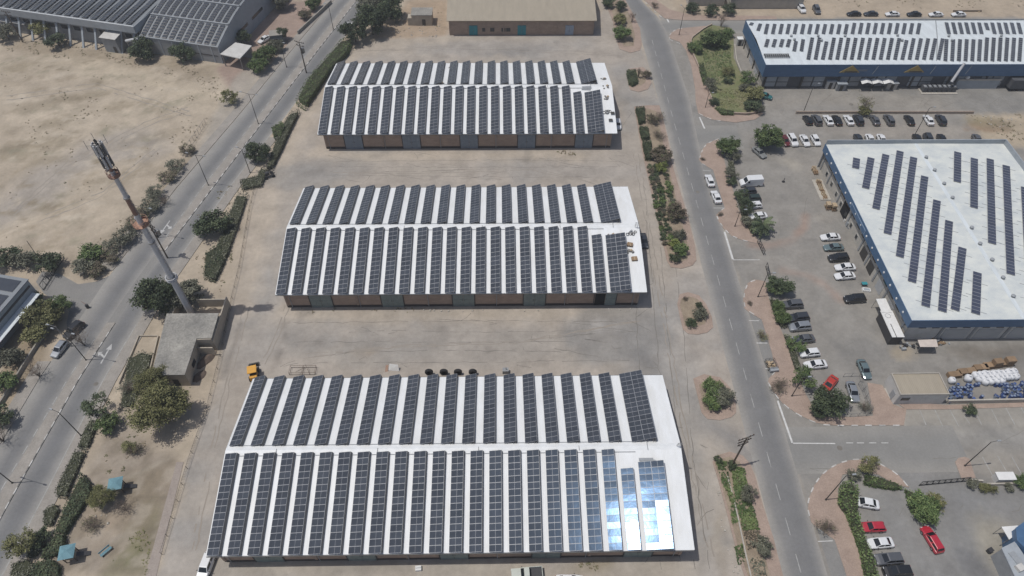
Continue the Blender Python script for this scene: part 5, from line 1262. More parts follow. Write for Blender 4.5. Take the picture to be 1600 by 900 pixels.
for z in (39.6, 41.0, 42.6, 44.0):
    for q in range(16):
        a0, a1 = 2*math.pi*q/16, 2*math.pi*(q+1)/16; b.tube((.66*math.cos(a0), .66*math.sin(a0), z), (.66*math.cos(a1), .66*math.sin(a1), z), .05, n=5, caps=False)
    for q in range(6): a0 = math.pi*q/3; b.tube((.2*math.cos(a0), .2*math.sin(a0), z), (.66*math.cos(a0), .66*math.sin(a0), z), .045, n=5)
b.build('antenna_frame', M['steel'], t)
for q in range(16):
    a0 = 2*math.pi*q/8+.2+(q//8)*.3; z = (39.6, 42.1)[q//8]
    b = MB(); b.box(0, 0, 0, .18, .34, 2.2); o = b.build('antenna_panel', M['antenna'] if q % 5 else M['antenna_d'], t, loc=(.82*math.cos(a0), .82*math.sin(a0), z)); o.rotation_euler.z = a0
    b = MB(); b.box(-.22, 0, .5, .2, .3, .6); b.build('radio_unit', M['conduit'], o)
for q in range(4):
    a0 = math.pi*q/2+.6; b = MB(); b.tube((0, 0, 44.0), (1.5*math.cos(a0), 1.5*math.sin(a0), 44.4), .035, n=5); b.tube((1.5*math.cos(a0), 1.5*math.sin(a0), 43.6), (1.5*math.cos(a0), 1.5*math.sin(a0), 45.4), .04, n=5); b.build('whip_arm', M['steel'], t)
for a0, z in ((2.6, 37.9), (2.4, 26.4)):
    b = MB(); b.lathe([(.42, 0), (.40, .18), (.1, .28)], 14, axis='x'); o = b.build('dish', M['canvas_white'], t, loc=(1.1*math.cos(a0), 1.1*math.sin(a0), z+.5)); o.rotation_euler.z = a0
b = MB()
for s in (-.2, .2): b.tube((.74, s, 0.2), (.43, s, 37.0), .025, n=5)
for i in range(60): z = .5+i*.6; x = .74-(.31)*z/37; b.tube((x, -.2, z), (x, .2, z), .018, n=4)
b.build('ladder', M['steel'], t)

# ------------------------------------------------------------------ building at the left edge with its gate
LA = math.atan2(95.3-98.6, -98.3+101.7)
t = thing('edge_workshop', 'pale blue-grey clad workshop cut by the left edge, flat panelled roof', 'workshop', (-98.6, 95.2, 0), math.radians(-46))
b = MB(); b.box(-12, -9, 0, 24, 18, 6.0); b.build('wall', M['wall_light_grey'], t)
t.location = (-97.9, 95.3, 0); t.rotation_euler.z = math.radians(78)
# local x runs back along the side facing the road, local y to the left of it
for ch in list(t.children): bpy.data.objects.remove(ch)
b = MB(); b.box(-14, 6.0, 0, 28, 12, 5.9); b.build('wall', M['wall_light_grey'], t)
b = MB(); b.box(-14, 6.0, 5.9, 28.3, 12.3, .2); b.build('roof', M['roof_factory'], t)
for i in range(6):
    b = MB(); b.box(-2.2-i*4.0, 5.6, 6.2, 3.0, 9.5, .06); o = b.build('roof_panel', M['cell'], t)
    b = MB(); b.box(-2.2-i*4.0, 5.6, 6.11, 3.1, 9.6, .07); b.build('panel_frame', M['alu'], o)
for i in range(7):
    b = MB(); b.box(-2-i*3.8, -.04, 1.0, 2.4, .06, 1.3); wf = b.build('window', M['frame_dark'], t); b = MB(); b.box(-2-i*3.8, -.08, 1.08, 2.2, .03, 1.14); b.build('pane', M['glass'], wf)
b = MB(); b.box(-12, -1.0, 3.0, 22, 1.8, .12); b.build('side_canopy', M['roof_ur'], t)
b = MB(); b.box(-13, -.05, 4.4, 25, .08, .5); b.build('cladding_band', M['frame_dark'], t)
# sliding gate across its drive
def lattice_gate(label, p, q, h, n, cat='gate'):
    A, B_ = gp([p, q]); d = math.hypot(B_[0]-A[0], B_[1]-A[1]); t = thing('sliding_gate', label, cat, (*A, 0), math.atan2(B_[1]-A[1], B_[0]-A[0]))
    b = MB(); b.box(d/2, 0, .12, d, .12, .14); b.build('bottom_rail', M['steel_dark'], t); b = MB(); b.box(d/2, 0, h-.1, d, .12, .12); b.build('top_rail', M['steel_dark'], t)
    for i in range(n+1): b = MB(); b.box(.05+(d-.1)*i/n, 0, .27, .07, .07, h-.38); b.build('upright', M['steel_dark'], t)
    for i in range(n): b = MB(); x0 = .1+(d-.2)*i/n; x1 = .1+(d-.2)*(i+1)/n; b.tube((x0, 0, .3), (x1, 0, h-.15), .035, n=5); b.build('brace', M['steel_dark'], t)
    return t
lattice_gate('wide barred sliding gate standing open beside the left edge workshop', (68, 454), (101, 403), 1.9, 7)
lattice_gate('long lattice sliding gate across the entrance of the lower right car park', (1435, 759), (1511, 752), 1.6, 8)
lattice_gate('short lattice sliding gate by the palm, upper entrance of the right car park', (1183, 378), (1193, 399), 1.5, 4)
lattice_gate('short dark sliding gate by the bushy tree, lower entrance of the right car park', (1196, 417), (1201, 436), 1.5, 3)

# ------------------------------------------------------------------ fences and walls
def post_fence(name, label, path, h, step, m_post, m_rail, rails=(.15, .95), mesh_m=None, cat='fence', post_r=.04):
    P = resample(path, step); t = thing(name, label, cat, (P[0].x, P[0].y, 0))
    key = ('post', h, post_r, m_post.name)
    if key not in CHILD: b = MB(); b.tube((0, 0, 0), (0, 0, h), post_r, n=6); CHILD[key] = b.mesh('fence_post', m_post)
    for p in P: link('post', CHILD[key], t, (p.x-P[0].x, p.y-P[0].y, 0))
    for f in rails:
        b = MB()
        for a, c in zip(P[:-1], P[1:]): b.tube((a.x-P[0].x, a.y-P[0].y, h*f), (c.x-P[0].x, c.y-P[0].y, h*f), .025, n=4, caps=False)
        b.build('rail', m_rail, t)
    if mesh_m:
        b = MB()
        for a, c in zip(P[:-1], P[1:]):
            d = c-a; k = max(2, int(d.length/.45))
            for i in range(k):
                p0 = a+d*(i/k); p1 = a+d*((i+1)/k); ax, ay = p0.x-P[0].x, p0.y-P[0].y; bx_, by_ = p1.x-P[0].x, p1.y-P[0].y
                b.tube((ax, ay, .1), (bx_, by_, h*.95), .012, n=3, caps=False); b.tube((ax, ay, h*.95), (bx_, by_, .1), .012, n=3, caps=False)
        stuff(b.build('wire_mesh', mesh_m, t))
    return t
FP = [p for p in FENCE]
post_fence('wire_fence', 'long thin wire fence along the left side of the warehouse yard', smooth_path(FP[2:6], 3)+FP[6:11], 1.1, 3.0, M['steel_dark'], M['steel_dark'], (.95,), M['steel_dark'])
post_fence('wire_fence', 'wire fence on a kerb between sandy lot and road, near the scrubby bushes', gp([(296, 233), (325, 191)]), 2.0, 1.5, M['steel'], M['steel'], (.1, .95), M['steel'])
post_fence('wire_fence', 'dark wire fence at the foot of the big road tree by the small car lot', gp([(1327, 652), (1356, 650), (1361, 650), (1347, 612), (1340, 600)]), 1.4, 1.6, M['steel'], M['steel'], (.1, .95), M['steel'])
post_fence('wire_fence', 'wire fence round the small pen with the silver sedan', gp([(1317, 589), (1343, 588), (1352, 616), (1361, 643)]), 1.3, 1.6, M['steel'], M['steel'], (.1, .95))
t = thing('parking_wall', 'long low dark-capped wall behind the front row of the upper car park', 'wall', (*gp([(1243, 177)])[0], 0))
wall_along(t, gp([(1243, 177.5), (1520, 177.5)]), .3, .8, M['stone_wall'])
t = thing('parking_wall', 'short low kerb wall in front of three white cars by the bright round tree', 'wall', (*gp([(1236, 229)])[0], 0))
wall_along(t, gp([(1220, 229), (1282, 229)]), .25, .4, M['concrete'])
t = thing('boundary_wall', 'pale capped wall running along the factory drive beside the upper left road', 'wall', (*gp([(470, 52)])[0], 0))
wall_along(t, gp([(466, 54), (494, 28), (518, 5)]), .35, 1.2, M['concrete'])
t = thing('boundary_wall', 'low concrete wall with rail beside the ditch at the left edge of the road', 'wall', (*gp([(100, 500)])[0], 0))
wall_along(t, gp([(92, 492), (50, 555), (15, 613), (-15, 660)]), .3, .9, M['concrete'])
t = thing('boundary_wall', 'front wall of the drum yard, pale and capped, above the marked parking bays', 'wall', (*gp([(1478, 632)])[0], 0))
wall_along(t, gp([(1478, 630), (1640, 627)]), .3, 1.1, M['concrete_light'])
t = thing('side_wall_strip', 'low planter wall beside the entrance gate of the lower right car park', 'wall', (*gp([(1516, 752)])[0], 0))
wall_along(t, gp([(1511, 751), (1534, 753)]), .3, .6, M['concrete_light']); wall_along(t, gp([(1540, 758), (1620, 756)]), .3, .6, M['concrete_light'])
pavement('pavement', [(1514, 717), (1507, 714), (1497, 716), (1492, 722), (1502, 749), (1524, 747), (1520, 735)], M['pavers'])
pavement('pavement', [(1398, 628), (1480, 633), (1640, 628), (1640, 635), (1480, 640), (1415, 640)], M['pavers'], h=.10)

# ------------------------------------------------------------------ small service building, drums, sacks and crates
t = thing('service_building', 'small flat-roofed cream building left of the blue drum yard', 'building', (74.6, 67.5, 0))
b = MB(); b.box(4.6, 2.3, 0, 9.3, 4.8, 3.2); b.build('wall', M['wall_white'], t)
b = MB(); b.box(4.6, 2.3, 3.2, 9.0, 4.5, .12); b.build('roof', M['roof_beige'], t)
for (cx, cy, sx, sy) in ((4.6, -.02, 9.3, .16), (4.6, 4.62, 9.3, .16), (.03, 2.3, .16, 4.46), (9.17, 2.3, .16, 4.46)):
    b = MB(); b.box(cx, cy, 3.2, sx, sy, .36); b.build('parapet', M['concrete_light'], t)
b = MB(); b.box(1.5, -.13, 1.5, 1.6, .05, .9); wf = b.build('window', M['frame_dark'], t); b = MB(); b.box(1.5, -.165, 1.57, 1.45, .03, .76); b.build('pane', M['glass'], wf)
b = MB(); b.box(-.08, 1.4, .05, .06, 1.1, 2.1); b.build('door', M['conduit'], t)
b = MB(); b.box(-1.6, 2.3, 0, 3.0, 2.4, .10); b.build('doorstep', M['concrete_light'], t)
R_ = random.Random(3)
dm = MB(); dm.smooth = False; dm.lathe([(.29, 0), (.30, .3), (.285, .31), (.30, .33), (.30, .58), (.285, .6), (.29, .88), (.25, .9), (.24, .87)], 12)
drum_b = dm.mesh('drum', M['barrel_blue']); drum_g = drum_b.copy(); drum_g.materials.clear(); drum_g.materials.append(M['barrel_grey'])
lidm = MB(); lidm.lathe([(.24, .872), (.24, .885), (.05, .89)], 10); lid = lidm.mesh('lid', M['barrel_grey']); lid_b = lid.copy(); lid_b.materials.clear(); lid_b.materials.append(M['barrel_blue'])
bare = gp([(1517, 622), (1560, 622), (1562, 606), (1545, 601), (1523, 605)])
yardp = gp([(1480, 627), (1610, 623), (1603, 603), (1560, 600), (1480, 604)])
xs = [p[0] for p in yardp]; ysq = [p[1] for p in yardp]; nd = 0
y = min(ysq); row = 0
while y < max(ysq) and nd < 230:
    x = min(xs)+(.33 if row % 2 else 0)
    while x < max(xs):
        px, py = x+R_.uniform(-.12, .12), y+R_.uniform(-.12, .12)
        if inpoly(px, py, yardp) and not inpoly(px, py, bare) and R_.random() < .86 and nd < 230:
            blue = R_.random() < .62; lie = R_.random() < .22
            o = tag(link('drum', drum_b if blue else drum_g), 'blue plastic drum in the crowded drum yard behind the capped wall' if blue else 'grey steel drum in the crowded drum yard behind the capped wall', 'drum', 'blue drums in the drum yard' if blue else 'grey drums in the drum yard')
            o.location = (px, py, .01 if not lie else .31)
            if lie: o.rotation_euler = (math.pi/2, 0, R_.uniform(0, 6.28))
            link('lid', lid if blue else lid_b, o); nd += 1
        x += .70
    y += .66; row += 1
def sack_mesh(seed):
    r = random.Random(seed); b = MB(); b.smooth = True; n = 12; prof = [(.40, 0), (.52, .15), (.56, .5), (.52, .82), (.36, .98), (.16, 1.0), (.10, 1.16), (.16, 1.22)]; vs = []
    for (rr, z) in prof:
        for k in range(n):
            th = 2*math.pi*k/n; q = (abs(math.cos(th))**4+abs(math.sin(th))**4)**-.25; j = 1+r.uniform(-.07, .07); vs.append((rr*q*j*math.cos(th)*.92, rr*q*j*math.sin(th)*.92, z*(1+r.uniform(-.03, .03))))
    b.add(vs, [(i*n+k, i*n+(k+1) % n, (i+1)*n+(k+1) % n, (i+1)*n+k) for i in range(len(prof)-1) for k in range(n)]); b.add(vs, [tuple(range((len(prof)-1)*n, len(prof)*n))])
    return b.mesh('bulk_bag', M['sack'])
SM = [sack_mesh(i) for i in range(4)]
ns = 0
for (u0, v0, u1, v1, n_) in ((1521, 589, 1580, 584, 9), (1527, 595, 1585, 591, 9), (1537, 599, 1562, 597, 4), (1485, 597, 1510, 594, 2)):
    for i in range(n_):
        f = i/max(1, n_-1); p = g(u0+(u1-u0)*f, v0+(v1-v0)*f)
        solo = n_ == 2
        lab = (('left of two grey-white bulk bags beside the service building', 'right of two grey-white bulk bags beside the service building')[i] if solo else 'full white bulk bag in the cluster behind the drums')
        o = tag(link('bulk_bag', SM[(ns*3+i) % 4]), lab, 'bulk bag', 'white bulk bags in the drum yard'); o.location = (p.x, p.y, 0); o.rotation_euler.z = R_.uniform(0, 6); o.scale = [1.25+R_.uniform(-.1, .15)]*3; ns += 1
for i, (u, v, sx, n_) in enumerate(((1489, 588, 2.6, 1), (1508, 583, 3.6, 2), (1530, 577, 2.8, 2), (1547, 573, 3.4, 2), (1566, 570, 3.6, 2))):
    p = g(u, v); t = thing('crate_stack', f'{ORD[i]} brown crate stack from the left in the line behind the drum yard', 'crates', (p.x, p.y, 0), .12+R_.uniform(-.05, .05), 'brown crate stacks behind the drum yard')
    w_ = sx/n_
    for k in range(n_):
        for lv in range(1 if i < 3 else 1+k % 2):
            b = MB(); b.box(-sx/2+w_*(k+.5), 0, .14+lv*1.0, w_-.06, 1.2, .84, R_.uniform(-.03, .03)); c_ = b.build('crate', M['carton'], t)
            b = MB()
            for s in (-.45, 0, .45): b.box(-sx/2+w_*(k+.5), s, .01+lv*1.0, w_-.08, .12, .125)
            b.build('pallet', M['timber'], c_)
# corner building at the bottom right with canopy
t = thing('corner_building', 'grey flat-roofed building with a blue roof part at the bottom right corner', 'building', (*gp([(1595, 890)])[0], 0))
for nm, px, h, m1, m2 in (('', [(1566, 857), (1586, 847), (1632, 915), (1600, 930)], 3.6, 'wall_grey', 'wall_light_grey'), ('annex_', [(1588, 825), (1602, 815), (1660, 850), (1625, 878), (1590, 844)], 4.4, 'fascia_blue', 'fascia_blue')):
    P = gp(px, h); b = MB(); b.prism(P, 0, h-.18); b.build(nm+'wall', M[m1], t, world=True)
    cx, cy = sum(p[0] for p in P)/len(P), sum(p[1] for p in P)/len(P); b = MB(); b.prism([(cx+(x-cx)*1.03, cy+(y-cy)*1.03) for x, y in P], h-.18, h, bottom=True); b.build(nm+'roof', M[m2], t, world=True)
p = g(1587, 872, 3.6); b = MB(); b.box(p.x, p.y, 3.602, 1.1, 2.0, .12, .35); b.build('roof_light', M['conduit'], t, world=True); p = g(1592, 888, 3.6); b = MB(); b.box(p.x, p.y, 3.602, 1.2, 1.0, .6, .35); b.build('air_unit', M['wall_white'], t, world=True)
def canopy(label, px, h, m_=None, slope=0.0, name='shade_canopy', post_m=None):
    P = gp(px, h); cx, cy = sum(p[0] for p in P)/len(P), sum(p[1] for p in P)/len(P); t = thing(name, label, 'canopy', (cx, cy, 0))
    b = MB(); n = len(P); b.prism(P, h-.08, h, bottom=True); b.build('roof', m_ or M['canvas_white'], t, world=True)
    for x, y in P: b = MB(); b.tube((cx+(x-cx)*.93, cy+(y-cy)*.93, 0), (cx+(x-cx)*.93, cy+(y-cy)*.93, h-.08), .05, n=6); b.build('post', post_m or M['steel'], t, world=True)
    return t
canopy('white flat canopy against the corner building, bottom right', [(1565, 823), (1591, 821), (1589, 834), (1577, 843)], 3.0)
t = thing('shop_sign_board', 'bright blue and white board leaning on the wall of the corner building', 'board', (*gp([(1563, 871)])[0], 0), .1); b = MB(); b.slab((-.9, 0, .02), (.9, 0, .02), (.9, .5, 1.2), (-.9, .5, 1.2), .05); b.build('board', mat('cyan_board', (.10, .42, .62), (.35, .5, .62), .9, .5), t); b = MB(); b.slab((-.86, -.03, .06), (-.25, -.03, .06), (-.25, .44, 1.14), (-.86, .44, 1.14), .01); b.build('white_panel', M['canvas_white'], t)
for nm, lab, (u, v), m_, s in (('waste_bin', 'small black wheeled bin on the asphalt near the corner building', (1544, 862), 'frame_dark', 1.0), ('plastic_tub', 'orange-red tub beside the blue board at the corner building', (1564, 880), 'red_tile', .9), ('white_crate', 'white tub on the ground right of the orange-red tub', (1577, 883), 'sack', .8)):
    p = g(u, v); t = thing(nm, lab, 'bin', (p.x, p.y, 0), .4); b = MB(); b.box(0, 0, .08, .7*s, .6*s, .8*s, taper=1.12); b.build('tub', M[m_], t); b = MB(); b.box(0, 0, .08+.8*s, .8*s, .7*s, .08); b.build('lid', M[m_], t)
# things along the side of the blue-fascia warehouse
canopy('square white awning on posts beside the blue-fascia warehouse wall', [(1369, 467), (1384, 466), (1394, 488), (1378, 488)], 2.9, M['canvas_white'])
t = thing('container_cabin', 'long white-roofed cabin with dark side against the blue-fascia warehouse', 'cabin', (*gp([(1394, 506)], 2.7)[0], 0), math.radians(90))
b = MB(); b.box(0, 0, .15, 6.6, 2.3, 2.5); b.build('body', M['frame_dark'], t); b = MB(); b.box(0, 0, 2.65, 6.8, 2.5, .14); rf = b.build('roof', M['canvas_white'], t)
b = MB()
for q in range(16):
    a0, a1 = 2*math.pi*q/16, 2*math.pi*(q+1)/16; b.tube((2.0+.55*math.cos(a0), .2+.55*math.sin(a0), 2.83), (2.0+.55*math.cos(a1), .2+.55*math.sin(a1), 2.83), .04, n=5, caps=False)
b.build('hose_ring', M['conduit'], rf)
b = MB(); b.box(-1.8, .4, 2.795, 3.4, .12, .05); b.build('roof_bar', M['steel_dark'], rf)
for x in (-3.0, 3.0): b = MB(); b.box(x, 0, 0, .3, 2.1, .15); b.build('skid', M['steel'], t)
canopy('small pinkish-white canopy over the front corner of the blue-fascia warehouse', [(1434, 531), (1463, 530), (1466, 542), (1438, 542)], 2.5, mat('pinkish_canopy', (.62, .55, .50), None, 1, .7))
R_ = random.Random(12)
for i, (u, v, n_, lab) in enumerate(((1272, 268, 3, 'small heap of broken pallets at the far corner of the blue-fascia warehouse'), (1283, 297, 8, 'long heap of scrap timber on a slab along the blue-fascia warehouse'), (1292, 325, 2, 'left of two pallet loads by the dark doorway'), (1301, 327, 2, 'right of two pallet loads by the dark doorway'))):
    p = g(u, v); t = thing('pallet_heap', lab, 'pallets', (p.x, p.y, 0), math.radians(90))
    if n_ == 8: b = MB(); b.box(0, 0, 0, 7.5, 2.6, .18); b.build('slab', M['concrete_light'], t)
    for k in range(n_):
        b = MB(); x = (k-(n_-1)/2)*.85; a = R_.uniform(-.5, .5) if n_ > 2 else 0
        for lv in range(R_.randint(2, 4)):
            for s in (-.4, 0, .4): b.box(x+R_.uniform(-.1, .1), s, .2+lv*.2, 1.1, .14, .05, a)
            b.box(x, 0, .25+lv*.2, .12, 1.0, .1, a)
        b.build('pallet', M['timber'] if k % 3 else M['carton'], t)
    if n_ == 2: b = MB(); b.box(0, 0, 1.0, 1.3, 1.0, .6); b.build('carton', M['timber'], t)
for i in range(14):
    f = i/13; p = g(1318+f*62, 346+f*92); t = thing('stacked_goods', f'{ORD[i]} pile of goods from the far end along the blue-fascia warehouse wall', 'goods', (p.x+.4, p.y, 0), R_.uniform(-.3, .3), 'piles of goods along the wall')
    b = MB(); s = R_.uniform(.7, 1.3); b.box(0, 0, 0, s, R_.uniform(.6, 1.1), R_.uniform(.6, 1.5)); b.build('load', M[R_.choice(['wall_white', 'conduit', 'timber', 'frame_dark', 'wall_light_grey', 'canvas_white'])], t)
    b = MB(); b.box(.1, -.9, 0, s*.7, .6, R_.uniform(.4, .9), .2); b.build('crate', M[R_.choice(['timber', 'steel_dark', 'wall_grey'])], t)
p = g(1349, 446); t = thing('garden_table', 'small teal-topped table near the black parked car', 'table', (p.x, p.y, 0)); b = MB(); b.box(0, 0, .72, 1.2, .8, .06); b.build('top', M['door_bright_teal'], t)
for sx in (-.5, .5):
    for sy in (-.3, .3): b = MB(); b.box(sx, sy, 0, .06, .06, .72); b.build('leg', M['steel_dark'], t)
p = g(1353, 454); t = thing('white_tub', 'white rectangular tub lying by the wall near the black parked car', 'tub', (p.x, p.y, 0), -.2); b = MB(); b.box(0, 0, 0, 1.7, 1.0, .45, taper=.94); b.build('shell', M['canvas_white'], t); b = MB(); b.box(0, 0, .452, 1.3, .65, .02); b.build('rim', M['wall_light_grey'], t)
for nm_, (u, v) in (('left', (1423, 540)), ('right', (1471, 537))):
    p = g(u, v); t = thing('scrap_heap', f'heap of scrap and rubble {nm_} of the small pinkish canopy', 'scrap', (p.x, p.y, 0))
    for k in range(14):
        b = MB(); b.box(R_.gauss(0, 1.0), R_.gauss(0, .6), 0, R_.uniform(.2, .9), R_.uniform(.2, .6), R_.uniform(.1, .6), R_.uniform(0, 3)); b.build('scrap', M[R_.choice(['timber', 'conduit', 'frame_dark', 'wall_grey', 'carton'])], t)
# in front of the upper-right warehouse
cp = (1345, 1361.5, 1378.5)
for i in range(3):
    u = (1353, 1370, 1387)[i]-5; p = g(u, 140); t = thing('tensile_carport', f'{["left", "middle", "right"][i]} of three white peaked carport canopies before the grating front', 'carport', (p.x, p.y-.5+1.5, 0), 0, 'white peaked carports')
    b = MB(); vs = [(-1.5, -2.0, 2.5), (1.5, -2.0, 2.5), (1.5, 2.2, 2.9), (-1.5, 2.2, 2.9), (0, -2.0, 3.0), (0, 2.2, 3.4)]
    b.add(vs, [(0, 4, 5, 3), (4, 1, 2, 5)]); vs2 = [(x, y, z-.05) for x, y, z in vs]; b.add(vs2, [(3, 5, 4, 0), (5, 2, 1, 4)]); b.build('canopy', M['canvas_white'], t)
    for x in (-1.45, 1.45):
        for y in (-1.9, 2.1): b = MB(); b.tube((x, y, 0), (x, y, 2.5 if y < 0 else 2.88), .05, n=6); b.build('post', M['steel_dark'], t)
for (u, v, sx, sy, h, lab, mm) in ((1295, 138, 2.4, 2.2, 2.4, 'small pale hut left of the white carports', 'wall_white'), (1312, 141, 2.6, 2.4, 2.2, 'small grey hut with open door flap beside the white carports', 'wall_grey'), (1391, 139, 3.0, 2.4, 2.0, 'low pale green cabinet right of the white carports', 'wall_cream')):
    p = g(u, v); t = thing('site_hut', lab, 'hut', (p.x, p.y+.8, 0)); b = MB(); b.box(0, 0, 0, sx, sy, h); b.build('wall', M[mm], t); b = MB(); b.box(0, 0, h, sx+.3, sy+.3, .14); b.build('roof', M['wall_light_grey'], t); b = MB(); b.box(0, -sy/2-.03, .05, .9, .05, h*.8); b.build('door', M['steel_dark'], t)
p = g(1440, 145); q = g(1492, 145); t = thing('condenser_bank', 'row of grey condenser units on a kerbed plinth before the grating front', 'air units', (p.x, p.y+.8, 0)); wd = (q.x-p.x)
b = MB(); b.box(wd/2, -.2, 0, wd+.8, 3.0, .2); b.build('plinth', M['concrete_light'], t)
for i in range(7): b = MB(); b.box(.6+i*(wd-1.2)/6, 0, .2, 1.05, 1.8, 1.5); u_ = b.build('condenser', M['mesh_dark'], t); b = MB(); b.lathe([(.42, 1.702), (.42, 1.76), (.1, 1.77)], 12, (.6+i*(wd-1.2)/6, 0, 0)); b.build('fan_grille', M['conduit'], u_)
p = g(1491, 140); q = g(1557, 140); t = thing('loading_bay_wall', 'long grey lean-to wall with pale ledge before the dark truck', 'wall', (p.x, p.y+.4, 0)); wd = q.x-p.x; b = MB(); b.box(wd/2, .3, 0, wd, .6, 2.8); b.build('wall', M['wall_light_grey'], t); b = MB(); b.box(wd/2, .3, 2.8, wd+.1, .8, .18); b.build('ledge', M['concrete_light'], t)
p = g(1511, 123, 3); t['x'] = 0; b = MB(); b.lathe([(.05, 2.98), (.5, 3.1), (.62, 3.5), (.4, 3.95), (.05, 4.05)], 12, (p.x-t.location.x, .5, 0)); b.build('white_tank', M['canvas_white'], t)
del t['x']
p = g(1590, 143); t = thing('parked_trailer', 'large dark covered trailer cut by the right edge before the grating front', 'trailer', (p.x+4, p.y+1.3, 0)); b = MB(); b.box(0, 0, .9, 14, 2.6, 2.7); b.build('cover', M['mesh_dark'], t)
for x in (-5.5, -4.2, 3, 4.4):
    for s in (-1, 1): b = MB(); b.lathe([(.2, -.14), (.48, -.14), (.5, 0), (.48, .14), (.2, .14)], 14, (x, s*1.1, .5), axis='y'); b.build('wheel', M['tyre'], t)
# buildings peeking in at the top edge
for (x0, x1, m_, lab) in ((62.5, 74.5, 'red_tile', 'faded red roof cut by the top edge beyond the side road'), (76, 100, 'teal_roof', 'long faded teal roof cut by the top edge beyond the side road')):
    t = thing('edge_building', lab, 'building', ((x0+x1)/2, 225.5 if m_ == 'red_tile' else 223.5, 0)); b = MB(); b.box(0, 0, 0, x1-x0, 12, 3.4); b.build('wall', M['wall_cream'], t); b = MB(); b.slab((x0-t.location.x-.3, -6.4, 3.4), (x1-t.location.x+.3, -6.4, 3.4), (x1-t.location.x+.3, 6.4, 4.6), (x0-t.location.x-.3, 6.4, 4.6), .2); b.build('roof', M[m_], t)
t = thing('timber_beam', 'long dark beam lying on the bare earth behind the upper-right warehouse', 'beam', (*gp([(1511, 18)])[0], 0)); b = MB(); b.box(0, 0, 0, 9.5, .35, .4); b.build('beam', M['wood_dark'], t); b = MB(); b.box(3.8, 0, 0, .5, 1.0, .3); b.build('chock', M['timber'], t); t.location.z = .0

# ------------------------------------------------------------------ playground shelters, bench, yard things
for i, (u, v, s, lab) in enumerate(((190, 768, 2.35, 'teal-roofed play shelter beside the thin yellowish tree'), (116, 874, 2.4, 'teal-roofed play shelter at the bottom near the trimmed hedge'))):
    p = g(u, v); t = thing('play_shelter', lab, 'shelter', (p.x-.3, p.y+.4, 0), math.radians(12))
    b = MB(); vs = [(-s/2, -s/2, 2.3), (s/2, -s/2, 2.3), (s/2, s/2, 2.3), (-s/2, s/2, 2.3), (-.15, 0, 2.85), (.15, 0, 2.85)]
    b.add(vs, [(0, 1, 5, 4), (1, 2, 5), (2, 3, 4, 5), (3, 0, 4), (3, 2, 1, 0)]); b.build('roof', M['teal_canvas'], t)
    for x in (-.8, .8):
        for y in (-.8, .8): b = MB(); b.box(x, y, 0, .12, .12, 2.3); b.build('post', M['steel_dark'], t)
    b = MB(); b.box(0, 0, .9, 1.6, 1.6, .1); b.build('deck', M['timber'], t)
    b = MB(); b.slab((.85, -.35, .9), (2.7, -.35, .15), (2.7, .35, .15), (.85, .35, .9), .05); b.build('slide', M['frame_dark'], t)
p = g(167, 863); t = thing('park_bench', 'teal park bench on bare ground by the thin lawn', 'bench', (p.x, p.y, 0), math.radians(50))
for i in range(3): b = MB(); b.box(0, -.2+i*.17, .42, 1.9, .14, .05); b.build('seat_slat', M['teal_canvas'], t)
for i in range(2): b = MB(); b.box(0, .36, .6+i*.2, 1.9, .05, .14); b.build('back_slat', M['teal_canvas'], t)
for x in (-.75, .75): b = MB(); b.box(x, 0, 0, .08, .6, .42); b.build('leg', M['steel_dark'], t); b = MB(); b.box(x, .39, .42, .06, .06, .5); b.build('back_post', M['steel_dark'], t)
# yellow loader behind the nearest warehouse
p = g(399, 584); t = thing('wheel_loader', 'small yellow loader parked behind the left rear corner of the nearest warehouse', 'loader', (p.x, p.y-.4, 0), math.radians(105))
b = MB(); b.box(-.2, 0, .55, 2.6, 1.3, .75); b.box(-1.25, 0, .6, .7, 1.5, .95, taper=.9); b.build('chassis', M['yellow_machine'], t)
b = MB(); b.box(-.15, 0, 1.3, 1.25, 1.25, 1.05, taper=.9); b.build('cab', M['car_glass'], t); b = MB(); b.box(-.2, 0, 2.35, 1.75, 1.7, .14); b.build('canopy', M['yellow_machine'], t)
for x in (-1.0, .85):
    for s in (-1, 1): b = MB(); b.lathe([(.2, -.17), (.5, -.17), (.55, 0), (.5, .17), (.2, .17)], 14, (x, s*.78, .55), axis='y'); b.build('wheel', M['tyre'], t)
for s in (-1, 1): b = MB(); b.slab((.4, s*.45-.08, 1.35), (.4, s*.45+.08, 1.35), (2.3, s*.45+.08, .55), (2.3, s*.45-.08, .55), .18); b.build('lift_arm', M['steel_dark'], t)
b = MB(); b.slab((2.2, -.95, .15), (2.2, .95, .15), (2.95, .95, .2), (2.95, -.95, .2), .08); b.slab((2.15, -.95, .15), (2.15, .95, .15), (2.3, .95, .85), (2.3, -.95, .85), .08); b.build('bucket', M['steel_dark'], t)
# dark implement by the fence
p = g(421, 276); t = thing('farm_implement', 'black tangled machine frame parked at the fence left of the middle warehouse', 'machine', (p.x, p.y, 0), .5)
R_ = random.Random(4); b = MB()
for a, c in (((-1, -.6), (1, -.6)), ((-1, .6), (1, .6)), ((-1, -.6), (-1, .6)), ((1, -.6), (1, .6)), ((-1, 0), (1.6, 0))): b.tube((*a, .7), (*c, .7), .09, n=6)
b.build('frame', M['frame_dark'], t)
for x in (-.9, .9):
    for s in (-1, 1): b = MB(); b.lathe([(.15, -.1), (.4, -.1), (.42, 0), (.4, .1), (.15, .1)], 12, (x, s*.75, .42), axis='y'); b.build('wheel', M['tyre'], t)
b = MB(); b.box(-.3, 0, .8, .9, .7, .7); b.tube((.6, .2, .7), (.8, .4, 1.9), .06, n=5); b.tube((-.2, 0, 1.5), (1.0, -.3, 1.7), .06, n=5); b.build('engine_block', M['frame_dark'], t)
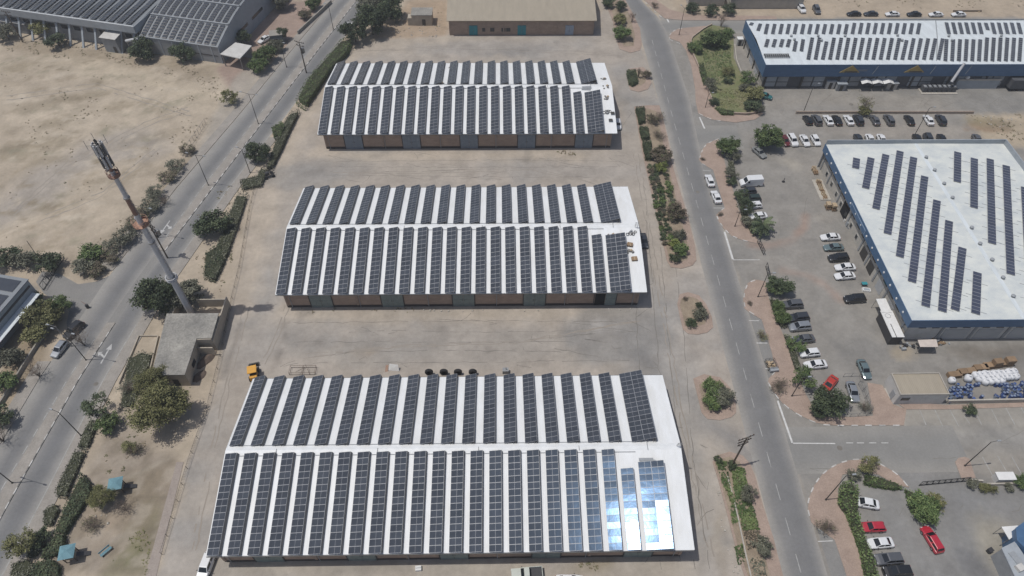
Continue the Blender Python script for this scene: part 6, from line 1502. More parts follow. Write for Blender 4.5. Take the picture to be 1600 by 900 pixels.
# rack of bent steel frames behind it
A, B_ = g(452, 588), g(492, 588); t = thing('pipe_frame', 'rusty open pipe frame lying behind the nearest warehouse', 'pipe frame', (A.x, A.y+.3, 0)); wd = B_.x-A.x
b = MB()
for y in (0, 1.7): b.tube((0, y, .1), (wd, y, .1), .03, n=5); b.tube((0, y, .8), (wd, y, .8), .03, n=5)
for k in range(3): x = wd*k/2; b.tube((x, 0, .1), (x, 1.7, .1), .03, n=5); b.tube((x, 0, .1), (x, 0, .8), .03, n=5); b.tube((x, 1.7, .1), (x, 1.7, .8), .03, n=5); b.tube((x, 0, .8), (x, 1.7, .8), .03, n=5)
b.build('tube_frame', M['ceramic'], t)
t2 = b = MB(); b.tube((wd*.3, 0, 1.1), (wd*.55, 1.7, .1), .035, n=5); b.tube((wd*.8, 0, .1), (wd*.6, 1.7, 1.1), .035, n=5); b.build('loose_rod', M['ceramic'], t)
# white board and light box
p = g(612, 581); t = thing('board_stack', 'white boards and a pinkish panel propped behind the nearest warehouse', 'boards', (p.x, p.y+.3, 0)); b = MB(); b.slab((-.7, 0, .05), (1.5, -.2, .05), (1.3, .5, 1.2), (-.4, .8, 1.2), .08); b.build('white_board', M['canvas_white'], t); b = MB(); b.slab((-1.3, -.3, .02), (-.75, -.2, .02), (-.6, .7, 1.0), (-1.1, .6, 1.0), .06); b.build('pinkish_panel', mat('pinkish_panel', (.5, .33, .25), None, 1, .7), t)
for i, u in enumerate((671, 694, 716, 739)):
    p = g(u, 582.5); t = thing('machine_tyre', f'{ORD[i]} big black tyre from the left standing behind the nearest warehouse', 'tyre', (p.x, p.y-.35, 0), 0, 'big tyres behind the nearest warehouse')
    b = MB(); b.smooth = True; b.lathe([(.38, -.28), (.70, -.30), (.80, -.2), (.82, 0), (.80, .2), (.70, .30), (.38, .28), (.36, 0), (.38, -.28)], 22, (0, 0, .82), axis='y'); b.build('tread', M['tyre'], t)
    b = MB(); b.lathe([(.1, -.05), (.35, -.05), (.35, .05), (.1, .05)], 14, (0, 0, .82), axis='y'); b.build('hub', M['steel_dark'], t)
p = g(790, 583); t = thing('small_cabinet', 'small grey cabinet with a stub pipe behind the nearest warehouse', 'cabinet', (p.x, p.y+.2, 0)); b = MB(); b.box(0, 0, 0, 1.2, .9, 1.0); b.build('body', M['wall_grey'], t); b = MB(); b.tube((.1, 0, 1.0), (.1, 0, 1.7), .07, n=6); b.build('stub_pipe', M['steel'], t)
p = g(654, 888); t = thing('white_block', 'small white block lying in front of the nearest warehouse', 'block', (p.x, p.y-.1, 0), .1); b = MB(); b.box(0, 0, 0, 1.0, .8, .5, taper=.95); b.build('block', M['canvas_white'], t); b = MB(); b.box(0, 0, .502, .8, .1, .03); b.build('strap', M['conduit'], t)
p = g(1224, 284); t = thing('traffic_post', 'short dark post standing alone on the right car park asphalt', 'post', (p.x, p.y, 0)); b = MB(); b.lathe([(.42, 0), (.4, .08), (.12, .12)], 12); b.build('base', M['tyre'], t); b = MB(); b.tube((0, 0, .1), (0, 0, 1.25), .09, .07, 8); b.build('stem', M['frame_dark'], t)
p = g(138, 481); t = thing('boom_barrier', 'dark boom barrier post on the drive by the left edge workshop', 'barrier', (p.x, p.y, 0), .3); b = MB(); b.box(0, 0, 0, .5, .45, 1.1); b.build('housing', M['frame_dark'], t); b = MB(); b.tube((.1, 0, 1.0), (-.9, 1.0, 1.3), .05, n=6); b.build('arm', M['tower_red'], t)
p = g(1204, 572); t = thing('scrap_cage', 'wire cage of scrap with a grey lid standing in the lay-by', 'cage', (p.x, p.y, 0), .1)
b = MB()
for z in (.1, .6, 1.1):
    for a, c in (((-.9, -1.1), (.9, -1.1)), ((.9, -1.1), (.9, 1.1)), ((.9, 1.1), (-.9, 1.1)), ((-.9, 1.1), (-.9, -1.1))): b.tube((*a, z), (*c, z), .035, n=5)
for x in (-.9, 0, .9):
    for y in (-1.1, 0, 1.1): b.tube((x, y, 0), (x, y, 1.1), .03, n=5)
b.build('cage', M['steel_dark'], t); b = MB(); R_ = random.Random(8)
for k in range(16): b.box(R_.uniform(-.7, .7), R_.uniform(-.4, .9), R_.uniform(.02, .5), R_.uniform(.2, .7), R_.uniform(.2, .5), R_.uniform(.1, .4), R_.uniform(0, 3))
stuff(b.build('scrap', M['timber'], t)); b = MB(); b.box(.1, -1.2, .2, 1.7, .8, .6); b.build('bin', M['conduit'], t)
# concrete shelter by the entrance (right)
p = g(1566, 753); t = thing('white_shelter', 'white flat-topped box shelter beside the low planter wall, lower right', 'shelter', (p.x, p.y+.4, 0)); b = MB(); b.box(0, 0, 0, 3.0, 1.3, 1.5); b.build('body', M['wall_white'], t); b = MB(); b.box(0, 0, 1.5, 3.2, 1.5, .12); b.build('roof', M['canvas_white'], t)
p = g(1150, 62); t = thing('gate_cabin', 'tiny white cabin beside the side wall of the upper-right warehouse', 'cabin', (*gp([(1154, 70)])[0], 0)); b = MB(); b.box(0, 0, 0, 1.6, 1.4, 2.2); b.build('body', M['wall_white'], t); b = MB(); b.box(0, 0, 2.2, 1.9, 1.7, .12); b.build('roof', M['canvas_white'], t); b = MB(); b.box(0, -.72, .05, .8, .05, 1.8); b.build('door', M['steel_dark'], t)
t = thing('retaining_wall', 'pale stepped wall between the grassy garden and the upper-right warehouse yard', 'wall', (*gp([(1150, 80)])[0], 0)); wall_along(t, gp([(1147, 72), (1150, 96), (1158, 116)]), .3, .7, M['concrete_light'])

# ------------------------------------------------------------------ lamps and poles
def lamp(label, px, h, arms, group=None, arm_len=1.6, m_=None):
    p = g(*px); t = thing('street_lamp', label, 'street lamp', (p.x, p.y, 0), 0, group); m_ = m_ or M['steel_dark']
    b = MB(); b.tube((0, 0, 0), (0, 0, h), .10, .06, 8); b.build('pole', m_, t)
    b = MB(); b.lathe([(.22, 0), (.2, .12), (.12, .3)], 8); b.build('base', m_, t)
    for a in arms:
        dx, dy = math.cos(a), math.sin(a); ar = MB(); ar.tube((0, 0, h-.05), (dx*arm_len, dy*arm_len, h+.25), .045, n=6); ao = ar.build('arm', m_, t)
        b = MB(); b.box(0, 0, 0, .75, .28, .12, taper=.8); hd = b.build('lamp_head', M['conduit'], t, loc=(dx*(arm_len+.3), dy*(arm_len+.3), h+.2)); hd.rotation_euler.z = a
    return t
for i, px in enumerate(((404, 194), (326, 290), (247, 371), (135, 563), (20, 755))):
    p = g(*px); rd = math.atan2(-(0.3), 1.0)
    lamp(f'{ORD[i]} double-armed street lamp from the far end on the left road median', px, 9.5, (rd, rd+math.pi), 'double-armed lamps on the median', 2.0)
lamp('single road lamp on the right pavement edge of the left road, beside the olive shrubs', (127, 681), 8.5, (2.8,), None, 1.2)
lamp('street lamp on the pink pavement beside the palm, right car park entrance', (1148, 354), 5.2, (0.05,), None, .9)
lamp('street lamp on the pink pavement beside the bushy tree, middle of the estate road', (1184, 464), 7.5, (0.05,), None, 1.0)
lamp('street lamp on the pink pavement beside the big dark tree and red car', (1237, 619), 6.5, (0.05,), None, 1.0)
lamp('street lamp on the curved pavement beside the tall green hedge, lower right', (1290, 781), 9.5, (0.1,), None, 1.0)
lamp('tall street lamp on the pink tip between marked parking bays, lower right', (1507, 728), 9.0, (0.1,), None, 1.0)
lamp('street lamp on the pink corner before the garden, top of the estate road', (1061, 55), 9.0, (2.2,), None, 1.2)
lamp('small lamp at the narrow pavement by the lower garden wall', (1102, 168), 4.5, (0.1,), None, .8)
lamp('lamp at the left end of the upper car park wall', (1255, 176), 9.0, (0.1,), None, 1.0)
lamp('lamp standing between the white and black cars at the upper car park', (1428, 213), 9.0, (0.1,), None, 1.0)
lamp('lamp on the right edge of the left road beside the round dark tree', (391, 270), 7.5, (2.8,), None, 1.0)
lamp('lamp by the kerb of the upper left road near the guard booth', (448, 105), 8.0, (-.4,), None, 1.0)
lamp('lamp at the kerb of the left road near the far white car', (521, 46), 8.0, (2.7,), None, 1.0)
lamp('white lamp arching over the two parked cars at the left', (112, 541), 6.5, (2.9,), None, 1.4, M['steel'])
def utility_pole(label, px, h, ang, arms=2, transformer=False, name='utility_pole'):
    p = g(*px); t = thing(name, label, 'utility pole', (p.x, p.y, 0), ang)
    b = MB(); b.tube((0, 0, 0), (0, 0, h), .19, .12, 8); b.build('pole', M['wood_dark'], t)
    for k in range(arms):
        z = h-.3-k*1.1; b = MB(); b.box(0, .12, z, 3.2-.5*k, .12, .12); ca_ = b.build('crossarm', M['steel_dark'], t)
        b = MB()
        for x in (-1.4+.25*k, -.75, .75, 1.4-.25*k): b.lathe([(.05, z+.12), (.10, z+.18), (.06, z+.26), (.10, z+.32), (.04, z+.4)], 8, (x, .12, 0))
        b.build('insulator', M['ceramic'], ca_)
        b = MB(); b.tube((0, .1, z-.8), (1.0, .12, z), .03, n=5); b.tube((0, .1, z-.8), (-1.0, .12, z), .03, n=5); b.build('brace', M['steel_dark'], t)
    if transformer:
        b = MB(); b.lathe([(.1, h-3.6), (.5, h-3.55), (.5, h-2.3), (.1, h-2.2)], 12, (.0, .75, 0)); b.build('transformer', M['steel'], t); b = MB(); b.box(0, .6, h-3.75, .9, 1.0, .12); b.build('bracket', M['steel_dark'], t)
    return t
utility_pole('wooden utility pole with two crossarms on the green strip by the nearest warehouse', (1143, 728), 10.5, math.radians(20), 3)
utility_pole('utility pole with crossarms and insulators beside the telecom tower and big dark tree', (262, 403), 10.5, math.radians(-35), 3, True)
utility_pole('utility pole with a transformer by the hedge of the upper left road', (479, 114), 10.0, math.radians(-25), 2, True)
utility_pole('utility pole against the sandy lot near the top left factory hall', (36, 66), 10.0, math.radians(-15), 2)
# small posts and bins on the left
p = g(58, 400); t = thing('leaning_post', 'thin dark post leaning in the sandy lot near the left bushes', 'post', (p.x, p.y, 0)); b = MB(); b.tube((0, 0, 0), (-1.2, 1.5, 3.4), .06, n=6); b.build('shaft', M['steel_dark'], t); b = MB(); b.box(0, 0, 0, .4, .4, .15); b.build('footing', M['concrete'], t)
p = g(135, 425); t = thing('concrete_beam', 'pale concrete beam leaning in the scrub near the left junction', 'beam', (p.x, p.y, 0), .9); b = MB(); b.slab((-1.6, -.15, .3), (1.6, -.15, .9), (1.6, .15, .9), (-1.6, .15, .3), .3); b.build('beam', M['concrete_light'], t); b = MB(); b.box(1.3, 0, 0, .6, .6, .6); b.build('block', M['concrete'], t)
# ------------------------------------------------------------------ vehicles
PAINT = {}
def paint(name, c, metal=0.0, rough=0.28):
    PAINT[name] = mat('car_paint_'+name, c, tuple(x*.93 for x in c), 2, rough, metal=metal, coat=.6, spec=.5, obj=True)
paint('white', (.70, .71, .72)); paint('black', (.016, .017, .019)); paint('silver', (.36, .38, .40), .5); paint('grey', (.14, .145, .155), .4)
paint('dark', (.045, .050, .060), .2); paint('red', (.42, .025, .045)); paint('tealgrey', (.17, .23, .24), .35); paint('orange_red', (.45, .045, .03)); paint('darkgreen', (.03, .045, .04)); paint('wreck', (.20, .21, .21), 0, .7); paint('teal', (.04, .16, .17)); paint('greenwhite', (.55, .58, .53)); paint('maroon', (.13, .02, .025))
def car_proto(kind):
    """front towards +x, origin on the ground under the middle"""
    S = { # length, half width, stations of lower body (x, half width factor, deck height), cabin (x at base front, base rear, roof front, roof rear), roof z
     'sedan': (4.55, .89, [(2.27, .70, .52), (2.12, .90, .66), (1.70, .97, .76), (1.05, 1, .86), (.2, 1, .90), (-.9, 1, .93), (-1.55, .98, .95), (-2.0, .94, .94), (-2.2, .86, .86), (-2.27, .72, .60)], (1.05, -1.72, .30, -1.0), 1.43),
     'hatch': (4.1, .87, [(2.05, .72, .55), (1.92, .90, .70), (1.5, .97, .82), (.95, 1, .92), (.2, 1, .95), (-.9, 1, .97), (-1.6, .98, .98), (-1.95, .92, .95), (-2.05, .82, .70)], (.98, -1.92, .25, -1.55), 1.48),
     'suv': (4.6, .93, [(2.3, .75, .65), (2.15, .92, .85), (1.7, .98, .98), (1.15, 1, 1.05), (.2, 1, 1.07), (-1.0, 1, 1.08), (-1.8, .98, 1.08), (-2.2, .94, 1.05), (-2.3, .85, .8)], (1.15, -2.15, .45, -1.8), 1.70),
     'wagon': (4.6, .90, [(2.3, .70, .53), (2.15, .90, .68), (1.7, .97, .80), (1.1, 1, .90), (.2, 1, .93), (-1.0, 1, .95), (-1.8, .98, .96), (-2.15, .93, .94), (-2.3, .82, .65)], (1.1, -2.15, .35, -1.85), 1.48),
    }[kind]
    L_, hw, ST, (cf, cr_, rf, rr), zr = S
    root = bpy.data.objects.new('parked_car', None); root.empty_display_size = .5
    P0 = PAINT['white']
    b = MB(); b.smooth = False; ring = []; zb = .20
    def belt(x): return float(np.interp(-x, [-s[0] for s in ST], [s[2] for s in ST]))
    for x, f, zt in ST:
        w_ = hw*f; e = .30 if abs(x) > L_/2-.12 else zb
        ring.append([(x, -w_*.86, e), (x, -w_, e+.14), (x, -w_*1.0, zt-.22), (x, -w_*.955, zt-.06), (x, -w_*.80, zt), (x, w_*.80, zt), (x, w_*.955, zt-.06), (x, w_*1.0, zt-.22), (x, w_, e+.14), (x, w_*.86, e)])
    n = 10; vs = [p for r in ring for p in r]; fs = []
    for i in range(len(ring)-1):
        for k in range(n): fs.append((i*n+k, i*n+(k+1) % n, (i+1)*n+(k+1) % n, (i+1)*n+k))
    fs += [tuple(range(n))[::-1], tuple(range((len(ring)-1)*n, len(ring)*n))]
    b.add(vs, fs)
    # cabin shell (painted pillars and roof), lofted
    wb, wr = hw*.90, hw*.70; zb1, zb2 = belt(cf)-.03, belt(cr_)-.03
    A = [(cf, -wb*.93, zb1), (cf, wb*.93, zb1), (cr_, wb*.93, zb2), (cr_, -wb*.93, zb2)]
    Rf = [(rf, -wr, zr-.03), (rf, wr, zr-.03), (rr, wr, zr-.04), (rr, -wr, zr-.04)]
    Rt = [(rf-.16, -wr*.86, zr+.015), (rf-.16, wr*.86, zr+.015), (rr+.14, wr*.86, zr+.01), (rr+.14, -wr*.86, zr+.01)]
    b.add(A+Rf+Rt, [(0, 1, 5, 4), (1, 2, 6, 5), (2, 3, 7, 6), (3, 0, 4, 7), (4, 5, 9, 8), (5, 6, 10, 9), (6, 7, 11, 10), (7, 4, 8, 11), (8, 9, 10, 11)])
    # wheel arches as dark recess strips and bumpers line
    b.mi = [0]*len(b.f)
    link('body', b.mesh('car_body', P0), root)
    def glassq(nm, a, bq, c, d, ins=(.07, .07), off=.012):
        a, bq, c, d = map(Vector, (a, bq, c, d)); nrm = (bq-a).cross(d-a).normalized()*off
        def q(u, v): return (a*(1-u)+bq*u)*(1-v)+(d*(1-u)+c*u)*v+nrm
        u0, v0 = ins; m = MB(); m.add([q(u0, v0), q(1-u0, v0), q(1-u0, 1-v0*.6), q(u0, 1-v0*.6)], [(0, 1, 2, 3)]); link(nm, m.mesh(nm, M['car_glass']), root)
    glassq('windshield', A[0], A[1], Rf[1], Rf[0], (.06, .10)); glassq('rear_window', A[2], A[3], Rf[3], Rf[2], (.08, .14))
    mx = (cf+cr_)/2+.1
    for s in (0, 1):
        if s == 0: a, bq, c, d = A[1], A[2], Rf[2], Rf[1]
        else: a, bq, c, d = A[3], A[0], Rf[0], Rf[3]
        a, bq, c, d = map(Vector, (a, bq, c, d))
        glassq('side_window', a, (a+bq)/2, (c+d)/2, d, (.10, .14)); glassq('side_window', (a+bq)/2, bq, c, (c+d)/2, (.09, .14))
    wx = (L_*.305, -L_*.29)
    wm = CHILD.setdefault('wheel', None)
    if wm is None:
        m = MB(); m.lathe([(.19, -.10), (.30, -.11), (.325, -.07), (.325, .07), (.30, .11), (.19, .10)], 14, axis='y'); CHILD['wheel'] = m.mesh('wheel', M['tyre'])
        m = MB(); m.lathe([(.04, -.115), (.185, -.105), (.19, .105), (.04, .115)], 12, axis='y'); CHILD['rim'] = m.mesh('rim', M['rim'])
        m = MB(); m.box(0, 0, 0, .10, .34, .13, taper=.85); CHILD['hl'] = m.mesh('headlight', M['lamp_clear'])
        m = MB(); m.box(0, 0, 0, .08, .26, .16, taper=.9); CHILD['tl'] = m.mesh('taillight', M['lamp_red'])
        m = MB(); m.box(0, 0, 0, .12, .16, .11); CHILD['mir'] = m.mesh('mirror', M['frame_dark'])
        m = MB(); m.box(0, 0, 0, .03, .5, .11); CHILD['plate'] = m.mesh('number_plate', M['gold_sign'])
    for x in wx:
        for s in (-1, 1): w_ = link('wheel', CHILD['wheel'], root, (x, s*(hw-.07), .325)); link('rim', CHILD['rim'], w_)
    f0 = ST[1]; r0 = ST[-2]
    for s in (-1, 1):
        link('headlight', CHILD['hl'], root, (f0[0]+.0, s*hw*.66, f0[2]-.10)); link('taillight', CHILD['tl'], root, (r0[0]-.03, s*hw*.70, r0[2]-.22)); link('mirror', CHILD['mir'], root, (cf-.28, s*(hw+.05), zb1+.08))
    link('number_plate', CHILD['plate'], root, (-L_/2-.005, 0, .52))
    return root
PROTO = {k: car_proto(k) for k in ('sedan', 'hatch', 'suv', 'wagon')}
def van_proto():
    root = bpy.data.objects.new('panel_van', None); hw = .98; b = MB()
    prof = [(2.75, .35), (2.78, .75), (2.55, 1.05), (1.85, 1.30), (1.2, 2.15), (.95, 2.38), (-2.6, 2.40), (-2.72, 2.2), (-2.75, .35)]
    n = len(prof)
    for s in (-1, 1): pass
    vs = [(x, -hw*(1 if z < 1.4 else .93), z) for x, z in prof]+[(x, hw*(1 if z < 1.4 else .93), z) for x, z in prof]
    b.add(vs, [tuple(range(n))[::-1] if False else tuple(range(n)), tuple(range(n, 2*n))[::-1]]+[(i, n+i, n+(i+1) % n, (i+1) % n) for i in range(n)])
    link('body', b.mesh('van_body', PAINT['white']), root)
    m = MB(); m.quad((1.82, -.80, 1.36), (1.82, .80, 1.36), (1.26, .78, 2.12), (1.26, -.78, 2.12)); link('windshield', m.mesh('windshield', M['car_glass']), root, (.02, 0, .012))
    for s in (-1, 1):
        m = MB(); y = s*(hw*.965+.012); q = [(1.62, y+.012*s, 1.42), (.75, y+.012*s, 1.42), (.75, y-.02*s, 2.0), (1.22, y-.02*s, 2.0)]; m.quad(*(q if s > 0 else q[::-1])); link('side_window', m.mesh('side_window', M['car_glass']), root)
    for x in (1.75, -1.7):
        for s in (-1, 1): w_ = link('wheel', CHILD['wheel'], root, (x, s*.90, .335)); link('rim', CHILD['rim'], w_)
    for s in (-1, 1): link('headlight', CHILD['hl'], root, (2.66, s*.74, .82)); link('taillight', CHILD['tl'], root, (-2.74, s*.86, .95)); link('mirror', CHILD['mir'], root, (1.6, s*1.08, 1.4))
    link('number_plate', CHILD['plate'], root, (-2.755, 0, .6))
    return root
def pickup_proto():
    root = bpy.data.objects.new('pickup_truck', None); hw = .92; b = MB()
    b.box(1.55, 0, .45, 1.7, hw*2, .62, taper=.94); b.box(.05, 0, .45, 1.3, hw*2, .72); b.box(-1.62, 0, .45, 2.04, hw*2, .30); link('body', b.mesh('pickup_body', PAINT['white']), root)
    m = MB(); A = [(.85, -.80, 1.1), (.85, .80, 1.1), (-.6, .80, 1.17), (-.6, -.80, 1.17), (.25, -.66, 1.7), (.25, .66, 1.7), (-.5, .66, 1.7), (-.5, -.66, 1.7)]
    m.add(A, [(0, 1, 5, 4), (1, 2, 6, 5), (2, 3, 7, 6), (3, 0, 4, 7), (4, 5, 6, 7)]); link('cab', m.mesh('cab', PAINT['white']), root)
    m = MB(); m.quad((.80, -.72, 1.17), (.80, .72, 1.17), (.33, .62, 1.64), (.33, -.62, 1.64)); link('windshield', m.mesh('windshield', M['car_glass']), root, (.03, 0, .02))
    m = MB(); m.quad((-.6, .68, 1.24), (-.6, -.68, 1.24), (-.51, -.58, 1.64), (-.51, .58, 1.64)); link('rear_window', m.mesh('rear_window', M['car_glass']), root, (-.02, 0, 0))
    for s in (-1, 1):
        m = MB(); q = [(.68, s*.81, 1.2), (-.5, s*.81, 1.24), (-.44, s*.69, 1.64), (.28, s*.69, 1.64)]; m.quad(*(q if s > 0 else q[::-1])); link('side_window', m.mesh('side_window', M['car_glass']), root)
        m = MB(); m.box(-1.62, s*.88, .75, 2.04, .08, .40); link('bed_side', m.mesh('bed_side', PAINT['white']), root)
        link('headlight', CHILD['hl'], root, (2.36, s*.7, .78)); link('taillight', CHILD['tl'], root, (-2.62, s*.82, .8)); link('mirror', CHILD['mir'], root, (.62, s*.98, 1.16))
    m = MB(); m.box(-2.6, 0, .75, .08, 1.68, .38); link('tailgate', m.mesh('tailgate', PAINT['white']), root)
    m = MB(); m.box(-1.6, 0, .752, 1.9, 1.66, .03); link('bed_liner', m.mesh('bed_liner', M['frame_dark']), root)
    for x in (1.45, -1.55):
        for s in (-1, 1): w_ = link('wheel', CHILD['wheel'], root, (x, s*.86, .325)); link('rim', CHILD['rim'], w_)
    return root
PROTO['van'] = van_proto(); PROTO['pickup'] = pickup_proto()
USED = set()
def car(kind, colr, front, rear, label, group=None, cat='car'):
    f, r = g(*front, .6), g(*rear, .6); d = f-r; mid = (f+r)/2
    src = PROTO[kind]
    o = copy_tree(src)
    o.location = (mid.x, mid.y, .014 if mid.x > 52 else .016); o.rotation_euler = (0, 0, math.atan2(d.y, d.x))
    o.name = {'van': 'panel_van', 'pickup': 'pickup_truck'}.get(kind, 'parked_car')
    if colr != 'white': swap_mat(o, PAINT['white'], PAINT[colr])
    tag(o, label, cat, group); return o
GA, GB, GC_, GD, GE, GF = 'cars nosed to the planted strip, upper right lot', 'cars parked by the blue-fascia warehouse', 'cars nosed to the planted strip, middle right lot', 'front row of the upper car park', 'cars in the lay-by', 'cars along the top earth road'
car('van', 'white', (1154, 287), (1192, 285), 'white panel van nosed up to the planted strip, upper right lot', GA, 'van')
car('hatch', 'dark', (1155, 300), (1183, 298), 'dark hatchback directly below the white panel van', GA)
car('suv', 'darkgreen', (1160, 312), (1188, 310), 'dark car half hidden under branches, third below the white panel van', GA)
car('hatch', 'white', (1163, 322), (1191, 320), 'small white hatchback under branches below the two dark cars', GA)
car('sedan', 'white', (1169, 339), (1199, 336), 'white sedan partly under the palm crown', GA)
wk = car('sedan', 'wreck', (1196, 246), (1177, 230), 'dull grey wrecked sedan beside the bright round tree')
car('sedan', 'white', (1106, 273), (1112, 291), 'white sedan in the lay-by of the estate road, upper of two', GE)
car('sedan', 'white', (1115, 298), (1123, 317), 'white sedan in the lay-by of the estate road, lower of two', GE)
car('sedan', 'white', (1282, 371), (1313, 370), 'white sedan, topmost of five by the blue-fascia warehouse', GB)
car('sedan', 'tealgrey', (1287, 387), (1318, 386), 'silver-grey sedan, second of five by the blue-fascia warehouse', GB)
car('suv', 'black', (1294, 404), (1326, 402), 'black car between silver and white ones by the blue-fascia warehouse', GB)
car('sedan', 'white', (1304, 418), (1337, 417), 'white car just below the black one by the blue-fascia warehouse', GB)
car('sedan', 'white', (1306, 432), (1334, 430), 'white sedan, lowest of five by the blue-fascia warehouse', GB)
car('suv', 'black', (1319, 468), (1352, 466), 'glossy black car standing alone near the square white awning')
car('suv', 'grey', (1221, 477), (1254, 475), 'grey car, topmost of six nosed to the bushes, middle right lot', GC_)
car('suv', 'dark', (1231, 498), (1263, 495), 'dark blue-black car, second of six nosed to the bushes', GC_)
car('suv', 'silver', (1233, 512), (1266, 509), 'silver car with dark sunroof, third of six nosed to the bushes', GC_)
car('sedan', 'grey', (1240, 531), (1271, 528), 'dark grey sedan, fourth of six nosed to the bushes', GC_)
car('hatch', 'white', (1248, 553), (1281, 550), 'white hatchback with black rear window, fifth of six nosed to the bushes', GC_)
car('sedan', 'white', (1256, 571), (1292, 568), 'white sedan with two dark roof panes, lowest of six nosed to the bushes', GC_)
car('sedan', 'orange_red', (1288, 610), (1304, 590), 'red car with bright windscreen tucked against the big dark tree')
car('sedan', 'tealgrey', (1357, 592), (1344, 562), 'grey-teal sedan standing alone on asphalt above the small pen')
car('sedan', 'silver', (1337, 626), (1328, 598), 'silver sedan inside the small wire pen')
RA = [('hatch', 'black', 1262, 'black hatchback at the left end of the upper car park front row'), ('suv', 'grey', 1276, 'grey car second from the left in the upper car park front row'), ('sedan', 'white', 1294, 'white sedan third from the left in the upper car park front row'),
 ('sedan', 'black', 1308, 'black sedan between two white ones in the upper car park front row'), ('sedan', 'white', 1326, 'white sedan fifth from the left in the upper car park front row'), ('suv', 'dark', 1341, 'dark car beside the small roadside tree in the upper car park front row'),
 ('sedan', 'grey', 1367, 'grey sedan right of the small tree in the upper car park front row'), ('suv', 'grey', 1389, 'grey-blue car alone in a gap of the upper car park front row'), ('sedan', 'black', 1421, 'black sedan left of the lamp in the upper car park front row'),
 ('sedan', 'white', 1451, 'white sedan right of the lamp in the upper car park front row'), ('suv', 'dark', 1470, 'dark car at the right end of the upper car park front row')]
for k, c, u, lab in RA: car(k, c, (u-4.5, 180), (u+4.5, 195), lab, GD)
GB2 = 'rear row of the upper car park'
for k, c, u, lab in (('suv', 'white', 1238, 'white car left of three behind the kerb wall, upper car park rear row'), ('sedan', 'white', 1257, 'white sedan middle of three behind the kerb wall, upper car park rear row'), ('hatch', 'white', 1274, 'white hatchback right of three behind the kerb wall, upper car park rear row')):
    car(k, c, (u+5, 227), (u-4, 212), lab, GB2)
car('hatch', 'maroon', (1231, 227), (1222, 213), 'dark red car mostly hidden behind the bright round tree', GB2)
for k, c, u, lab in (('sedan', 'dark', 1341, 'dark car peeking over the blue-fascia roof, leftmost'), ('sedan', 'white', 1359, 'white car peeking over the blue-fascia roof, left of two white ones'), ('sedan', 'white', 1377, 'white car peeking over the blue-fascia roof, right of two white ones'),
  ('sedan', 'black', 1433, 'black car peeking over the blue-fascia roof, right of the lamp'), ('suv', 'dark', 1450, 'dark car peeking over the blue-fascia roof between two black ones'), ('sedan', 'black', 1471, 'black car peeking over the blue-fascia roof, right of three dark ones'), ('sedan', 'grey', 1526, 'grey car peeking over the blue-fascia roof, alone at the right')):
    car(k, c, (u+5, 226), (u-3, 211), lab, GB2)
for k, c, f, r, lab in (('suv', 'white', (1256, 19), (1248, 9), 'white car on the bare earth left of the top earth road'), ('suv', 'grey', (1279, 21), (1273, 10), 'grey car on the bare earth beside the white one at the top'),
  ('sedan', 'black', (1324, 21.5), (1345, 21.5), 'dark car, left of the two leftmost dark cars on the top earth road'), ('sedan', 'dark', (1351, 21.5), (1371, 21.5), 'dark car, right of the two leftmost dark cars on the top earth road'), ('sedan', 'white', (1384, 22), (1405, 22), 'white car between dark cars on the top earth road'),
  ('sedan', 'black', (1418, 22), (1439, 22), 'dark green-black car between white ones on the top earth road'), ('sedan', 'white', (1452, 22.5), (1473, 22.5), 'white car left of the rightmost pair on the top earth road'), ('sedan', 'white', (1488, 22.5), (1508, 22.5), 'white car in front of the long dark beam at the top')):
    car(k, c, f, r, lab, GF)
car('hatch', 'teal', (1203, 152), (1188, 148), 'dark teal car nose at the corner tree of the grassy garden')
GL = 'cars in the lower right car park'
car('sedan', 'white', (1333, 782), (1371, 789), 'white sedan partly under the tall green hedge, lower right', GL)
car('hatch', 'red', (1346, 824), (1381, 823), 'red hatchback nosed to the hedge, lower right', GL)
car('sedan', 'white', (1354, 850), (1395, 847), 'white sedan between the red hatchback and grey car, lower right', GL)
car('suv', 'grey', (1368, 875), (1408, 872), 'grey car below the white sedan at the hedge, lower right', GL)
car('suv', 'black', (1382, 894), (1422, 892), 'black car cut by the bottom edge in the lower right car park', GL)
car('wagon', 'red', (1445, 824), (1468, 862), 'red estate car with black rear window standing alone, lower right', GL)
car('suv', 'black', (104, 527), (127, 505), 'black car parked at the left kerb under the white lamp')
car('hatch', 'silver', (83, 558), (103, 533), 'silver car with black roof parked behind the black one at the left kerb')
car('sedan', 'white', (536, 47), (548, 36), 'white car driving on the left road beside the big dark trees')
car('sedan', 'white', (405, 66), (421, 57), 'white car on the pink drive beside the vaulted factory')
car('suv', 'white', (315, 904), (329, 867), 'white van-like car facing the camera at the front left corner of the nearest warehouse')
car('pickup', 'greenwhite', (796, 899), (848, 895), 'pale pickup with a dark bed cut by the bottom edge before the nearest warehouse', None, 'pickup')
car('sedan', 'white', (905, 907), (875, 907), 'white car roof just entering at the bottom edge right of the pickup')
car('sedan', 'dark', (1008, 388), (1003, 364), 'dark car in the shade along the right end of the middle warehouse')
car('hatch', 'white', (967, 205), (964, 184), 'white car in the shade along the right end of the farthest solar warehouse')
for o in PROTO.values():
    for x in list(o.children_recursive)+[o]: bpy.data.objects.remove(x)
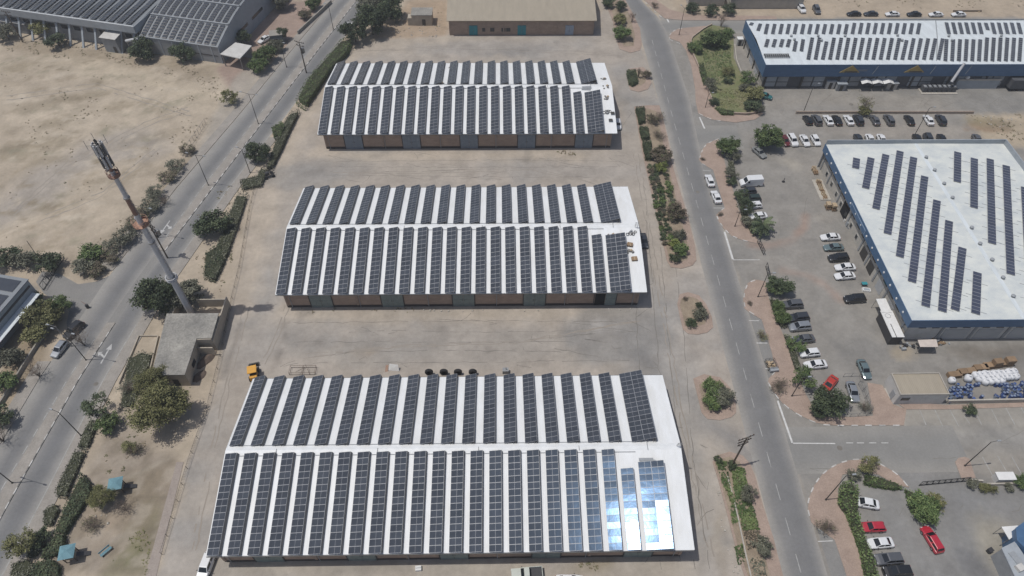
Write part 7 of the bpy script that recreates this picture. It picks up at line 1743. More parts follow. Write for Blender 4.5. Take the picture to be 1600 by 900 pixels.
# ------------------------------------------------------------------ vegetation
def crown_mesh(seed, leaf_mats, n_clump, per, lobes, leaf_r, droop=0.0, clump_r=.24):
    """unit crown: leaf-sized faces in clumps spread through a lumpy volume, centre at the origin"""
    r = random.Random(seed); V, F, MI = [], [], []
    lobes = [(x+r.uniform(-.14, .14), y+r.uniform(-.14, .14), z+r.uniform(-.15, .2), q*r.uniform(.75, 1.12)) for x, y, z, q in lobes]+[(math.cos(a_)*.62, math.sin(a_)*.62, r.uniform(-.2, .3), r.uniform(.22, .34)) for a_ in [r.uniform(0, 6.28) for _ in range(4)]]
    for c in range(n_clump):
        lb = lobes[r.randrange(len(lobes))]
        while True:
            d = Vector((r.uniform(-1, 1), r.uniform(-1, 1), r.uniform(-1, 1)))
            if .35 < d.length < 1: break
        d = d.normalized()*(d.length**.45)
        ctr = Vector((lb[0]+d.x*lb[3], lb[1]+d.y*lb[3], lb[2]+d.z*lb[3]*.8)); cr = clump_r*r.uniform(.7, 1.3); mi = r.choice((0, 0, 1, 1, 2)); 
        for k in range(per):
            p = ctr+Vector((r.gauss(0, .5), r.gauss(0, .5), r.gauss(0, .42)))*cr
            nrm = (Vector((r.gauss(0, .7), r.gauss(0, .7), r.gauss(.55, .6)))+d*.5).normalized()
            a = nrm.orthogonal().normalized(); a = (Matrix.Rotation(r.uniform(0, 6.28), 3, nrm) @ a); b_ = nrm.cross(a)
            s = leaf_r*r.uniform(.6, 1.35); o = len(V)
            V += [p-a*s, p+b_*s*.55-nrm*droop*s, p+a*s, p-b_*s*.55-nrm*droop*s]; F.append((o, o+1, o+2, o+3)); MI.append(mi if r.random() < .8 else r.randrange(3))
    me = bpy.data.meshes.new('crown'); me.from_pydata([tuple(v) for v in V], [], F)
    for m in leaf_mats: me.materials.append(m)
    me.polygons.foreach_set('material_index', MI); me.update(); return me
LOB = {'round': [(0, 0, 0, .75), (.35, .1, .05, .5), (-.3, .25, 0, .5), (0, -.35, .08, .5), (-.25, -.2, .3, .45), (.2, .25, .35, .4)],
       'wide': [(-.45, 0, 0, .5), (.45, .1, 0, .5), (0, .4, .05, .45), (.1, -.4, 0, .5), (0, 0, .25, .55)],
       'loose': [(-.5, .1, .1, .38), (.5, -.1, .05, .38), (.05, .5, 0, .36), (-.1, -.5, .12, .36), (0, 0, .35, .42), (.3, .35, .25, .3)]}
CR = {}
def crown(kind, shape, var):
    key = (kind, shape, var)
    if key not in CR:
        sd_ = abs(hash(str(key))) % 1000 if False else sum(ord(c) for c in str(key))
        if shape == 'loose': CR[key] = crown_mesh(sd_, LEAF[kind], 90, 22, LOB[shape], .058, .2, .17)
        elif shape == 'bush': CR[key] = crown_mesh(sd_, LEAF[kind], 75, 26, LOB['round'], .080, .1, .22)
        elif shape == 'feather': CR[key] = crown_mesh(sd_, LEAF[kind], 260, 46, LOB['round'], .034, .4, .15)
        else: CR[key] = crown_mesh(sd_, LEAF[kind], 150, 34, LOB[shape], .058, .1, .17)
    return CR[key]
def trunk_mesh(seed, h, r0, spread, limbs=5):
    r = random.Random(seed); b = MB(); p = Vector((0, 0, -.05)); top = Vector((r.uniform(-.1, .1)*h*.3, r.uniform(-.1, .1)*h*.3, h*.55))
    b.tube(p, top*.5, r0, r0*.8, 7, caps=False); b.tube(top*.5, top, r0*.8, r0*.6, 7, caps=False)
    for k in range(limbs):
        a = 2*math.pi*k/limbs+r.uniform(-.4, .4); e = top+Vector((math.cos(a)*spread*r.uniform(.4, .75), math.sin(a)*spread*r.uniform(.4, .75), h*r.uniform(.15, .38)))
        m_ = (top+e)/2+Vector((0, 0, -h*.03)); b.tube(top*.95, m_, r0*.45, r0*.32, 6, caps=False); b.tube(m_, e, r0*.32, r0*.12, 5, caps=False)
        for q in range(2):
            a2 = a+r.uniform(-1, 1); e2 = m_+Vector((math.cos(a2)*spread*.4, math.sin(a2)*spread*.4, h*.2)); b.tube(m_, e2, r0*.22, r0*.07, 5, caps=False)
    return b.mesh('trunk', M['trunk'])
TC = [0]
def tree(label, px, r, h, kind, shape='round', squash=.8, name='tree', group=None, stretch=(1, 1), rot=None, cat=None):
    """px: middle of the crown in the picture; the trunk stands under it"""
    zc = max(h-r*squash*.9, r*squash*.75); p = g(px[0], px[1], zc); i = TC[0]; TC[0] += 1
    t = thing(name, label, cat or ('tree' if name.endswith('tree') else 'shrub'), (p.x, p.y, .12), 0, group); R_ = random.Random(i*13+5)
    r *= .93; me = crown(kind, shape, i % 5)
    c = link('crown' if name.endswith('tree') else 'foliage', me, t, (0, 0, zc), (0, 0, R_.uniform(0, 6.28) if rot is None else rot)); c.scale = (r*stretch[0], r*stretch[1], r*squash)
    link('trunk' if name.endswith('tree') else 'stem', trunk_mesh(i, zc*1.3, max(.06, r*.055), r), t)
    return t
def bare_mesh(seed, r, h):
    R_ = random.Random(seed); b = MB()
    for k in range(15):
        a = R_.uniform(0, 6.28); q1 = R_.uniform(.05, .4)*r; e1 = Vector((math.cos(a)*q1, math.sin(a)*q1, h*R_.uniform(.35, .6))); b.tube((R_.uniform(-.1, .1), R_.uniform(-.1, .1), 0), e1, .04, .024, 4, caps=False)
        for q in range(5):
            a2 = R_.uniform(0, 6.28); q2 = r*R_.uniform(.15, .5); e2 = e1+Vector((math.cos(a2)*q2, math.sin(a2)*q2, h*R_.uniform(.05, .4))); b.tube(e1, e2, .02, .011, 3, caps=False)
            for s in range(4): a3 = a2+R_.uniform(-1.4, 1.4); q3 = r*R_.uniform(.1, .3); e3 = e2+Vector((math.cos(a3)*q3, math.sin(a3)*q3, h*R_.uniform(-.05, .2))); b.tube(e2, e3, .012, .006, 3, caps=False)
    return b.mesh('branches', M['twig'])
def bare(label, px, r, h, kind=None, name='bare_shrub', group=None):
    p = g(*px); i = TC[0]; TC[0] += 1; t = thing(name, label, 'shrub', (p.x, p.y, .05), 0, group); link('branches', bare_mesh(i, r, h), t)
    if kind:
        key = ('sparse', kind)
        if key not in CR: CR[key] = crown_mesh(77, LEAF[kind], 60, 9, LOB['round'], .055, .1, .25)
        c = link('foliage', CR[key], t, (0, 0, h*.65), (0, 0, i)); c.scale = (r, r, h*.55)
    return t
def hedge(label, poly_px, h, kind, name='hedge', dens=16, leaf_=.16, zb=0.0, bump=.18, group=None, seed=1, cat='hedge'):
    """clipped or rough hedge: inner stem mass with leaf faces over top and sides"""
    poly = gp(poly_px, h*.6); cx, cy = sum(p[0] for p in poly)/len(poly), sum(p[1] for p in poly)/len(poly)
    t = thing(name, label, cat, (cx, cy, zb), 0, group); R_ = random.Random(seed+len(poly)); r = R_
    lp = [(x-cx, y-cy) for x, y in poly]
    A = sum(lp[i][0]*lp[(i+1) % len(lp)][1]-lp[(i+1) % len(lp)][0]*lp[i][1] for i in range(len(lp)))
    if A < 0: lp = lp[::-1]; A = -A
    A /= 2
    b = MB(); b.prism([(x*.9, y*.9) for x, y in lp], 0, h*.8); b.build('stems', M['hedge_core'], t)
    xs = [p[0] for p in lp]; ys_ = [p[1] for p in lp]; V, F, MI = [], [], []
    def leafq(p, d):
        nrm = (Vector((r.gauss(0, .6), r.gauss(0, .6), r.gauss(.3, .5)))+d).normalized(); a = nrm.orthogonal().normalized(); a = Matrix.Rotation(r.uniform(0, 6.28), 3, nrm) @ a; b2 = nrm.cross(a); s = leaf_*r.uniform(.6, 1.4); o = len(V)
        V.extend([p-a*s, p+b2*s*.6, p+a*s, p-b2*s*.6]); F.append((o, o+1, o+2, o+3))
        cl = math.sin(p.x*2.1+seed)*math.cos(p.y*1.7+seed*2)+r.gauss(0, .5); MI.append(2 if cl > .55 else (1 if cl < -.4 else 0))
    for _ in range(min(9000, int(A*dens))):
        x, y = r.uniform(min(xs), max(xs)), r.uniform(min(ys_), max(ys_))
        for _t in range(8):
            if inpoly(x, y, lp): break
            x, y = r.uniform(min(xs), max(xs)), r.uniform(min(ys_), max(ys_))
        else: continue
        z = h*(1+bump*(math.sin(x*1.3+seed)*math.sin(y*1.1+seed*.7)))+r.uniform(-.12, .1); leafq(Vector((x, y, z)), Vector((0, 0, .9)))
    for i in range(len(lp)):
        a, c = Vector(lp[i]), Vector(lp[(i+1) % len(lp)]); d = c-a; n_ = Vector((d.y, -d.x)).normalized()
        for _ in range(int(d.length*h*dens*1.2)):
            q = a+d*r.random()+n_*r.uniform(-.15, .12); leafq(Vector((q.x, q.y, r.uniform(.03, h*1.02))), Vector((n_.x, n_.y, .2)))
    me = bpy.data.meshes.new('foliage'); me.from_pydata([tuple(v) for v in V], [], F)
    for m in LEAF[kind]: me.materials.append(m)
    me.polygons.foreach_set('material_index', MI); me.update(); link('foliage', me, t)
    return t
M['hedge_core'] = mat('hedge_stem_mass', (.05, .055, .03), None, 2, .95)
# left road and verge
tree('large rounded dark green tree over the right kerb of the left road', (332, 347), 4.7, 6.6, 'dark', 'wide', .85, stretch=(.85, 1.15), rot=2.4)
tree('biggest dark green tree at the foot of the telecom tower, by the road', (243, 466), 5.6, 8.0, 'dark', 'round', .95)
tree('greyer dark tree between the telecom tower base and the big dark tree', (290, 462), 4.3, 5.2, 'grey', 'round', .8)
tree('compact dark tree beside the wire fence left of the farthest solar warehouse', (404, 238), 3.7, 5.4, 'dark', 'round', .9)
tree('huge yellow-green tree casting shade on the yard drive at lower left', (248, 640), 5.9, 9.8, 'olive', 'feather', 1.0)
tree('smaller yellow-green tree against the front of the concrete building', (237, 597), 4.2, 6.8, 'olive', 'feather', .9)
tree('dark leafy tree leaning over the left road beside its pavement', (152, 634), 3.2, 5.6, 'dark', 'loose', .85)
tree('bright green shrub directly below the dark leafy roadside tree', (172, 662), 2.6, 2.6, 'green', 'bush', .8, name='shrub')
tree('thin yellowish tree beside the upper play shelter', (160, 776), 2.6, 4.4, 'olive', 'feather', .95)
tree('pale leafy tree at the bottom left kerb of the left road', (31, 845), 3.0, 5.0, 'olive', 'loose', .9)
tree('dark bush between the pale kerb tree and the trimmed hedge', (62, 842), 2.0, 2.2, 'dark', 'bush', .8, name='shrub')
tree('low olive sprig in dry grass beside the huge yellow-green tree', (203, 700), 1.8, 1.7, 'olive', 'loose', .6, name='shrub')
bare('bare dark shrub below the huge yellow-green tree', (213, 708), 1.6, 1.5, 'brown')
bare('bare reddish-grey shrub right of the thin yellowish tree', (196, 797), 2.7, 1.8)
bare('bare dry shrub on the pale patch of the little park', (146, 824), 1.9, 1.3, 'brown')
bare('leafless shrub at the pavement edge below the concrete building', (205, 610), 2.2, 2.0, 'grey')
hedge('dark clipped hedge belt between the left pavement and the little park', [(128, 740), (143, 757), (142, 772), (115, 812), (100, 838), (84, 834), (103, 792)], 1.2, 'dark', seed=3, dens=22)
hedge('lower clipped hedge block below the dark hedge belt', [(84, 838), (101, 836), (101, 856), (85, 868), (65, 872), (66, 868)], 1.2, 'dark', seed=4, dens=22)
hedge('clipped hedge mound cut by the bottom edge at lower left', [(55, 880), (80, 874), (92, 885), (92, 905), (48, 905)], 1.3, 'dark', seed=5, dens=22)
for i, (pl, lab) in enumerate((([(118, 703), (134, 703), (103, 778), (88, 776), (87, 765)], 'grey-green low hedge along the left pavement, longest of three'), ([(70, 795), (88, 788), (92, 797), (80, 822), (68, 820)], 'small grey-green hedge clump below the longest pavement hedge'), ([(122, 700), (130, 676), (142, 655), (152, 660), (137, 700)], 'grey-green low hedge beside the single road lamp'), ([(48, 833), (68, 828), (72, 850), (55, 870), (42, 872)], 'grey-green ragged hedge left of the dark bush at bottom left'), ([(20, 880), (45, 874), (55, 890), (40, 905), (15, 905)], 'grey-green scrub at the bottom left corner'))):
    hedge(lab, pl, .9, 'grey', seed=10+i, dens=14)
hedge('scrubby dark growth on the strip beside the concrete building', [(200, 560), (222, 548), (240, 552), (225, 590), (205, 640), (186, 640)], .8, 'grey', name='scrub', seed=17, dens=9, cat='scrub')
hedge('long grey-green scrub band right of the rounded dark road tree', [(372, 300), (388, 302), (372, 352), (355, 400), (335, 440), (318, 435), (335, 395), (352, 350)], 1.0, 'grey', name='scrub', seed=18, dens=10, cat='scrub')
hedge('dark shaded scrub below the rounded road tree', [(322, 395), (345, 380), (350, 410), (335, 440), (318, 430)], 1.1, 'dark', name='scrub', seed=19, dens=12, cat='scrub')
hedge('tall green hedge along the upper left road, brightest stretch', [(462, 160), (478, 128), (510, 92), (536, 62), (552, 60), (545, 80), (515, 110), (492, 145), (476, 168)], 2.0, 'green', seed=20, dens=12)
hedge('dark low stretch of hedge running down to the compact dark tree', [(425, 238), (436, 205), (455, 176), (468, 172), (452, 205), (440, 232), (425, 262), (415, 268)], 1.4, 'grey', seed=21, dens=12)
hedge('small bright clump in the dark stretch of the road hedge', [(425, 200), (440, 192), (446, 200), (438, 214), (428, 214)], 1.8, 'green', seed=22, dens=14)
hedge('narrow dark hedge turning the corner below the compact dark tree', [(375, 282), (402, 276), (410, 262), (418, 268), (408, 290), (378, 296)], 1.1, 'grey', seed=23, dens=12)
for i, (px, r, h, k, lab) in enumerate((((580, 32), 6.6, 9.0, 'dark', 'largest dark tree of the clump beside the far left road'), ((553, 50), 4.6, 6.5, 'dark', 'lower left dark tree of the clump beside the far left road'), ((608, 12), 5.5, 8.0, 'dark', 'right-hand dark tree of the clump beside the small stone hut'), ((575, 5), 5.5, 9.0, 'grey', 'greyish tree at the top edge behind the dark clump'))):
    tree(lab, px, r, h, k, 'round', .95)
for i, (px, r, h, k, sh, lab) in enumerate((((66, 42), 4.0, 6.0, 'olive', 'round', 'brownish olive tree in front of the factory hall, top left'), ((88, 64), 3.6, 3.6, 'dark', 'bush', 'dark bush at the foot of the brownish olive tree'), ((8, 52), 4.0, 4.5, 'grey', 'bush', 'grey-green bush under the pale shed at the left edge'),
  ((220, 78), 4.6, 6.5, 'dark', 'round', 'dark tree right of the square grey shed'), ((286, 82), 4.4, 6.0, 'dark', 'round', 'dark tree against the vaulted factory front wall'), ((378, 58), 3.2, 5.0, 'dark', 'round', 'dark round tree behind the entrance canopy'), ((440, 52), 2.6, 4.4, 'dark', 'round', 'small dark tree right of the guard booth'), ((414, 85), 4.0, 5.0, 'green', 'round', 'mid-green tree below the guard booth'),
  ((403, 103), 3.4, 4.2, 'green', 'round', 'bright green tree along the factory drive wall'), ((430, 72), 3.0, 4.2, 'grey', 'round', 'greyish tree left below the guard booth'), ((358, 152), 3.2, 4.2, 'olive', 'loose', 'pale feathery tree at the sandy verge of the left road'), ((440, 2), 4.0, 5.0, 'grey', 'round', 'tree at the top edge above the pink drive'), ((490, 5), 3.2, 4.2, 'green', 'round', 'bright tree at the top edge by the drive wall'), ((478, 22), 2.6, 2.5, 'brown', 'bush', 'brownish shrub by the drive wall at the top'),
  ((38, 408), 3.2, 2.6, 'grey', 'bush', 'grey-green bush left of the drive at the left edge'), ((75, 410), 3.4, 2.4, 'dark', 'bush', 'wide dark bush beside the leaning post at left'), ((8, 402), 3.6, 3.0, 'dark', 'bush', 'dark bush cut by the left edge above the workshop'), ((141, 398), 3.2, 3.6, 'green', 'bush', 'green shrub above the leaning concrete beam'), ((128, 418), 2.8, 2.0, 'grey', 'bush', 'grey scrub around the concrete beam'), ((150, 422), 2.2, 1.8, 'brown', 'bush', 'dry brown shrub right of the concrete beam'),
  ((70, 490), 4.2, 3.2, 'olive', 'wide', 'yellow-green low tree beside the left edge workshop'), ((92, 478), 3.0, 3.0, 'green', 'round', 'green low tree behind the open barred gate'), ((55, 520), 3.0, 2.2, 'olive', 'bush', 'olive shrub at the foot of the workshop wall'), ((50, 470), 2.6, 2.6, 'green', 'bush', 'green shrub at the corner of the workshop'),
  ((15, 560), 3.0, 2.4, 'grey', 'bush', 'grey-green shrub on the left verge below the workshop'), ((3, 600), 3.0, 2.4, 'green', 'bush', 'green shrub at the left edge behind the concrete wall'), ((0, 650), 3.0, 2.5, 'dark', 'bush', 'dark shrub cut by the left edge beside the kerb'))):
    nm = 'shrub' if sh == 'bush' else 'tree'; tree(lab, px, r, h, k, sh, .75 if sh == 'bush' else .85, name=nm)
for i, (px, r, h, k) in enumerate((((180, 385), 3.0, 2.2, 'grey'), ((196, 366), 3.2, 2.2, 'grey'), ((212, 348), 2.6, 2.0, 'brown'), ((232, 322), 3.0, 2.2, 'grey'), ((245, 300), 2.8, 2.2, 'grey'), ((262, 275), 2.6, 2.0, 'brown'), ((276, 258), 2.8, 2.4, 'grey'), ((293, 233), 2.2, 1.8, 'brown'), ((172, 402), 2.4, 1.6, 'brown'), ((222, 335), 2.2, 1.6, 'brown'))):
    tree(f'{ORD[i]} dusty shrub up the strip between sandy lot and left road' if i < 8 else ['low brown shrub at the junction end of the dusty strip', 'low brown shrub in the middle of the dusty strip'][i-8], px, r*1.1, h*.9, k, 'loose', .55, name='shrub', group='dusty roadside shrubs')
bare('leafless pale tree beside the parked black car', (132, 540), 3.2, 4.2, None, 'bare_tree'); bare('leafless tree at the left kerb below the silver car', (62, 588), 3.0, 4.0, None, 'bare_tree'); bare('leafless tree at the left edge kerb', (6, 690), 3.2, 4.0, None, 'bare_tree')
bare('bare bush in the gap between the fence and the sandy drive', (300, 240), 1.6, 1.4); bare('bare roadside bush beside the utility pole and left carriageway', (258, 318), 2.6, 2.2)
# islands of the estate road
for i, (px, r, h, k, sh, lab) in enumerate((((968, 30), 2.6, 3.6, 'olive', 'round', 'olive round shrub in the top island, middle'), ((971, 52), 3.4, 4.2, 'green', 'round', 'green tree at the lower end of the top island'), ((970, 10), 2.4, 2.6, 'dark', 'bush', 'dark shrub near the top of the top island'), ((950, 4), 2.6, 2.6, 'dark', 'bush', 'dark shrub at the top edge of the top island'),
   ((1010, 116), 1.9, 2.0, 'brown', 'loose', 'brownish loose shrub in the small round island'), ((1018, 187), 2.2, 2.6, 'brown', 'loose', 'upper brown shrub in the long island'), ((1034, 243), 3.3, 3.2, 'brown', 'round', 'largest brown shrub in the long island'), ((1035, 262), 2.0, 1.6, 'lime', 'bush', 'lime green bush below the largest brown shrub'),
   ((1059, 333), 3.0, 3.0, 'brown', 'round', 'purplish brown shrub in the lower part of the long island'), ((1054, 383), 1.9, 1.6, 'lime', 'bush', 'left lime bush at the lower end of the long island'), ((1066, 390), 2.2, 1.9, 'green', 'bush', 'bright green bush at the lower end of the long island'), ((1054, 404), 1.5, 1.3, 'dark', 'bush', 'dark clipped ball at the lower tip of the long island'),
   ((1060, 368), 1.9, 1.5, 'grey', 'bush', 'grey bush above the lime bush in the long island'), ((1094, 490), 1.9, 2.0, 'grey', 'bush', 'grey-green shrub in the oval island'), ((1093, 478), 1.0, 1.2, 'dark', 'bush', 'small dark shrub at the top of the oval island'), ((1079, 505), 1.4, 1.3, 'dark', 'bush', 'dark clipped ball at the bottom of the oval island'),
   ((1116, 608), 2.6, 3.4, 'green', 'round', 'green left half tree of the lower round island'), ((1130, 617), 2.7, 3.4, 'grey', 'round', 'greyish right half tree of the lower round island'), ((1110, 632), 2.0, 1.3, 'green', 'bush', 'low bright growth at the foot of the lower round island'),
   ((1172, 773), 2.0, 2.0, 'grey', 'loose', 'grey shrub leaning over the pink verge of the bottom strip'), ((1190, 853), 2.0, 1.8, 'grey', 'bush', 'grey shrub near the end of the bottom strip'), ((1122, 718), .9, 1.0, 'dark', 'bush', 'small round bush at the upper tip of the bottom strip'), ((1143, 728), 1.1, .9, 'dark', 'bush', 'small bush at the foot of the wooden utility pole'))):
    tree(lab, px, r, h, k, sh, .8, name='tree' if sh == 'round' and r > 2.5 else 'shrub')
hedge('clipped dark hedge block in the small round island', [(979, 111), (993, 110), (997, 128), (988, 133), (983, 130)], 1.3, 'dark', seed=30, dens=24)
for i, pl in enumerate(([(993, 169), (1007, 168), (1008, 190), (999, 193)], [(999, 199), (1012, 199), (1015, 216), (1003, 217)], [(1004, 221), (1017, 221), (1019, 249), (1009, 249)])):
    hedge(f'{["upper", "middle", "lower"][i]} of three clipped hedge blocks at the yard side of the long island', pl, 1.2, 'dark', seed=31+i, dens=24, group='clipped blocks of the long island')
bare('bare twiggy shrub at the upper end of the long island', (1029, 190), 2.0, 2.6, 'brown'); bare('bare twiggy shrub right of the middle hedge block', (1028, 215), 2.2, 1.6, 'brown'); bare('bare twiggy tree on the pink rim of the top island', (987, 35), 1.8, 3.2); bare('bare twig beside the clipped hedge block of the small round island', (997, 122), .9, 3.0)
R_ = random.Random(21); rows3 = [[(1015, 262), (1022, 300), (1031, 345), (1040, 390)], [(1023, 262), (1031, 300), (1040, 345), (1049, 385)], [(1040, 275), (1048, 310), (1058, 350)]]
k_ = 0
small = [crown_mesh(300+i, LEAF[kk], 26, 16, LOB['round'], .17, .1, .34) for i, kk in enumerate(('grey', 'dark', 'brown', 'green'))]
for ri, rw in enumerate(rows3):
    P = resample([tuple(p) for p in gp(rw)], 1.6)
    for i, p in enumerate(P):
        o = tag(link('low_shrub', small[R_.choice((0, 1, 1, 2, 3))]), f'{ORD[i]} low shrub down the {["yard-side", "middle", "road-side"][ri]} planting row of the long island', 'shrub', 'low shrubs of the long island')
        s = R_.uniform(.65, 1.05); o.location = (p.x+R_.uniform(-.25, .25), p.y+R_.uniform(-.2, .2), .15+s*.35); o.scale = (s, s, s*.75); o.rotation_euler.z = R_.uniform(0, 6)
def ground_cover(name, poly_px, kind, dens, leaf_, h, zb, parent=None, seed=0):
    poly = gp(poly_px); xs = [p[0] for p in poly]; ys_ = [p[1] for p in poly]; r = random.Random(seed); V, F, MI = [], [], []; A = (max(xs)-min(xs))*(max(ys_)-min(ys_))
    for _ in range(int(A*dens)):
        x, y = r.uniform(min(xs), max(xs)), r.uniform(min(ys_), max(ys_))
        if not inpoly(x, y, poly): continue
        cl = math.sin(x*.9+seed)*math.cos(y*.8+seed)+.5*math.sin(x*2.3)*math.sin(y*2.9)
        if cl < -.75 and r.random() < .8: continue
        z = zb+h*(.6+.5*max(0, cl))*r.uniform(.3, 1); nrm = Vector((r.gauss(0, .6), r.gauss(0, .6), 1)).normalized(); a = Matrix.Rotation(r.uniform(0, 6.28), 3, nrm) @ nrm.orthogonal().normalized(); b2 = nrm.cross(a); s = leaf_*r.uniform(.6, 1.4); p = Vector((x, y, z)); o = len(V)
        V.extend([p-a*s, p+b2*s*.6, p+a*s, p-b2*s*.6]); F.append((o, o+1, o+2, o+3)); MI.append(2 if cl > .5 else (1 if cl < -.1 else 0) if r.random() < .8 else r.randrange(3))
    me = bpy.data.meshes.new(name); me.from_pydata([tuple(v) for v in V], [], F)
    for m in LEAF[kind]: me.materials.append(m)
    me.polygons.foreach_set('material_index', MI); me.update(); return stuff(link(name, me))
ground_cover('ground_cover', [(1118, 722), (1134, 722), (1142, 770), (1150, 785), (1147, 800), (1138, 778), (1127, 752)], 'green', 50, .2, .4, .15, seed=1)
ground_cover('ground_cover', [(1142, 730), (1162, 732), (1168, 765), (1178, 800), (1186, 828), (1160, 830), (1152, 795), (1145, 760)], 'green', 55, .2, .5, .15, seed=2)
ground_cover('ground_cover', [(1140, 792), (1152, 790), (1154, 815), (1144, 820)], 'green', 40, .18, .3, .15, seed=3)
ground_cover('ground_cover', [(1147, 855), (1160, 850), (1165, 880), (1153, 885)], 'green', 40, .18, .3, .15, seed=4)
ground_cover('ground_cover', [(1160, 830), (1186, 830), (1192, 850), (1168, 860)], 'brown', 34, .18, .3, .15, seed=5)
ground_cover('ground_cover', [(1170, 872), (1192, 872), (1198, 905), (1176, 905)], 'grey', 22, .17, .3, .15, seed=6)
t = thing('strip_kerb', 'thin pale concrete edging running down the middle of the bottom green strip', 'kerb', (*gp([(1138, 742)])[0], .14)); wall_along(t, gp([(1136, 745), (1147, 785), (1153, 812), (1163, 860), (1173, 903)]), .22, .22, M['concrete_light'], z0=-.0)
# garden by the upper-right warehouse
for i, (px, r, h, k, sh, lab) in enumerate((((1116, 60), 4.8, 4.6, 'green', 'wide', 'large green tree at the top of the walled garden'), ((1086, 74), 2.8, 3.2, 'green', 'round', 'green tree at the left wall of the garden'), ((1136, 52), 2.6, 2.6, 'green', 'bush', 'green bush at the top right of the garden'), ((1113, 132), 2.8, 3.0, 'grey', 'loose', 'grey-green loose tree in the lower left of the garden'), ((1138, 112), 2.4, 2.4, 'olive', 'loose', 'thin olive tree in the middle of the garden'),
   ((1168, 122), 3.4, 3.8, 'green', 'loose', 'light green tree by the blue-fascia corner of the garden'), ((1182, 146), 3.4, 4.0, 'olive', 'round', 'yellow-green tree at the right corner of the garden'), ((1176, 166), 2.6, 2.2, 'dark', 'bush', 'dark bush at the lower right corner of the garden'), ((1116, 158), 1.8, 1.6, 'dark', 'bush', 'dark round bush at the lower left corner of the garden'), ((1138, 126), 1.6, 1.4, 'dark', 'bush', 'small dark bush in the middle of the garden'), ((1164, 138), 1.8, 1.6, 'grey', 'bush', 'grey bush below the light green corner tree'), ((1189, 172), 2.0, 2.0, 'grey', 'loose', 'feathery grey shrub outside the right garden corner'))):
    tree(lab, px, r, h, k, sh, .75, name='shrub' if sh == 'bush' else 'tree')
hedge('clipped hedge along the lower left wall of the garden', [(1091, 100), (1098, 98), (1106, 122), (1105, 132), (1100, 132)], 1.0, 'green', seed=40, dens=18); hedge('low hedge along the bottom wall of the garden', [(1117, 168), (1135, 172), (1148, 174), (1146, 179), (1128, 178)], .9, 'green', seed=41, dens=18)
bare('grey leafless tree behind the garden by the side road', (1126, 42), 2.6, 4.6, None, 'bare_tree')
ground_cover('grass', [(1092, 66), (1140, 50), (1142, 95), (1150, 125), (1110, 135)], 'green', 14, .18, .2, .22, seed=7)
ground_cover('grass', [(1120, 140), (1165, 140), (1180, 165), (1128, 172)], 'olive', 10, .18, .2, .22, seed=8)
for i, (px, r, lab) in enumerate((((1083, 13), 2.8, 'left dark clipped bush beyond the side road, top'), ((1112, 16), 3.0, 'middle dark clipped bush beyond the side road, top'), ((1140, 14), 3.0, 'right dark clipped bush beyond the side road, top'))): tree(lab, px, r, 2.6, 'dark', 'bush', .7, name='shrub')
bare('leafless shrub on the pink pavement at the top of the estate road', (1022, 12), 1.6, 1.6, 'brown')
# right-hand lots
for i, (px, r, h, k, sh, lab) in enumerate((((1203, 215), 4.7, 5.4, 'green', 'round', 'bright green round tree at the top of the right lot'), ((1137, 229), 3.6, 5.0, 'green', 'round', 'bright green tree on the planted strip above the white van'), ((1146, 243), 2.4, 2.4, 'grey', 'loose', 'loose grey shrub below the bright strip tree'), ((1144, 270), 2.2, 2.6, 'grey', 'loose', 'loose grey-green tree beside the white van'), ((1143, 284), 1.6, 1.4, 'dark', 'bush', 'dark shrub at the nose of the white van'),
   ((1160, 306), 2.4, 2.4, 'dark', 'loose', 'dark shrub over the dark hatchback'), ((1165, 322), 2.8, 2.8, 'dark', 'loose', 'dark spreading shrub over the small white hatchback'), ((1166, 347), 1.8, 1.6, 'grey', 'bush', 'grey shrub left of the palm'), ((1219, 446), 3.4, 4.2, 'dark', 'round', 'bushy dark green tree above the grey car, middle right lot'), ((1213, 452), 2.4, 3.0, 'green', 'loose', 'greener half of the bushy tree at the pavement'), ((1214, 478), 1.8, 1.8, 'green', 'bush', 'upper green shrub on the strip beside the grey car'), ((1222, 494), 2.2, 2.0, 'green', 'bush', 'green shrub at the nose of the dark blue-black car'),
   ((1243, 538), 2.3, 2.4, 'green', 'loose', 'feathery green shrub at the nose of the dark grey sedan'), ((1257, 589), 2.9, 4.2, 'green', 'loose', 'feathery green tree below the white sedan with roof panes'), ((1298, 631), 4.0, 4.2, 'dark', 'round', 'big dark bushy tree at the corner of the side road, lower right'), ((1276, 640), 2.0, 2.0, 'dark', 'bush', 'dark shrub at the left foot of the big corner tree'), ((1358, 727), 2.4, 2.8, 'olive', 'loose', 'spiky olive shrub on the curved pavement tip'), ((1447, 794), 3.2, 3.4, 'green', 'round', 'round green tree at the corner of the lower right lot'), ((1461, 786), 2.0, 2.6, 'olive', 'loose', 'yellowish half tree leaning right in the lower right lot'),
   ((1516, 641), 1.45, 1.5, 'dark', 'bush', 'single clipped dark bush between the marked bays'), ((1520, 757), 1.2, 1.2, 'grey', 'bush', 'grey bush at the inner end of the lattice gate'), ((1537, 763), 1.1, 1.3, 'olive', 'bush', 'left of two small round bushes beside the white shelter'), ((1550, 764), 1.0, 1.2, 'olive', 'bush', 'right of two small round bushes beside the white shelter'), ((1597, 753), 1.6, 1.6, 'green', 'bush', 'green bush at the right edge by the white shelter'), ((1577, 762), 1.0, .9, 'grey', 'bush', 'low grey bush in front of the white shelter'),
   ((1333, 741), 1.5, 1.2, 'grey', 'bush', 'grey scrub at the head of the tall green hedge'), ((1350, 174), 2.0, 1.6, 'olive', 'bush', 'olive weeds at the foot of the small car park tree'))):
    tree(lab, px, r, h, k, sh, .8, name='shrub' if sh == 'bush' or r < 2.3 else 'tree')
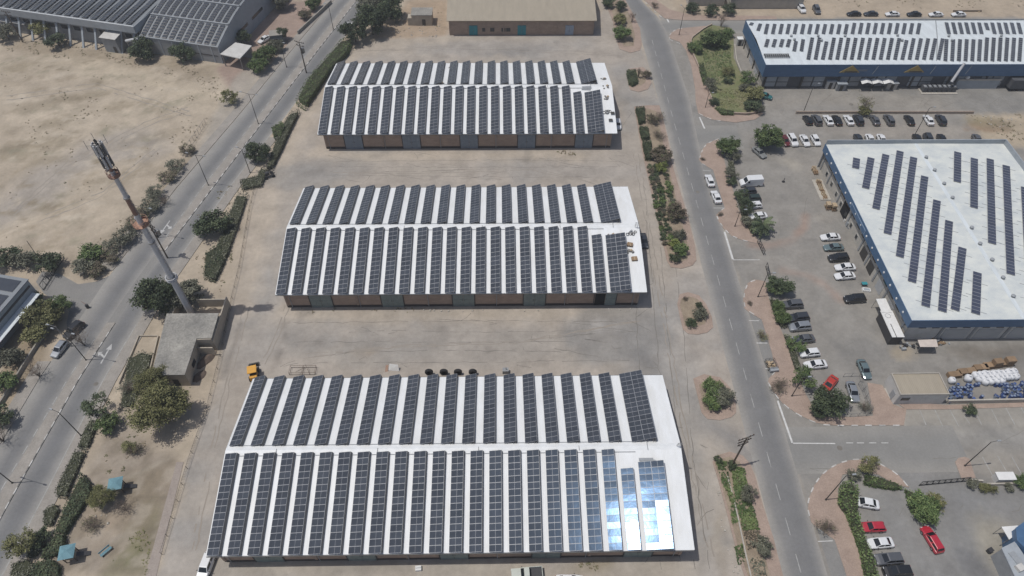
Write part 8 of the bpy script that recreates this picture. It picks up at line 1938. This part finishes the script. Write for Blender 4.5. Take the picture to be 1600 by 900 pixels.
bare('small thin roadside tree behind the upper car park wall', (1348, 175), 2.6, 4.4, 'olive', 'small_tree'); bare('pale leafy shrub on the curved pavement, lower right', (1287, 828), 1.9, 2.2, 'brown'); bare('dry bare shrub on the pink pavement by the scrap cage', (1215, 606), 2.2, 1.8, 'brown'); bare('bare shrub growing in the lay-by', (1189, 527), 1.5, 1.2, 'olive')
bare('bare shrub at the fence of the pen with the silver sedan', (1348, 640), 1.6, 1.4, 'grey'); bare('small dry tuft on the pink pavement below the lay-by end', (1125, 337), .9, .7, 'brown'); bare('small dry tuft on the pink pavement near the middle lamp', (1171, 476), .8, .7, 'brown'); bare('small dry tuft at the kerb corner of the upper pink pavement', (1098, 250), .8, .6, 'brown'); bare('dry twigs on the soil of the oval island', (1071, 468), .8, .6, 'brown')
hedge('tall bright hedge along the lower right lot beside the parked cars', [(1315, 756), (1330, 752), (1340, 765), (1338, 795), (1350, 840), (1362, 870), (1372, 905), (1356, 905), (1346, 860), (1336, 832), (1324, 800), (1312, 785)], 2.0, 'green', seed=50, dens=18)
hedge('low hedge arm along the top of the lower right lot', [(1352, 742), (1370, 745), (1405, 757), (1412, 764), (1395, 765), (1365, 760), (1350, 756)], .9, 'green', seed=51, dens=16); hedge('low hedge arm curving down to the round tree, lower right lot', [(1414, 764), (1424, 768), (1440, 782), (1452, 800), (1436, 808), (1424, 800)], .9, 'green', seed=52, dens=16)
for i, (pl, lab) in enumerate((([(1203, 465), (1214, 470), (1230, 510), (1222, 512), (1210, 490)], 'upper hedge piece on the planted strip, middle right lot'), ([(1225, 520), (1234, 525), (1252, 575), (1244, 580), (1234, 548)], 'lower hedge piece on the planted strip, middle right lot'), ([(1150, 296), (1158, 298), (1168, 335), (1180, 368), (1172, 360), (1160, 338)], 'ragged hedge piece between the pink pavement and the shaded cars'), ([(1138, 250), (1146, 252), (1150, 285), (1144, 280)], 'ragged hedge piece left of the white panel van'))):
    hedge(lab, pl, .9, 'grey', seed=60+i, dens=12)
# palm
p = g(1192, 350, 2.6); t = thing('palm_tree', 'short dark feathery palm over the white sedan', 'palm', (p.x, p.y, .1)); b = MB()
for i in range(6): b.tube((0, 0, i*.42), (0, 0, (i+1)*.42), .30, .24, 9)
b.build('trunk', M['trunk'], t); R_ = random.Random(6)
for k in range(30):
    a = R_.uniform(0, 6.28); el = R_.uniform(-.15, 1.1); V, F = [], []; L_ = R_.uniform(2.2, 3.1); pts = []
    for q in range(8):
        s = q/7; pts.append(Vector((math.cos(a)*L_*s*math.cos(el*(1-s*.8)), math.sin(a)*L_*s*math.cos(el*(1-s*.8)), 2.5+L_*math.sin(el)*s-1.3*s*s)))
    side = Vector((-math.sin(a), math.cos(a), 0)); b = MB()
    for q in range(7):
        for s in (-1, 1): w_ = .55*math.sin(math.pi*(q+.7)/8); b.add([pts[q], pts[q+1], pts[q+1]+side*s*w_+Vector((0, 0, -.2)), pts[q]*.55+pts[q+1]*.45+side*s*w_+Vector((0, 0, -.25))], [(0, 1, 2, 3)])
    b.build('frond', LEAF['dark'][k % 3], t)
DRY = [mat('dry_stem_a', (.27, .225, .15), None, 1, .9), mat('dry_stem_b', (.21, .175, .115), None, 1, .9), mat('dry_stem_c', (.20, .19, .11), None, 1, .9)]
# dry weeds and pebbles that nobody could count
def weeds(name, regions, kinds, seed, dens, smin, smax):
    r = random.Random(seed); V, F, MI = [], [], []
    for poly_px, dn in regions:
        poly = gp(poly_px); xs = [p[0] for p in poly]; ys_ = [p[1] for p in poly]; A = (max(xs)-min(xs))*(max(ys_)-min(ys_))
        for _ in range(int(A*dens*dn)):
            x, y = r.uniform(min(xs), max(xs)), r.uniform(min(ys_), max(ys_))
            if not inpoly(x, y, poly): continue
            if math.sin(x*.31+seed)*math.cos(y*.27)+.6*math.sin(x*.9+y*.7) < .15: continue
            s = r.uniform(smin, smax); mi = r.randrange(3)
            for q in range(7):
                a = r.uniform(0, 6.28); d = Vector((math.cos(a), math.sin(a), 0)); p = Vector((x+r.gauss(0, s*.5), y+r.gauss(0, s*.5), 0)); o = len(V); n_ = Vector((-d.y, d.x, 0))*s*.35
                V.extend([p-n_, p+n_, p+d*s*.7+n_*.6+Vector((0, 0, s*.5)), p+d*s*.7-n_*.6+Vector((0, 0, s*.5))]); F.append((o, o+1, o+2, o+3)); MI.append(mi)
    me = bpy.data.meshes.new(name); me.from_pydata([tuple(v) for v in V], [], F)
    for m in kinds: me.materials.append(m)
    me.polygons.foreach_set('material_index', MI); me.update(); return stuff(link(name, me))
weeds('dry_weeds', [([(0, 62), (120, 68), (330, 108), (310, 128), (200, 102), (0, 80)], 1.6), ([(300, 120), (350, 120), (330, 190), (290, 240), (240, 320), (170, 400), (130, 400), (230, 300)], .7), ([(20, 190), (110, 130), (180, 160), (140, 230), (40, 260)], .35), ([(0, 90), (300, 130), (280, 230), (60, 360), (0, 390)], .12)], DRY, 5, .8, .10, .28)
weeds('dry_weeds', [([(170, 650), (235, 700), (200, 740), (150, 830), (120, 880), (140, 760)], .9), ([(310, 300), (390, 280), (350, 480), (300, 470)], .8), ([(600, 20), (690, 10), (690, 58), (600, 50)], .8), ([(1510, 178), (1620, 178), (1640, 225), (1545, 215)], 1.2), ([(1240, 0), (1620, 0), (1620, 12), (1240, 14)], .5)], DRY, 6, .7, .12, .32)
weeds('dry_weeds', [([(835, 236), (900, 236), (900, 243), (835, 243)], 2.5), ([(450, 482), (720, 482), (720, 488), (450, 488)], 1.2), ([(900, 878), (970, 878), (970, 888), (900, 888)], 2), ([(330, 872), (352, 872), (352, 892), (330, 892)], 4)], DRY, 8, .9, .12, .32)
weeds('lawn_grass', [([(240, 800), (232, 900), (160, 900), (195, 850)], 2.0)], LEAF['olive'], 9, 1.4, .10, .22)
def pebbles(name, regions, seed, dens, smin, smax, m_):
    r = random.Random(seed); b = MB()
    for poly_px, dn in regions:
        poly = gp(poly_px); xs = [p[0] for p in poly]; ys_ = [p[1] for p in poly]; A = (max(xs)-min(xs))*(max(ys_)-min(ys_))
        for _ in range(int(A*dens*dn)):
            x, y = r.uniform(min(xs), max(xs)), r.uniform(min(ys_), max(ys_))
            if inpoly(x, y, poly): s = r.uniform(smin, smax); b.box(x, y, -.02, s*r.uniform(.7, 1.4), s, s*.6, r.uniform(0, 3), taper=.7)
    return stuff(b.build(name, m_))
pebbles('rubble', [([(130, 400), (170, 400), (160, 432), (110, 428)], 3), ([(85, 60), (170, 62), (170, 75), (85, 75)], 1.5), ([(1113, 740), (1125, 740), (1150, 870), (1160, 905), (1140, 905), (1125, 820)], 1.6), ([(445, 482), (1000, 482), (1000, 488), (445, 488)], .5), ([(605, 30), (690, 30), (690, 58), (605, 58)], .8), ([(1520, 180), (1600, 180), (1620, 200), (1540, 200)], .8), ([(150, 800), (190, 800), (180, 830), (140, 830)], 1)], 2, .5, .12, .4, M['concrete_light'])
# shed the hidden first copies of vehicles were never linked: nothing left to hide

# ------------------------------------------------------------------ thin dust haze over the whole place
hz = MB(); hz.box(0, 0, -1.0, 5200, 5200, CAMH+6.0)
hm = bpy.data.materials.new('haze_air'); hm.use_nodes = True; hn = hm.node_tree; hn.nodes.clear()
ho = hn.nodes.new('ShaderNodeOutputMaterial'); hv = hn.nodes.new('ShaderNodeVolumePrincipled'); hv.inputs['Density'].default_value = HAZE; hv.inputs['Color'].default_value = (.92, .94, .97, 1); hv.inputs['Anisotropy'].default_value = 0.2
hn.links.new(hv.outputs[0], ho.inputs['Volume']); stuff(hz.build('haze', hm))
